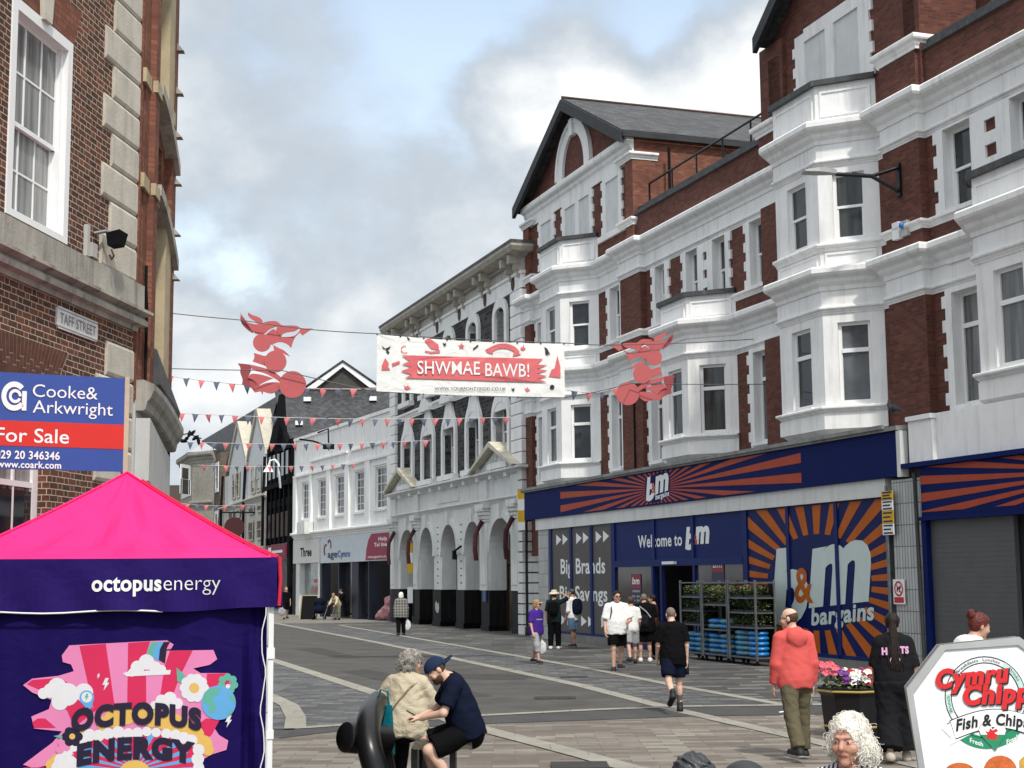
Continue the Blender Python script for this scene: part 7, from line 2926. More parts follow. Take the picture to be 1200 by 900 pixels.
for k, (a0, a1) in enumerate(TU):
    n1, n0 = 1.0, .48
    t = thing('plant_trolley', TL[k] + ', galvanised frame with shelves', 'trolley', BM.p((a0 + a1) / 2, .74, 0), 'galvanised plant trolleys outside the store')
    mb = MB()
    for a in (a0, a1):
        for n in (n0, n1):
            mb.box(BM, a - .022, a + .022, n - .022, n + .022, .12, 2.06)
    for a in (a0, a1):
        for z in (1.98,):
            mb.box(BM, a - .015, a + .015, n0, n1, z, z + .03)
    for n in (n0, n1):
        mb.box(BM, a0, a1, n - .012, n + .012, 1.99, 2.015)
    mb.build('frame', steel, t)
    mb = MB()
    for z in ((.20, .92, 1.28, 1.64) if k != 1 else (.20, .82, 1.45)):
        mb.box(BM, a0 + .02, a1 - .02, n0 + .01, n1 - .005, z - .035, z)
    mb.build('shelf', steel, t)
    mb = MB()
    mb.box(BM, a0, a1, n0 - .03, n0 - .02, .15, 1.95)
    mb.build('added_dark_back', mat('added dark backing', (.010, .011, .011), .8, .3, spec=.1), t)  # opaque dark sheet added so the depth behind the shelves reads as shade
    for a in (a0 + .08, a1 - .08):
        for n in (n0 + .05, n1 - .05):
            mb = MB()
            mb.lathe(BM.p(a, n, .065) - BM.U * 0.0 - BM.N * .02, [(0, 0), (.06, 0), (.06, .04), (0, .04)], 12, 0, False, axis=tuple(BM.N))
            mb.tube([BM.p(a, n, .065), BM.p(a, n, .17)], .018, 6)
            mb.build('castor', black_matt, t)


def leafmesh(w, d, h, n, mats, bloom=None, nb=0, seed=0):
    rs = random.Random(seed)
    mb = MB()
    for i in range(n):
        x, y = rs.uniform(-w / 2, w / 2), rs.uniform(-d / 2, d / 2)
        z = .05 + h * rs.random() ** .7
        L, wd = rs.uniform(.05, .11), rs.uniform(.015, .03)
        th, ph = rs.uniform(0, 6.28), rs.uniform(-.4, 1.0)
        dv = Vector((math.cos(th) * math.cos(ph), math.sin(th) * math.cos(ph), math.sin(ph)))
        sd = dv.cross(Vector((rs.uniform(-.4, .4), rs.uniform(-.4, .4), 1))).normalized() * wd
        p = Vector((x, y, z))
        mb.poly([p, p + dv * L * .5 + sd, p + dv * L, p + dv * L * .5 - sd], 0 if rs.random() < .6 else 1)
    for i in range(nb):
        p = Vector((rs.uniform(-w / 2, w / 2), rs.uniform(-d / 2, d / 2), h * rs.uniform(.7, 1.15) + .05))
        r_ = rs.uniform(.022, .04)
        c = 2 + rs.randrange(max(1, len(mats) - 2))
        for q in range(5):
            t0, t1 = q / 5 * 6.28, (q + .9) / 5 * 6.28
            mb.poly([p, p + Vector((math.cos(t0) * r_, math.sin(t0) * r_ * .8, r_ * .5)), p + Vector((math.cos((t0 + t1) / 2) * r_ * 1.3, math.sin((t0 + t1) / 2) * r_, r_ * .3)), p + Vector((math.cos(t1) * r_, math.sin(t1) * r_ * .8, r_ * .5))], c)
    return mb


def tray(label, a, n, z, kind, seed, w=.6):
    t = thing('plant_tray', label, 'plants', BM.p(a, n, z), 'trays of plants on the trolleys', R(BM.ang))
    mb = MB()
    mb.box(WORLD, -w / 2, w / 2, -.2, .2, 0, .055)
    o = mb.build('tray', soil)
    o.parent = t
    o.location = (0, 0, 0)
    bl_ = {'y': [petal['yellow'], petal['white']], 'p': [petal['pink']], 'w': [petal['white']], 'g': []}[kind]
    mb = leafmesh(w * .98, .40, .20 if kind != 'y' else .36, 330, [leaf, leaf2] + bl_, None, {'y': 46, 'p': 30, 'w': 12, 'g': 0}[kind], seed)
    o = mb.build('plants', [leaf, leaf2] + bl_)
    o.parent = t
    o.location = (0, 0, o.location.z)
    return t


trs = [(12.03, 1.64, 'w', 'top shelf of the trolley nearest the door, left half'), (12.63, 1.64, 'g', 'top shelf of the trolley nearest the door, right half'), (12.03, 1.28, 'g', 'second shelf of the trolley nearest the door, left half'), (12.63, 1.28, 'w', 'second shelf of the trolley nearest the door, right half'),
       (12.03, .92, 'g', 'third shelf of the trolley nearest the door, left half'), (12.63, .92, 'g', 'third shelf of the trolley nearest the door, right half'), (13.38, 1.45, 'y', 'top shelf of the middle trolley, left half'), (14.05, 1.45, 'y', 'top shelf of the middle trolley, right half'),
       (14.85, 1.64, 'p', 'top shelf of the end trolley, left half'), (15.56, 1.64, 'p', 'top shelf of the end trolley, right half'), (14.85, 1.28, 'g', 'second shelf of the end trolley, left half'), (15.56, 1.28, 'g', 'second shelf of the end trolley, right half'),
       (14.85, .92, 'g', 'third shelf of the end trolley, left half'), (15.56, .92, 'g', 'third shelf of the end trolley, right half')]
KN = {'w': 'small white flowers', 'g': 'leafy green plants', 'y': 'tall yellow flowering plants', 'p': 'pink flowering plants'}
for i, (a, z, kd, lab) in enumerate(trs):
    tray('tray of %s, %s' % (KN[kd], lab.replace('shelf of the', 'of').replace('second of', 'second shelf of').replace('third of', 'third shelf of').replace('top of', 'top shelf of')), a, .74, z, kd, i + 3, .58 if a < 13 else .64)


def bag_proto(m, name='compost_bag'):
    V, F = surf_net(lambda p: ell(p, (0, 0, .07), (.33, .24, .085)) * .6 + .4 * (np.max(np.abs(p - (0, 0, .07)) / np.array([.31, .22, .07]), axis=1) - 1) * .07 + wrinkle(p, .004, .8), (-.4, -.3, -.05), (.4, .3, .2), .03)
    V = np.asarray(V)
    V[:, 2] -= V[:, 2].min()
    o = np_obj(name, V, F, m, None)
    return o


bags = []
for k, (a0, a1) in enumerate(TU):
    lv = []
    if k == 0:
        lv = [(.20, 4, 'bottom shelf')]
    elif k == 1:
        lv = [(.20, 4, 'bottom shelf'), (.82, 2, 'upper pile')]
    else:
        lv = [(.20, 5, 'bottom shelf')]
    for z, cnt, wn in lv:
        for c in range(2):
            for j in range(cnt):
                col = bagb if ((k + c + j * (1 if k < 2 else 0)) % 2 == (0 if k != 2 else 1)) else bagg
                bags.append((k, a0 + (a1 - a0) * (.27 + .46 * c), z + j * .125, col, wn, c, j, cnt))
pb = {}
orderw = ['lowest', 'second', 'third', 'fourth', 'topmost']
for k, a, z, col, wn, c, j, cnt in bags:
    if col.name not in pb:
        o = pb[col.name] = bag_proto(col)
    else:
        o = pb[col.name].copy()
        COL.objects.link(o)
    o.location = BM.p(a, .74, z)
    o.rotation_euler = (0, 0, R(BM.ang) + random.uniform(-.06, .06))
    o.scale = (1.0, .98, .9)
    wh = 'topmost' if j == cnt - 1 else orderw[j]
    o['label'] = '%s compost bag, %s of the %s%s pile on the %s' % ('blue' if col is bagb else 'green patterned', wh, 'upper ' if wn[0] == 'u' else '', 'left' if c == 0 else 'right', ['trolley nearest the door', 'middle trolley', 'end trolley'][k])
    o['category'] = 'compost bag'
    o['group'] = 'compost bags stacked on the trolleys'

# ================================================================ PLANTER
px0, py0 = dep(1000, 850, 20.6).x + .1, 20.6
pl_ = thing('planter', 'black octagonal planter with gold bands and bright bedding flowers behind the man in red', 'planter', (px0 - .1, py0, 0))
mb = MB()
mb.lathe((px0 - .1, py0, 0), [(.36, .0), (.36, .06), (.39, .10), (.43, .55), (.47, .60), (.47, .66), (.42, .66), (.42, .56), (0, .56)], 8, 0, False)
mb.build('tub', black_paint, pl_)
gold = mat('gold band', (.40, .29, .09), .4, .1, metal=.6)
for z, r_ in ((.13, .396), (.60, .478)):
    mb = MB()
    mb.lathe((px0 - .1, py0, z), [(r_, 0), (r_ + .008, .012), (r_, .03)], 8, 0, False)
    mb.build('gold_band', gold, pl_)
fl_ = thing('planter_flowers', 'mixed pink, white, purple and red bedding flowers growing in the black planter', 'flowers', (px0 - .1, py0, .56))
mb = leafmesh(.78, .76, .22, 300, None, None, 0, 5)
o = mb.build('foliage', [leaf, leaf2])
o.parent = fl_
o.location = (0, 0, 0.0)
rs = random.Random(4)
for nm, cx, n in (('pink', -.42, 26), ('purple', -.18, 22), ('white', .05, 34), ('red', .22, 24), ('pink', .40, 14), ('red', -.1, 10)):
    mb = MB()
    for i in range(n):
        p = Vector((cx * .8 + rs.gauss(0, .08), rs.uniform(-.34, .34), .16 + rs.uniform(0, .16) + (.10 if nm == 'pink' and cx < 0 else 0)))
        r_ = rs.uniform(.03, .055)
        for q in range(5):
            t0 = q / 5 * 6.28
            mb.poly([p, p + Vector((math.cos(t0) * r_, math.sin(t0) * r_ * .5, math.sin(t0) * r_ * .6 + .01)), p + Vector((math.cos(t0 + .6) * r_ * 1.3, math.sin(t0 + .6) * r_ * .5 - .02, math.sin(t0 + .6) * r_ * .8)), p + Vector((math.cos(t0 + 1.2) * r_, math.sin(t0 + 1.2) * r_ * .5, math.sin(t0 + 1.2) * r_ * .6 + .01))])
    o = mb.build('blossom', petal[nm])
    o.location = o.location
    o.parent = fl_

# ================================================================ FISH AND CHIPS BOARD
ABd = 8.7
_x = dep(1061, 803, ABd)
AB = Fr((_x.x, ABd), -6)
AV = lambda x, y, n=.0: AB.uz(1060 + x / 5.6286, 740 + y / 5.6286, n)
abr = thing('pavement_sign', 'steel framed white hexagonal pavement sign for a fish and chip shop', 'pavement sign', AB.p(.55, -.2, 0))
outer = [(5, 375), (232, 90), (755, 35), (1130, 300), (1060, 1500), (160, 1500)]
inner = [(50, 405), (265, 120), (745, 88), (1075, 330), (1010, 1450), (195, 1450)]
Po, Pi = [AV(*p) for p in outer], [AV(*p) for p in inner]
alu = mat('brushed aluminium', (.42, .42, .41), .4, .15, 4, metal=.75)
zmin = min(p[1] for p in Po)
for back in (0, 1):
    mb = MB()
    lean = .12
    f3 = lambda a, n, z: AB.p(a + (.22 * (.10 + lean * (1.75 - z) * 2) - .02 if back else 0), n - (back * .10) + (lean * (1.75 - z) if not back else -lean * (1.75 - z)), z)
    for i in range(6):
        j = (i + 1) % 6
        q = [Po[i], Po[j], Pi[j], Pi[i]]
        Q0 = [f3(a, -.02, z) for a, z in q]
        Q1 = [f3(a, .015, z) for a, z in q]
        mb.hexa(Q0, Q1)
    fo = mb.build('frame', alu, abr)
    mb = MB()
    mb.poly([f3(a, .002, z) for a, z in Pi][::-1])
    mb.poly([f3(a, -.015, z) for a, z in Pi])
    mb.build('panel', mat('glossy white panel', (.72, .75, .77), .25, .03, spec=.5) if not back else black_matt, abr)
mb = MB()
for x in (Po[4][0] - .04, Po[5][0] + .02):
    mb.tube([AB.p(x, .12, zmin + .1), AB.p(x, .14, 0)], .02, 6)
    mb.tube([AB.p(x - .14, -.5, zmin + .1), AB.p(x - .14, -.53, 0)], .02, 6)
mb.build('foot', alu, abr)
LN = lambda z: .12 * (1.75 - z)


def AP(x, y, k):
    a, z = AV(x, y)
    return AB.p(a, LN(z) + .004 + .0007 * k, z)


aart = {}
ACNT = [0]


def AA(m, pts, k):
    mb_ = aart.setdefault(m.name, (MB(), m))[0]
    mb_.poly([AP(x, y, k) for x, y in pts])


sg_red = mat('sign tomato red', (.55, .018, .022), .4, .05)
sg_aq = mat('sign aqua', (.42, .60, .55), .4, .05)
sg_gr = mat('sign green', (.015, .22, .11), .4, .05)
sg_bk = mat('sign black', (.012, .012, .014), .4, .05)
sg_or = mat('burger bun orange', (.52, .12, .025), .5, .35, 30)
sg_ye = mat('batter yellow', (.62, .36, .06), .5, .4, 30)


def aring(m, cx, cy, r0, r1, t0, t1, k, sy=1.0, n=40):
    for i in range(n):
        a_, b_ = R(t0 + (t1 - t0) * i / n), R(t0 + (t1 - t0) * (i + 1) / n)
        q = lambda r, t: (cx + r * math.cos(t), cy - r * sy * math.sin(t))
        AA(m, [q(r0, a_), q(r1, a_), q(r1, b_), q(r0, b_)], k)


cx_, cy_ = 525, 430
aring(sg_bk, cx_, cy_, 262, 268, 0, 360, 1)
aring(sg_aq, cx_, cy_, 228, 262, -15, 60, 1)
aring(sg_aq, cx_, cy_, 228, 262, 175, 205, 1)
aring(sg_bk, cx_, cy_, 222, 228, 0, 360, 1)
aring(sg_gr, cx_, cy_ + 50, 205, 285, 205, 335, 1)
AA(white_clean, [(230, 632), (300, 590), (430, 640), (425, 668), (285, 740), (290, 690)], 3)
rib = []
for i in range(15):
    t = i / 14
    rib.append((285 + 560 * t, 585 - 75 * math.sin(math.pi * t * .93)))
rb2 = [(x + (38 if i < 7 else -10), y + 112) for i, (x, y) in enumerate(rib)]
AA(sg_bk, [(x, y - 5) for x, y in rib] + [(x, y + 8) for x, y in rb2[::-1]], 4)
AA(white_clean, [(x + 5, y) for x, y in rib] + [(x, y) for x, y in rb2[::-1]], 5)
heart = [(580, 778), (490, 680), (476, 640), (488, 612), (520, 606), (548, 616), (566, 640), (585, 616), (615, 604), (642, 615), (652, 645), (640, 685)]
AA(sg_bk, [(566 + (x - 566) * 1.03, 690 + (y - 690) * 1.03) for x, y in heart], 6)
AA(white_clean, heart, 7)
AA(sg_gr, [(580, 776), (492, 682), (483, 672), (648, 672), (640, 686)], 8)
for P in ([(520, 700), (530, 668), (515, 650), (540, 655), (548, 630), (565, 645), (590, 632), (600, 650), (575, 660), (605, 680), (580, 690), (612, 712), (570, 700), (560, 712), (550, 698)],):
    AA(sg_red, P, 9)


def atext(s, x0, x1, yb, yc, bold, shear, m, k, rise=0.0, tilt=0.0, ring_=None):
    v, f = text_fit(s, 0, 1, 0, 1, bold, shear)
    P = []
    for a, z in v:
        if ring_:
            cx, cy, r_, t0, t1 = ring_
            t = R(t0 + (t1 - t0) * a)
            rr = r_ + z * (yb - yc)
            P.append((cx + rr * math.cos(t), cy - rr * math.sin(t)))
        else:
            P.append((x0 + (x1 - x0) * a, yb - (yb - yc) * z - rise * math.sin(math.pi * a) - tilt * a))
    mb_ = aart.setdefault(m.name, (MB(), m))[0]
    mb_.mesh([AP(x, y, k) for x, y in P], f, 0, False)


atext('Cymru', 200 + 8, 690, 378, 262, .07, .15, sg_bk, 10, 0, 50)
atext('Cymru', 197, 680, 372, 256, .055, .15, sg_red, 12, 0, 50)
atext('Chippy', 383, 925, 482, 362, .07, .15, sg_bk, 10, 0, 30)
atext('Chippy', 375, 915, 476, 356, .055, .15, sg_red, 12, 0, 30)
atext('Fish & Chips', 325, 800, 648, 575, .03, .12, sg_bk, 11, 26, 22)
atext('Breakfasts', 0, 0, 0, -20, .0, .0, sg_bk, 2, ring_=(cx_, cy_, 236, 140, 100))
atext('Lunches', 0, 0, 0, -20, .0, .0, sg_bk, 2, ring_=(cx_, cy_, 236, 93, 66))
atext('Drinks', 0, 0, 0, -20, .0, .0, sg_bk, 2, ring_=(cx_, cy_, 236, 50, 26))
atext('Brunch', 0, 0, 0, -20, .0, .0, sg_bk, 2, ring_=(cx_, cy_, 236, 203, 178))
atext('Fresh', 415, 500, 722, 692, .02, 0, sign_white, 4, 0, -28)
atext('Fresh', 655, 735, 738, 706, .02, 0, sign_white, 4, 0, 40)
AA(sg_or, circ(610, 905, 108, 22, 98)[::-1], 2)
AA(sg_or, circ(345, 925, 105, 22, 72)[::-1], 2)
AA(sg_ye, [(735, 840), (775, 805), (830, 790), (870, 840), (860, 960), (740, 960)], 2)
AA(sg_ye, circ(345, 945, 70, 18, 20)[::-1], 3)
AA(sg_ye, circ(610, 985, 120, 18, 30)[::-1], 3)
for nm, (mb_, m_) in aart.items():
    mb_.build('print', m_, abr)

# ================================================================ BENCH
bn = thing('bench', 'sculptural street bench of thick black tubes with a timber plank seat', 'bench', (-1.1, 15.2, 0))
bgl = mat('black glossy bench tube', (.006, .006, .007), .3, .2, 5, spec=.32)
q = lambda x, y, Y: dep(x, y, Y)
mb = MB()
pts = [q(449, 935, 14.85), q(441, 905, 14.9), q(434, 880, 14.95), q(431, 858, 15.1), q(434, 839, 15.4), q(441, 826, 15.9), q(448, 823, 16.4), q(455, 831, 16.9), q(458, 860, 17.0), q(459, 890, 17.0)]
sm_ = []
for i in range(len(pts) - 1):
    p0, p1, p2, p3 = pts[max(i - 1, 0)], pts[i], pts[i + 1], pts[min(i + 2, len(pts) - 1)]
    for k in range(5):
        t = k / 5
        sm_.append(.5 * ((2 * p1) + (p2 - p0) * t + (2 * p0 - 5 * p1 + 4 * p2 - p3) * t * t + (3 * p1 - p0 - 3 * p2 + p3) * t ** 3))
sm_.append(pts[-1])
sm_ = [Vector((p.x, p.y, max(p.z, .0))) for p in sm_]
mb.tube(sm_, .125, 20)
mb.build('tube_frame', bgl, bn)
mb = MB()
c0, c1 = q(405, 864, 15.1), q(452, 868, 15.45)
mb.tube([c0, c1], [.15, .15], 24)
mb.lathe(c0, [(.15, 0), (.13, -.02), (0, -.03)], 24, axis=tuple((c1 - c0).normalized()))
mb.tube([c1, Vector((c1.x + .1, c1.y + .05, 0))], .05, 10)
mb.build('tube_end', bgl, bn)
s0, s1 = q(487, 874, 15.2), q(548, 872, 15.25)
mb = MB()
zs_ = .565
for k in range(3):
    y = 15.02 + k * .17
    mb.box(WORLD, -1.0, s1.x + .05, -y - .155, -y, zs_ - .075, zs_ - .01)
mb.build('seat', mat('dark weathered seat plank', (.075, .07, .055), .7, .3, 6, .3, 40), bn)
mb = MB()
for x in (-1.0, -.62):
    mb.box(WORLD, x - .03, x + .03, -15.45, -15.1, 0, .49)
mb.build('leg', black_paint, bn)
# low kerb seat edge just inside the frame
mb = MB()
e = gnd(676, 897)
mb.box(WORLD, e.x - .3, e.x + .35, -e.y - .1, -e.y + .5, .0, .035)
tag(mb.build('manhole_cover', MATS['cast iron']), 'dark iron manhole cover let into the tan paving', 'manhole cover')


# ================================================================ PEOPLE
c_white = cloth_mat('white cotton', (.72, .72, .71), .8, .3, 9)
c_black = cloth_mat('black cotton', (.005, .005, .006), .85, .3, 9)
c_char = cloth_mat('charcoal cotton', (.012, .012, .014), .85, .3, 9)
c_navy = cloth_mat('navy cotton', (.008, .012, .040), .85, .3, 9)
c_navy2 = cloth_mat('dark navy jersey', (.006, .009, .022), .85, .3, 9)
c_red = cloth_mat('coral red fleece', (.56, .095, .088), .9, .15, 10)
c_olive = cloth_mat('olive trousers', (.105, .092, .058), .85, .4, 9)
c_beige = cloth_mat('beige jacket cloth', (.44, .385, .285), .8, .6, 8)
c_purple = cloth_mat('violet cotton', (.055, .022, .21), .85, .3, 9)
c_grey = cloth_mat('pale grey cotton', (.30, .30, .31), .85, .3, 9)
c_denim = cloth_mat('washed denim', (.10, .16, .24), .85, .3, 12)
c_teal = cloth_mat('teal cloth', (.005, .12, .16), .8, .3, 8)
c_cream = cloth_mat('cream cloth', (.50, .43, .30), .8, .3, 8)
trainer = mat('black trainer', (.015, .015, .017), .6, .3, 9)
sole_w = mat('white rubber sole', (.60, .60, .58), .6, .1)
h_white = mat('white curly hair', (.76, .735, .67), .55, .12, 14, .3, 70)
h_grey = mat('silver grey hair', (.34, .32, .29), .6, .45, 24, .6, 90)
h_dark = mat('dark brown hair', (.013, .008, .006), .5, .5, 24, .4, 120, spec=.2)
h_black = mat('near black hair', (.016, .020, .024), .3, .5, 24, .3, 120, spec=.6)
h_brown = mat('brown hair', (.065, .038, .022), .6, .4, 24, .4, 90)
h_red = mat('dark red hair', (.10, .016, .012), .5, .5, 24, .4, 90)
h_blond = mat('sandy hair', (.30, .20, .09), .6, .4, 20, .4, 90)
h_shave = mat('cropped hair', (.17, .13, .105), .8, .3, 40)
check = bpy.data.materials.new('grey checked coat')
check.use_nodes = True
g = NT(check.node_tree)
out = g.n('OutputMaterial')
b = g.n('BsdfPrincipled', Roughness=.9)
g.link(b.outputs[0], out.inputs[0])
tc = g.n('TexCoord')
s = g.n('SeparateXYZ', Vector=tc.outputs['Object'])
f1 = g.m('GREATER_THAN', g.m('FRACT', g.m('MULTIPLY', s.outputs['X'], 9.0)), .72)
f2 = g.m('GREATER_THAN', g.m('FRACT', g.m('MULTIPLY', s.outputs['Z'], 9.0)), .72)
mx = g.mix(g.m('MAXIMUM', f1, f2), (.065, .063, .060), (.20, .195, .18))
g.link(mx.outputs[2], b.inputs['Base Color'])
dark_glass = mat('dark sunglass lens', (.008, .008, .009), .15, .1, spec=.6)


def fin(p, *args, **kw):
    p.body(*args, **kw)
    return p


def glasses(p):
    q = p.hp
    mb = MB()
    for x in (-1, 1):
        c = q((x * .031, .099, .008))
        pts = [q((x * .031 + .022 * math.cos(t), .101 - abs(x * .02 * math.cos(t)) * .3, .006 + .015 * math.sin(t))) for t in [i / 10 * 6.283 for i in range(10)]]
        nv = p.HR @ np.array([0, .006, 0])
        mb.extr([Vector(v) for v in pts], Vector(nv))
        mb.tube([Vector(q((x * .052, .092, .012))), Vector(q((x * .078, .0, .008)))], .003, 5)
    mb.tube([Vector(q((-.012, .106, .01))), Vector(q((.012, .106, .01)))], .003, 5)
    o = mb.build('sunglasses', dark_glass)
    o.data.transform(Matrix.Translation(o.location))
    o.location = (0, 0, 0)
    o.parent = p.root


def backpack(p, m, w=.15, h=.22, d=.09, z=.30, dz=0, label='backpack', y0=-.17):
    def fn(pp):
        q = (pp - p.P) @ p.T
        d_ = (np.max(np.abs(q - (0, y0, z)) / np.array([w, d, h]), axis=1) - 1) * d
        return smin(d_ * .6 + ell(q, (0, y0, z), (w, d, h)) * .4 - .015, ell(q, (0, y0 - d * .8, z - h * .35), (w * .7, .05, h * .4)), .03)
    return p.cloth('backpack', fn, m, [p.tp((0, y0, z))], .4)


# man in the red hooded top
p = Person('man in a coral red hooded top and olive trousers walking away, balding head turned left', (3.34, 18.08, 0), R(14), 1.80, wide=1.08, lean=2, head=(48, 4), legs=((9, 8, 2), (-16, 10, 3)),
           arms=((-4, 9, 14, 2), (2, 9, 12, 2)), skin=skin_pale, res=.016)
fin(p, (30, 30), face=True)
p.hair(h_brown, 'bald')
p.top('hooded_top', c_red, sleeve=1.92, hem=-.12, e=.024, hood=True, fold=.0035, loose=.02, neck=.068)
p.bottoms('trousers', c_olive, 1.95, e=.024, fold=.006, cuff=.014)
p.shoes(trainer, sole_w)
p.tubes('glasses', [[p.hp((-.075, -.01, .012)), p.hp((-.062, .085, .01)), p.hp((-.012, .106, .008)), p.hp((.012, .106, .008)), p.hp((.062, .085, .01)), p.hp((.075, -.01, .012))]], .003, black_matt)
bt_ = thing('drinks_bottle', 'clear plastic bottle held in the right hand of the man in red', 'bottle', (0, 0, 0))
hw = Vector(np.array(p.wr[0]) + np.array(p.hd[0]) * .08) * p.k
M_ = Matrix.Translation(p.root.location) @ Matrix.Rotation(p.root.rotation_euler.z, 4, 'Z')
bt_.location = M_ @ (hw + Vector((-.03, .03, -.16)))
mb = MB()
mb.lathe(bt_.location, [(0, 0), (.034, 0), (.034, .16), (.014, .21), (.014, .23), (0, .23)], 12)
mb.build('bottle_body', mat('pale plastic', (.55, .60, .62), .2, .1, spec=.5), bt_)

# man in black T-shirt walking away
p = Person('man in black T-shirt and dark shorts walking away, cropped hair and tattooed calf', (2.55, 24.4, 0), R(4), 1.70, wide=1.08, lean=3, head=(2, 14), legs=((7, 6, 2), (-20, 42, 2, 50)),
           arms=((-2, 11, 10, 3), (4, 11, 22, 3)), skin=skin_pale, res=.017)
fin(p, (45, 60))
p.hair(h_shave, 'crop')
p.top('t_shirt', c_black, sleeve=.80, hem=-.16, e=.022, fold=.006, loose=.035)
p.bottoms('shorts', c_navy2, .82, e=.032, fold=.006)
p.shoes(trainer, None, .05)
tt = p.kn[0] * .45 + p.an[0] * .55
mbp = p.blob('tattoo', lambda q: np.maximum(rc(q, p.kn[0], p.an[0], .0555, .0395) + .0015 * np.sin(q[:, 2] * 130) * np.sin(q[:, 0] * 150) - .002, np.abs(q[:, 2] - tt[2]) - .10 + .03 * np.sin(q[:, 0] * 60)), tt, .2, mat('tattoo ink', (.11, .085, .085), .6, .5, 30), .012)
hw = Vector(np.array(p.wr[0]) + np.array(p.hd[0]) * .09) * p.k
M_ = Matrix.Translation(p.root.location) @ Matrix.Rotation(p.root.rotation_euler.z, 4, 'Z')
bq = M_ @ hw
mb = MB()
mb.lathe(bq + Vector((0, .02, -.14)), [(0, 0), (.035, 0), (.035, .15), (.018, .20), (.018, .23), (0, .23)], 10)
tag(mb.build('drinks_bottle', trainer), 'dark bottle held in the right hand of the man in the black T-shirt', 'bottle')

# woman with ponytail
p = Person('woman with long dark ponytail and pink lettering on the back of her black top', (4.44, 17.75, 0), R(-8), 1.74, wide=1.16, female=True, lean=3, head=(-6, 10), legs=((6, 5, 2), (-9, 12, 2)),
           arms=((-6, 12, 12, 3), (6, 10, 30, 4)), res=.017)
fin(p, (35, 40))
p.hair(h_dark, 'tied')
p.top('top', c_char, sleeve=1.0, hem=-.06, e=.022, fold=.005, loose=.03)
p.bottoms('wide_trousers', c_char, 1.88, e=.062, fold=.008, cuff=.05, waist=.0)
p.shoes(mat('beige pump', (.45, .40, .33), .7, .1), None)
rs = random.Random(3)
paths = []
for i in range(120):
    x0 = rs.gauss(0, .014)
    q0 = p.hp((x0, -.095 - rs.random() * .02, -.01 + rs.gauss(0, .01)))
    w = rs.gauss(0, .032)
    pth = [q0]
    for k in range(1, 8):
        t = k / 7
        pth.append(q0 + np.array([w * math.sin(t * 1.6) + .012 * math.sin(t * 9 + i), -.115 * math.sin(t * 1.7) - .01 * t, -.52 * t - .02 * rs.random()]))
    paths.append(pth)
p.tubes('ponytail', paths, .0085, h_dark, 5)
p.tubes('hair_band', [[p.hp((.025 * math.cos(t), -.10, -.012 + .02 * math.sin(t))) for t in [i / 8 * 6.28 for i in range(9)]]], .006, c_grey)
lt = mat('pink lettering', (.62, .34, .55), .6, .05)
for s_, a0, a1, z0, cap in (('H', -.15, -.085, .31, .075), ('TS', .06, .16, .325, .075), ('GO', -.06, .06, .205, .068)):
    v, f = text_fit(s_, a0, a1, z0, cap, .06)
    yy = lambda a: -.150 + .25 * a * a
    V_ = [tuple(p.tp((a, yy(a) - .012, z))) for a, z in v]
    o = np_obj('back_lettering', V_, f, lt, p.root, smooth=False)

# white haired woman, near the camera
p = Person('elderly woman with big white curly perm, frowning face and striped top', (1.50, 6.8, 0), R(158), 1.56, female=True, wide=1.12, head=(-12, 5), arms=((0, 8, 14, 2), (0, 8, 14, 2)), skin=mat('lined ruddy skin', (.53, .275, .20), .6, .16, 22, .3, 55, spec=.25), brow=mat('faint grey brow', (.30, .19, .15), .8, .2), res=.018)
fin(p, (30, 30), fine=.0042)
HB = np.array([0, -.025, .02])


def hbase(pp):
    q = (pp - p.Hc) @ p.HR
    d = sminl([ell(q, HB, (.092, .112, .118)), ell(q, (-.080, -.02, -.045), (.045, .070, .070)), ell(q, (.070, -.03, -.03), (.036, .060, .06)), ell(q, (0, -.10, -.05), (.08, .05, .08))], .03)
    d += .003 * np.sin(q[:, 0] * 70 + 3 * np.sin(q[:, 2] * 50)) * np.sin(q[:, 2] * 60 + 2 * np.sin(q[:, 1] * 50))
    face_ = np.maximum(ell(q, (.004, .115, -.030), (.068, .088, .112)), -(q[:, 1] - .012))
    return np.maximum(np.maximum(d, -face_), -.165 - q[:, 2])


def fluff(p, o, m, n, L, r, seed, amp=.012):
    """short wavy locks laid over the hair's own surface"""
    V = np.array([v.co for v in o.data.vertices])
    N = np.array([v.normal for v in o.data.vertices])
    rr = np.random.RandomState(seed)
    paths = []
    for i in rr.randint(0, len(V), n):
        nv = N[i]
        q_ = p.HR.T @ (V[i] - p.Hc)
        if nv[2] < -.75 or (q_[1] > .045 and q_[2] < .085):
            continue
        dn = np.array([0, 0, -1.0]) + rr.normal(size=3) * .55 + nv * .35
        dn -= nv * (dn @ nv) * .8
        dn /= np.linalg.norm(dn)
        sd = np.cross(nv, dn)
        w, ph, ln = rr.uniform(.4, 1), rr.uniform(0, 6.28), L * rr.uniform(.6, 1.2)
        out = rr.uniform(.2, 1.3) if rr.rand() < .88 else 2.4
        paths.append([V[i] - nv * .003 + dn * ln * t + sd * (amp * w * math.sin(t * 5 + ph) - amp * w * math.sin(ph)) + nv * (.010 * out * math.sin(t * 2.6) - .03 * t * t * (nv[2] > .3)) for t in [k / 6 for k in range(7)]])
    p.tubes('hair_locks', paths, r, m, 4)


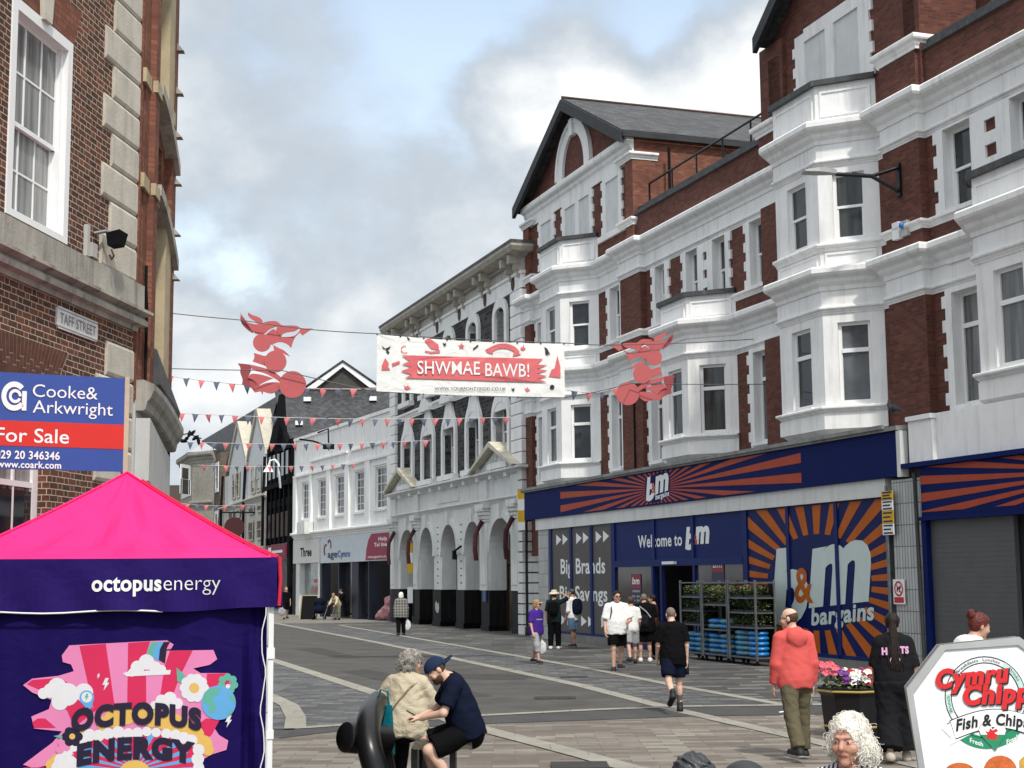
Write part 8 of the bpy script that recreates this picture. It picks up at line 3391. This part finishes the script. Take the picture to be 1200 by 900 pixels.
ho = p.blob('hair', hbase, p.Hc, .24, h_white, .0055)
fluff(p, ho, h_white, 2600, .055, .0013, 5)
stripe = bpy.data.materials.new('striped jersey')
stripe.use_nodes = True
g = NT(stripe.node_tree)
out = g.n('OutputMaterial')
b = g.n('BsdfPrincipled', Roughness=.9)
g.link(b.outputs[0], out.inputs[0])
tc = g.n('TexCoord')
s = g.n('SeparateXYZ', Vector=tc.outputs['Object'])
mx = g.mix(g.m('GREATER_THAN', g.m('FRACT', g.m('MULTIPLY', s.outputs['X'], 42.0)), .5), (.70, .70, .70), (.03, .03, .05))
g.link(mx.outputs[2], b.inputs['Base Color'])
p.top('striped_top', stripe, sleeve=1.2, hem=-.12, e=.022, neck=.066)
p.bottoms('trousers', c_navy, 1.95)
p.shoes(trainer)
# brows, wrinkles as thin raised folds of skin
sk2 = mat('crease skin', (.30, .12, .09), .7, .2, 30)
P_h = p.hp
mk = lambda pts: [P_h(q) for q in pts]
p.tubes('face_creases', [mk([(sx * .016, .096, -.030), (sx * .030, .086, -.045), (sx * .036, .076, -.066)]) for sx in (-1, 1)] + [mk([(sx * .024, .080, -.066), (sx * .030, .074, -.082)]) for sx in (-1, 1)] +
        [mk([(-.030, .084, .052), (0, .088, .050), (.030, .084, .052)]), mk([(-.026, .081, .064), (0, .085, .062), (.026, .081, .064)])], .0014, sk2, 5)

# two heads at the bottom edge
p = Person('person with smooth dark bobbed hair seen from behind at the bottom edge of the view', (.635, 5.6, 0), R(-30), 1.515, female=True, head=(0, 8), res=.02)
fin(p, face=False)
p.hair(h_black, 'bob', .006)
p.top('jacket', c_black, sleeve=1.9, hem=-.15)
p.bottoms('trousers', c_black, 1.95)
p.shoes(trainer)
p = Person('person in a black rounded cap seen from behind beside the dark bobbed head', (.86, 5.75, 0), R(-10), 1.475, wide=1.2, head=(0, 10), res=.02)
fin(p, face=False)
p.hair(h_dark, 'short')
cp = mat('black cap cloth', (.020, .021, .026), .5, .3, 6, spec=.5)
p.blob('cap', lambda q_: (lambda q: np.maximum(smin(ell(q, (0, -.01, .03), (.112, .132, .105)), ell(q, (0, .14, .045), (.085, .10, .012)), .02), -q[:, 2] + .028 + q[:, 1] * .1))((q_ - p.Hc) @ p.HR), p.Hc, .3, cp, .007)
p.top('jacket', c_black, sleeve=1.9, hem=-.15)
p.bottoms('trousers', c_navy2, 1.95)
p.shoes(trainer)

# woman with dark red hair behind the sign
p = Person('woman with dark red tied up hair and white top behind the pavement sign', (4.42, 14.8, 0), R(-68), 1.82, female=True, wide=1.1, lean=8, head=(-8, 14), arms=((20, 6, 40, 4), (20, 6, 40, 4)), res=.018)
fin(p)
p.hair(h_red, 'tied')
p.blob('hair_bun', lambda q_: (lambda q: sminl([ell(q, (0, -.105, .075), (.05, .045, .045)), ell(q, (.02, -.13, .095), (.025, .03, .035)), ell(q, (-.03, -.09, .11), (.02, .03, .03))], .01) + .003 * np.sin(q[:, 0] * 140) * np.sin(q[:, 2] * 120))((q_ - p.Hc) @ p.HR), p.hp((0, -.1, .08)), .14, h_red, .009)
p.tubes('hair_clip', [[p.hp((.06, -.06, .08)), p.hp((.05, .0, .11)), p.hp((.0, -.07, .125))]], .008, black_matt)
p.top('top', c_white, sleeve=.8, hem=-.12, e=.024, hood=True)
p.bottoms('trousers', c_navy, 1.95)
p.shoes(trainer)

# seated pair on the bench
p = Person('bearded man in navy T-shirt and backwards blue cap sitting on the bench with phone', (-.47, 15.2, 0), R(100), 1.80, wide=1.12, belly=.02, lean=18, head=(6, 34), hunch=.03,
           legs=((73, 90, 5), (67, 104, 4, 20)), IK=(((.27, .25, 1.12), (.09, .46, 1.05), (-.45, .4, .08)), ((-.25, .27, 1.11), (-.06, .47, 1.05), (.35, .45, .08))), res=.015, skin=skin_pale)
fin(p, (70, 60), fine=.0075)
beard = lambda q_: (lambda q: np.maximum(smin(ell(q, (0, .030, -.055), (.064, .070, .076)), ell(q, (0, .075, -.09), (.03, .025, .03)), .02) + .0015 * np.sin(q[:, 0] * 160) * np.sin(q[:, 2] * 170), np.maximum(np.maximum(q[:, 2] + .038 - np.maximum(.045 - q[:, 1], 0) * .7, -.0 - q[:, 1]), np.maximum(-(ell(q, (0, .10, -.062), (.028, .03, .010))), -(ell(q, (0, .085, -.01), (.045, .05, .035)))))))((q_ - p.Hc) @ p.HR)
p.blob('beard', beard, p.Hc, .19, mat('ginger brown beard', (.085, .042, .026), .8, .4, 50), .0065)
p.hair(h_brown, 'crop')
capm = cloth_mat('blue cap cloth', (.016, .026, .062), .8, .3, 10)
p.blob('cap', lambda q_: (lambda q: np.maximum(smin(ell(q, (0, -.008, .035), (.087, .112, .094)), np.maximum(ell(q, (0, -.13, .005), (.075, .085, .014)) , -1), .012), -(q[:, 2] - .028 - q[:, 1] * .12 + (q[:, 1] < -.08) * .06)))((q_ - p.Hc) @ p.HR), p.Hc, .26, capm, .007)
p.top('t_shirt', c_navy2, sleeve=.78, hem=-.07, e=.022, fold=.006, loose=.03)
p.bottoms('shorts', c_black, .88, e=.03, fold=.004, waist=.14)
p.shoes(trainer, sole_w)
mid = (p.wr[0] + p.wr[1] + .2 * p.hd[0] / 2 + .2 * p.hd[1] / 2) / 2 + np.array([0, -.01, .03])
M_ = Matrix.Translation(p.root.location) @ Matrix.Rotation(p.root.rotation_euler.z, 4, 'Z')
mp_ = M_ @ (Vector(mid) * p.k)
fp = Fr((mp_.x, mp_.y), math.degrees(p.root.rotation_euler.z) + 180)
mb = MB()
mb.hexa([fp.p(-.037, -.05, mp_.z - .05), fp.p(.037, -.05, mp_.z - .05), fp.p(.037, .07, mp_.z + .02), fp.p(-.037, .07, mp_.z + .02)][::-1], [fp.p(-.037, -.056, mp_.z - .04), fp.p(.037, -.056, mp_.z - .04), fp.p(.037, .064, mp_.z + .03), fp.p(-.037, .064, mp_.z + .03)][::-1])
tag(mb.build('phone', black_paint), 'black phone held in both hands of the seated man', 'phone')
p.tubes('lanyard', [[p.tp((.05, .075, .50)), p.tp((.03, .135, .40)), p.tp((.0, .155, .30)), p.tp((-.02, .15, .18))], [p.tp((-.05, .075, .50)), p.tp((-.03, .135, .40)), p.tp((0, .155, .30))]], .006, c_grey)
p.tubes('shirt_mark', [[p.tp((.06, .128, .36)), p.tp((.10, .115, .362))]], .009, sign_white)

p = Person('grey haired woman in beige jacket sitting on the bench, back turned', (-1.16, 15.95, 0), R(-12), 1.72, wide=1.24, female=True, lean=10, head=(-62, 2), hunch=.03,
           legs=((72, 86, 5), (70, 84, 5)), IK=(((.30, .14, 1.15), (.18, .36, 1.06), (-.2, .5, -.1)), ((-.32, .06, 1.13), (-.26, .30, 1.04), (.1, .6, -.1))), res=.016)
fin(p, (30, 30), fine=.008)
rs = np.random.RandomState(9)
cs2 = []
for i in range(110):
    v = rs.normal(size=3)
    v /= np.linalg.norm(v)
    if (v[1] > .35 and v[2] < .6) or v[2] < -.85:
        continue
    c = np.array([0, -.02, .015]) + v * np.array([.088, .108, .112])
    if v[2] < -.1:
        c[1] -= .02
    cs2.append((c, .018 + .014 * rs.rand()))


def curls2(pp):
    q = (pp - p.Hc) @ p.HR
    d = ell(q, (0, -.022, .022), (.084, .104, .104))
    for c, r_ in cs2:
        d = smin(d, np.linalg.norm(q - c, axis=1) - r_, .01)
    d += .003 * np.sin(q[:, 0] * 130 + 4 * np.sin(q[:, 2] * 70)) * np.sin(q[:, 2] * 150)
    return np.maximum(np.maximum(d, -np.maximum(ell(q, (0, .115, -.035), (.062, .085, .098)), -(q[:, 1] - .03))), -.145 - q[:, 2])


ho = p.blob('hair', curls2, p.Hc, .22, h_grey, .008)
fluff(p, ho, h_grey, 900, .06, .0022, 6)
p.top('jacket', c_beige, sleeve=1.9, hem=-.13, e=.034, fold=.010, loose=.03, neck=.066)
p.bottoms('trousers', c_char, 1.95, e=.02, waist=.12)
p.shoes(trainer)
glasses(p)
p.tubes('bag_strap', [[p.tp((.16, -.05, .47)), p.tp((.09, -.165, .40)), p.tp((-.02, -.185, .26)), p.tp((-.16, -.165, .08)), p.tp((-.24, -.08, -.02))]], .007, mat('tan strap', (.25, .19, .11), .7, .1))
bg_ = dep(450, 845, 15.75)
mb = MB()
bagf = Fr((bg_.x, bg_.y), -20)
mb.hexa([bagf.p(-.12, .05, bg_.z - .30), bagf.p(.10, .05, bg_.z - .34), bagf.p(.10, -.06, bg_.z - .34), bagf.p(-.12, -.06, bg_.z - .30)], [bagf.p(-.11, .02, bg_.z + .18), bagf.p(.08, .02, bg_.z + .16), bagf.p(.08, -.03, bg_.z + .16), bagf.p(-.11, -.03, bg_.z + .18)])
mb.tube([bagf.p(-.08, 0, bg_.z + .15), bagf.p(-.04, .0, bg_.z + .32), bagf.p(.04, 0, bg_.z + .3), bagf.p(.06, 0, bg_.z + .14)], .012, 6)
tag(mb.build('shoulder_bag', c_teal, None, .02), 'teal cloth shoulder bag hanging behind the woman in beige on the bench', 'bag')

# people nearer the store
p = Person('man in white T-shirt, black shorts and sunglasses walking forward with a shoulder bag', (2.38, 35.0, 0), R(188), 1.88, wide=1.16, belly=.03, lean=-1, head=(8, 2), legs=((12, 10, 2), (-10, 16, 2)),
           arms=((0, 14, 25, 2), (10, 20, 70, 30)), skin=skin_m)
fin(p, (40, 50), fine=.011)
p.hair(h_dark, 'short')
glasses(p)
p.top('t_shirt', c_white, sleeve=.9, hem=-.13, e=.026, loose=.05)
p.bottoms('shorts', c_black, .84, e=.035)
p.shoes(trainer, sole_w)
p.tubes('bag_strap', [[p.tp((.12, -.1, .50)), p.tp((.13, .06, .50)), p.tp((.14, .13, .36)), p.tp((.17, .12, .2)), p.tp((.20, .02, .05)), p.tp((.20, -.1, .0))]], .014, c_black)
backpack(p, c_black, .12, .16, .07, .12, y0=-.19)
p = Person('person in white T-shirt and grey shorts walking away behind the man in sunglasses', (2.96, 38.2, 0), R(8), 1.70, wide=1.0, legs=((10, 8, 2), (-12, 20, 2)), arms=((0, 10, 30, 4), (0, 10, 30, 4)))
fin(p)
p.hair(h_brown, 'short')
p.top('t_shirt', c_white, sleeve=.8, hem=-.12)
p.bottoms('shorts', c_grey, .95, e=.034)
p.shoes(trainer)
p = Person('large man all in black with shorts and white trainers, back turned', (3.34, 38.7, 0), R(-6), 1.76, wide=1.34, belly=.05, head=(10, 6), legs=((2, 2, 3), (0, 2, 3)), arms=((10, 12, 50, 10), (10, 12, 40, 10)))
fin(p)
p.hair(h_shave, 'crop')
p.top('t_shirt', c_black, sleeve=.9, hem=-.17, e=.03, loose=.05)
p.bottoms('shorts', c_black, .95, e=.04)
p.shoes(sole_w)
backpack(p, c_char, .10, .15, .07, .1, y0=-.16)
p.tubes('bag_strap', [[p.tp((-.12, -.15, .48)), p.tp((.05, -.2, .35)), p.tp((.16, -.19, .2))]], .018, c_grey)
p = Person('woman with tied dark hair in dark clothes standing side-on in the shop doorway', (3.72, 40.2, 0), R(70), 1.72, female=True, head=(0, 4), arms=((20, 6, 80, 6), (20, 6, 80, 6)))
fin(p)
p.hair(h_dark, 'tied')
p.top('top', cloth_mat('maroon black top', (.035, .014, .018), .85), sleeve=1.6)
p.bottoms('trousers', c_black, 1.95)
p.shoes(trainer)
p = Person('woman in violet T-shirt, pale cropped trousers and sunglasses striding along with a white bag', (.56, 38.4, 0), R(218), 1.66, wide=1.12, female=True, head=(22, 2), legs=((22, 12, 2), (-16, 10, 2)), arms=((8, 10, 14, 0), (-12, 10, 10, 2)), skin=skin_m)
fin(p)
p.hair(h_blond, 'bob')
p.blob('visor', lambda q_: (lambda q: ell(q, (0, .12, .055), (.08, .06, .010)))((q_ - p.Hc) @ p.HR), p.Hc, .25, c_cream, .009)
glasses(p)
p.top('t_shirt', c_purple, sleeve=.85, hem=-.12, e=.024)
p.bottoms('cropped_trousers', c_grey, 1.45, e=.026)
p.shoes(trainer, sole_w)
v, f = ([(-.11, .27), (.11, .27), (.11, .30), (-.11, .30)], [(0, 1, 2, 3)])
np_obj('shirt_print', [tuple(p.tp((a, .146, z))) for a, z in v], f, c_grey, p.root, smooth=False)


def carried(label, p, i, w, h, m, name='carrier_bag', cat='bag', drop=.06):
    q = Vector(np.array(p.wr[i]) + np.array(p.hd[i]) * .10) * p.k
    q = (Matrix.Translation(p.root.location) @ Matrix.Rotation(p.root.rotation_euler.z, 4, 'Z')) @ q
    V, F = surf_net(lambda x: smin(ell(x, (0, 0, -h * .6), (w, w * .35, h * .42)) + .006 * np.sin(x[:, 0] * 40) * np.sin(x[:, 2] * 31), rc(x, (0, 0, -h * .3), (0, 0, 0), w * .4, .012), .05), (-w * 1.4, -w, -h * 1.15), (w * 1.4, w, .05), .02)
    o = np_obj(name, V, F, m, None)
    o.location = q - Vector((0, 0, drop * .3))
    return tag(o, label, cat)


pbag = mat('white plastic bag', (.60, .62, .62), .4, .1, 6, .3, 20)
carried('white carrier bag hanging from the hand of the woman in violet', p, 1, .14, .42, pbag)
p = Person('person in black with cream bucket hat and backpack shading their eyes', (1.23, 46.1, 0), R(-14), 1.80, wide=1.12, head=(-12, -4), legs=((3, 2, 2), (-3, 2, 2)), arms=((0, 8, 14, 2), (0, 10, 14, 2)),
           IK=(((.42, .10, 1.50), (.22, .16, 1.62), (-.8, .15, .1)), None))
fin(p, (10, 40))
p.hair(h_brown, 'short')
hatm = cloth_mat('cream hat cloth', (.58, .52, .38), .8, .3, 8)
p.blob('bucket_hat', lambda q_: (lambda q: np.maximum(np.minimum(rc(q, (0, -.01, .10), (0, -.01, .02), .085, .112), np.abs(ell(q, (0, -.01, .03), (.15, .165, .05))) - .006 + 0 * q[:, 0]), np.maximum(.018 - q[:, 2], q[:, 2] - .14)))((q_ - p.Hc) @ p.HR), p.Hc, .26, hatm, .01)
p.top('t_shirt', cloth_mat('dark green black cotton', (.010, .018, .018), .85), sleeve=.9, hem=-.14)
p.bottoms('trousers', c_black, 1.97, e=.03)
p.shoes(sole_w)
backpack(p, c_black, .14, .2, .08, .27)
p = Person('man in white shirt and denim shorts with a navy backpack standing by the shop window', (1.84, 47.2, 0), R(48), 1.85, wide=1.0, head=(10, 4), legs=((6, 2, 2), (-7, 4, 2)), arms=((14, 8, 40, 8), (0, 8, 26, 4)), skin=skin_tan)
fin(p)
p.hair(h_black, 'crop')
p.top('shirt', c_white, sleeve=1.35, hem=-.14, loose=.03)
p.bottoms('shorts', c_denim, .98, e=.03)
p.shoes(trainer, sole_w)
backpack(p, c_navy2, .15, .22, .08, .27)
p = Person('elderly woman in grey checked coat walking past the bank arches', (-4.36, 58.3, 0), R(6), 1.68, female=True, wide=1.2, lean=4, head=(0, 6), legs=((6, 4, 2), (-8, 8, 2)), arms=((-4, 12, 10, 2), (0, 12, 10, 2)))
fin(p)
p.hair(h_white, 'bob')
p.top('coat', check, sleeve=1.9, hem=-.22, e=.04, loose=.05, flare=.03)
p.bottoms('trousers', c_black, 1.96, e=.03)
p.shoes(trainer)
carried('white carrier bag in the right hand of the woman in the checked coat', p, 0, .15, .5, pbag)

# far people
q = dep(335, 722, 84)
p = Person('man in black top and shorts walking past the far shops', (q.x, 84, 0), R(200), 1.84, wide=1.1, legs=((10, 8, 2), (-12, 14, 2)), res=.028)
fin(p)
p.hair(h_shave, 'crop')
p.top('t_shirt', c_black, sleeve=.9)
p.bottoms('shorts', c_black, .95)
p.shoes(trainer)
carried('grey bag carried by the far man in black', p, 0, .22, .55, c_grey)
q = dep(396, 720, 82)
p = Person('stooped elderly person in cream jacket leaning on crutches outside the shops', (q.x, 82, 0), R(150), 1.62, lean=38, head=(0, 10), hunch=.05, legs=((10, 8, 2), (4, 6, 2)), arms=((30, 10, 20, 2), (30, 10, 20, 2)), res=.028)
fin(p)
p.hair(h_blond, 'short')
p.top('jacket', c_cream, sleeve=1.9, e=.03)
p.bottoms('trousers', cloth_mat('drab trousers', (.16, .15, .12), .85), 1.95, e=.03)
p.shoes(trainer)
for i in (0, 1):
    w_ = (Matrix.Translation(p.root.location) @ Matrix.Rotation(p.root.rotation_euler.z, 4, 'Z')) @ (Vector(p.wr[i]) * p.k)
    mb = MB()
    mb.tube([w_ + Vector((0, 0, .25)), w_, Vector((w_.x - .25 + .1 * i, w_.y - .12, 0.02))], .025, 6)
    tag(mb.build('crutch', steel), ['right', 'left'][i] + ' hand grey crutch of the stooped person in cream', 'crutch')
q = dep(405, 719, 84)
p = Person('person in dark clothes bending beside the stooped person on crutches', (q.x, 84.5, 0), R(110), 1.75, wide=1.15, lean=30, head=(0, 10), arms=((40, 6, 20, 4), (40, 6, 20, 4)), res=.028)
fin(p)
p.hair(h_brown, 'short')
p.top('jacket', c_black, sleeve=1.9, e=.03)
p.bottoms('trousers', c_black, 1.95, e=.03)
p.shoes(trainer)
q = dep(374, 721, 83)
pr = thing('pushchair', 'black pushchair with folded hood standing outside the far shops', 'pushchair', (q.x, 83, 0))
mb = MB()
for x in (-.28, .28):
    mb.tube([(q.x + x, 82.6, .1), (q.x + x, 83.1, .8), (q.x + x, 83.5, 1.1)], .03, 6)
    mb.tube([(q.x + x, 83.4, .1), (q.x + x, 83.0, .7)], .03, 6)
mb.tube([(q.x - .28, 83.5, 1.1), (q.x + .28, 83.5, 1.1)], .03, 6)
mb.build('frame', black_matt, pr)
V, F = surf_net(lambda p_: sminl([ell(p_, (0, 0, .55), (.3, .35, .25)), ell(p_, (0, .15, .95), (.32, .3, .25))], .1), (-.5, -.5, .2), (.5, .6, 1.3), .05)
np_obj('seat_and_hood', V, F, c_navy2, pr)
for x in (-.3, .3):
    for y in (-.35, .35):
        mb = MB()
        mb.lathe((q.x + x, 83 + y, .12), [(0, -.03), (.12, -.03), (.12, .03), (0, .03)], 12, axis=(1, 0, 0))
        mb.build('wheel', black_matt, pr)
q = dep(364, 720, 84)
bo = thing('a_board', 'dark pavement A-board leaning open outside the white shop', 'pavement sign', (q.x, 84, 0))
mb = MB()
f_ = Fr((q.x, 84), -20)
mb.hexa([f_.p(-.5, .35, 0), f_.p(.5, .35, 0), f_.p(.5, .31, 0), f_.p(-.5, .31, 0)], [f_.p(-.5, .04, 1.3), f_.p(.5, .04, 1.3), f_.p(.5, 0, 1.3), f_.p(-.5, 0, 1.3)])
mb.build('panel', black_matt, bo)
mb = MB()
mb.tube([f_.p(-.5, .36, 0), f_.p(-.5, .05, 1.3), f_.p(.5, .05, 1.3), f_.p(.5, .36, 0)], .05, 6)
mb.build('frame', mat('pale wood frame', (.40, .33, .22), .8, .1), bo)
q = dep(453, 722, 80)
V, F = surf_net(lambda p_: sminl([ell(p_, (0, 0, .38), (.42, .35, .40)), ell(p_, (.15, .1, .95), (.30, .28, .36)), ell(p_, (-.3, 0, .25), (.3, .3, .25))], .12) + .03 * np.sin(p_[:, 0] * 14) * np.sin(p_[:, 2] * 12), (-.8, -.5, -.1), (.8, .6, 1.5), .05)
o = np_obj('laundry_bag', V, F, mat('pink and white print cloth', (.42, .20, .22), .8, .7, 5), None)
o.location = (q.x, 80, 0)
tag(o, 'pink patterned bulging bag slumped at the left end of the bank', 'bag')
mb = MB()
q = dep(499, 727, 76)
mb.box(Fr((q.x, q.y), -60), -.35, .35, 0, .3, 0, .9)
tag(mb.build('paper_sack', mat('white sack', (.6, .6, .58), .8, .2, 5), None, .06), 'white sack standing against the black bank plinth', 'bag')

bpy.context.view_layer.update()
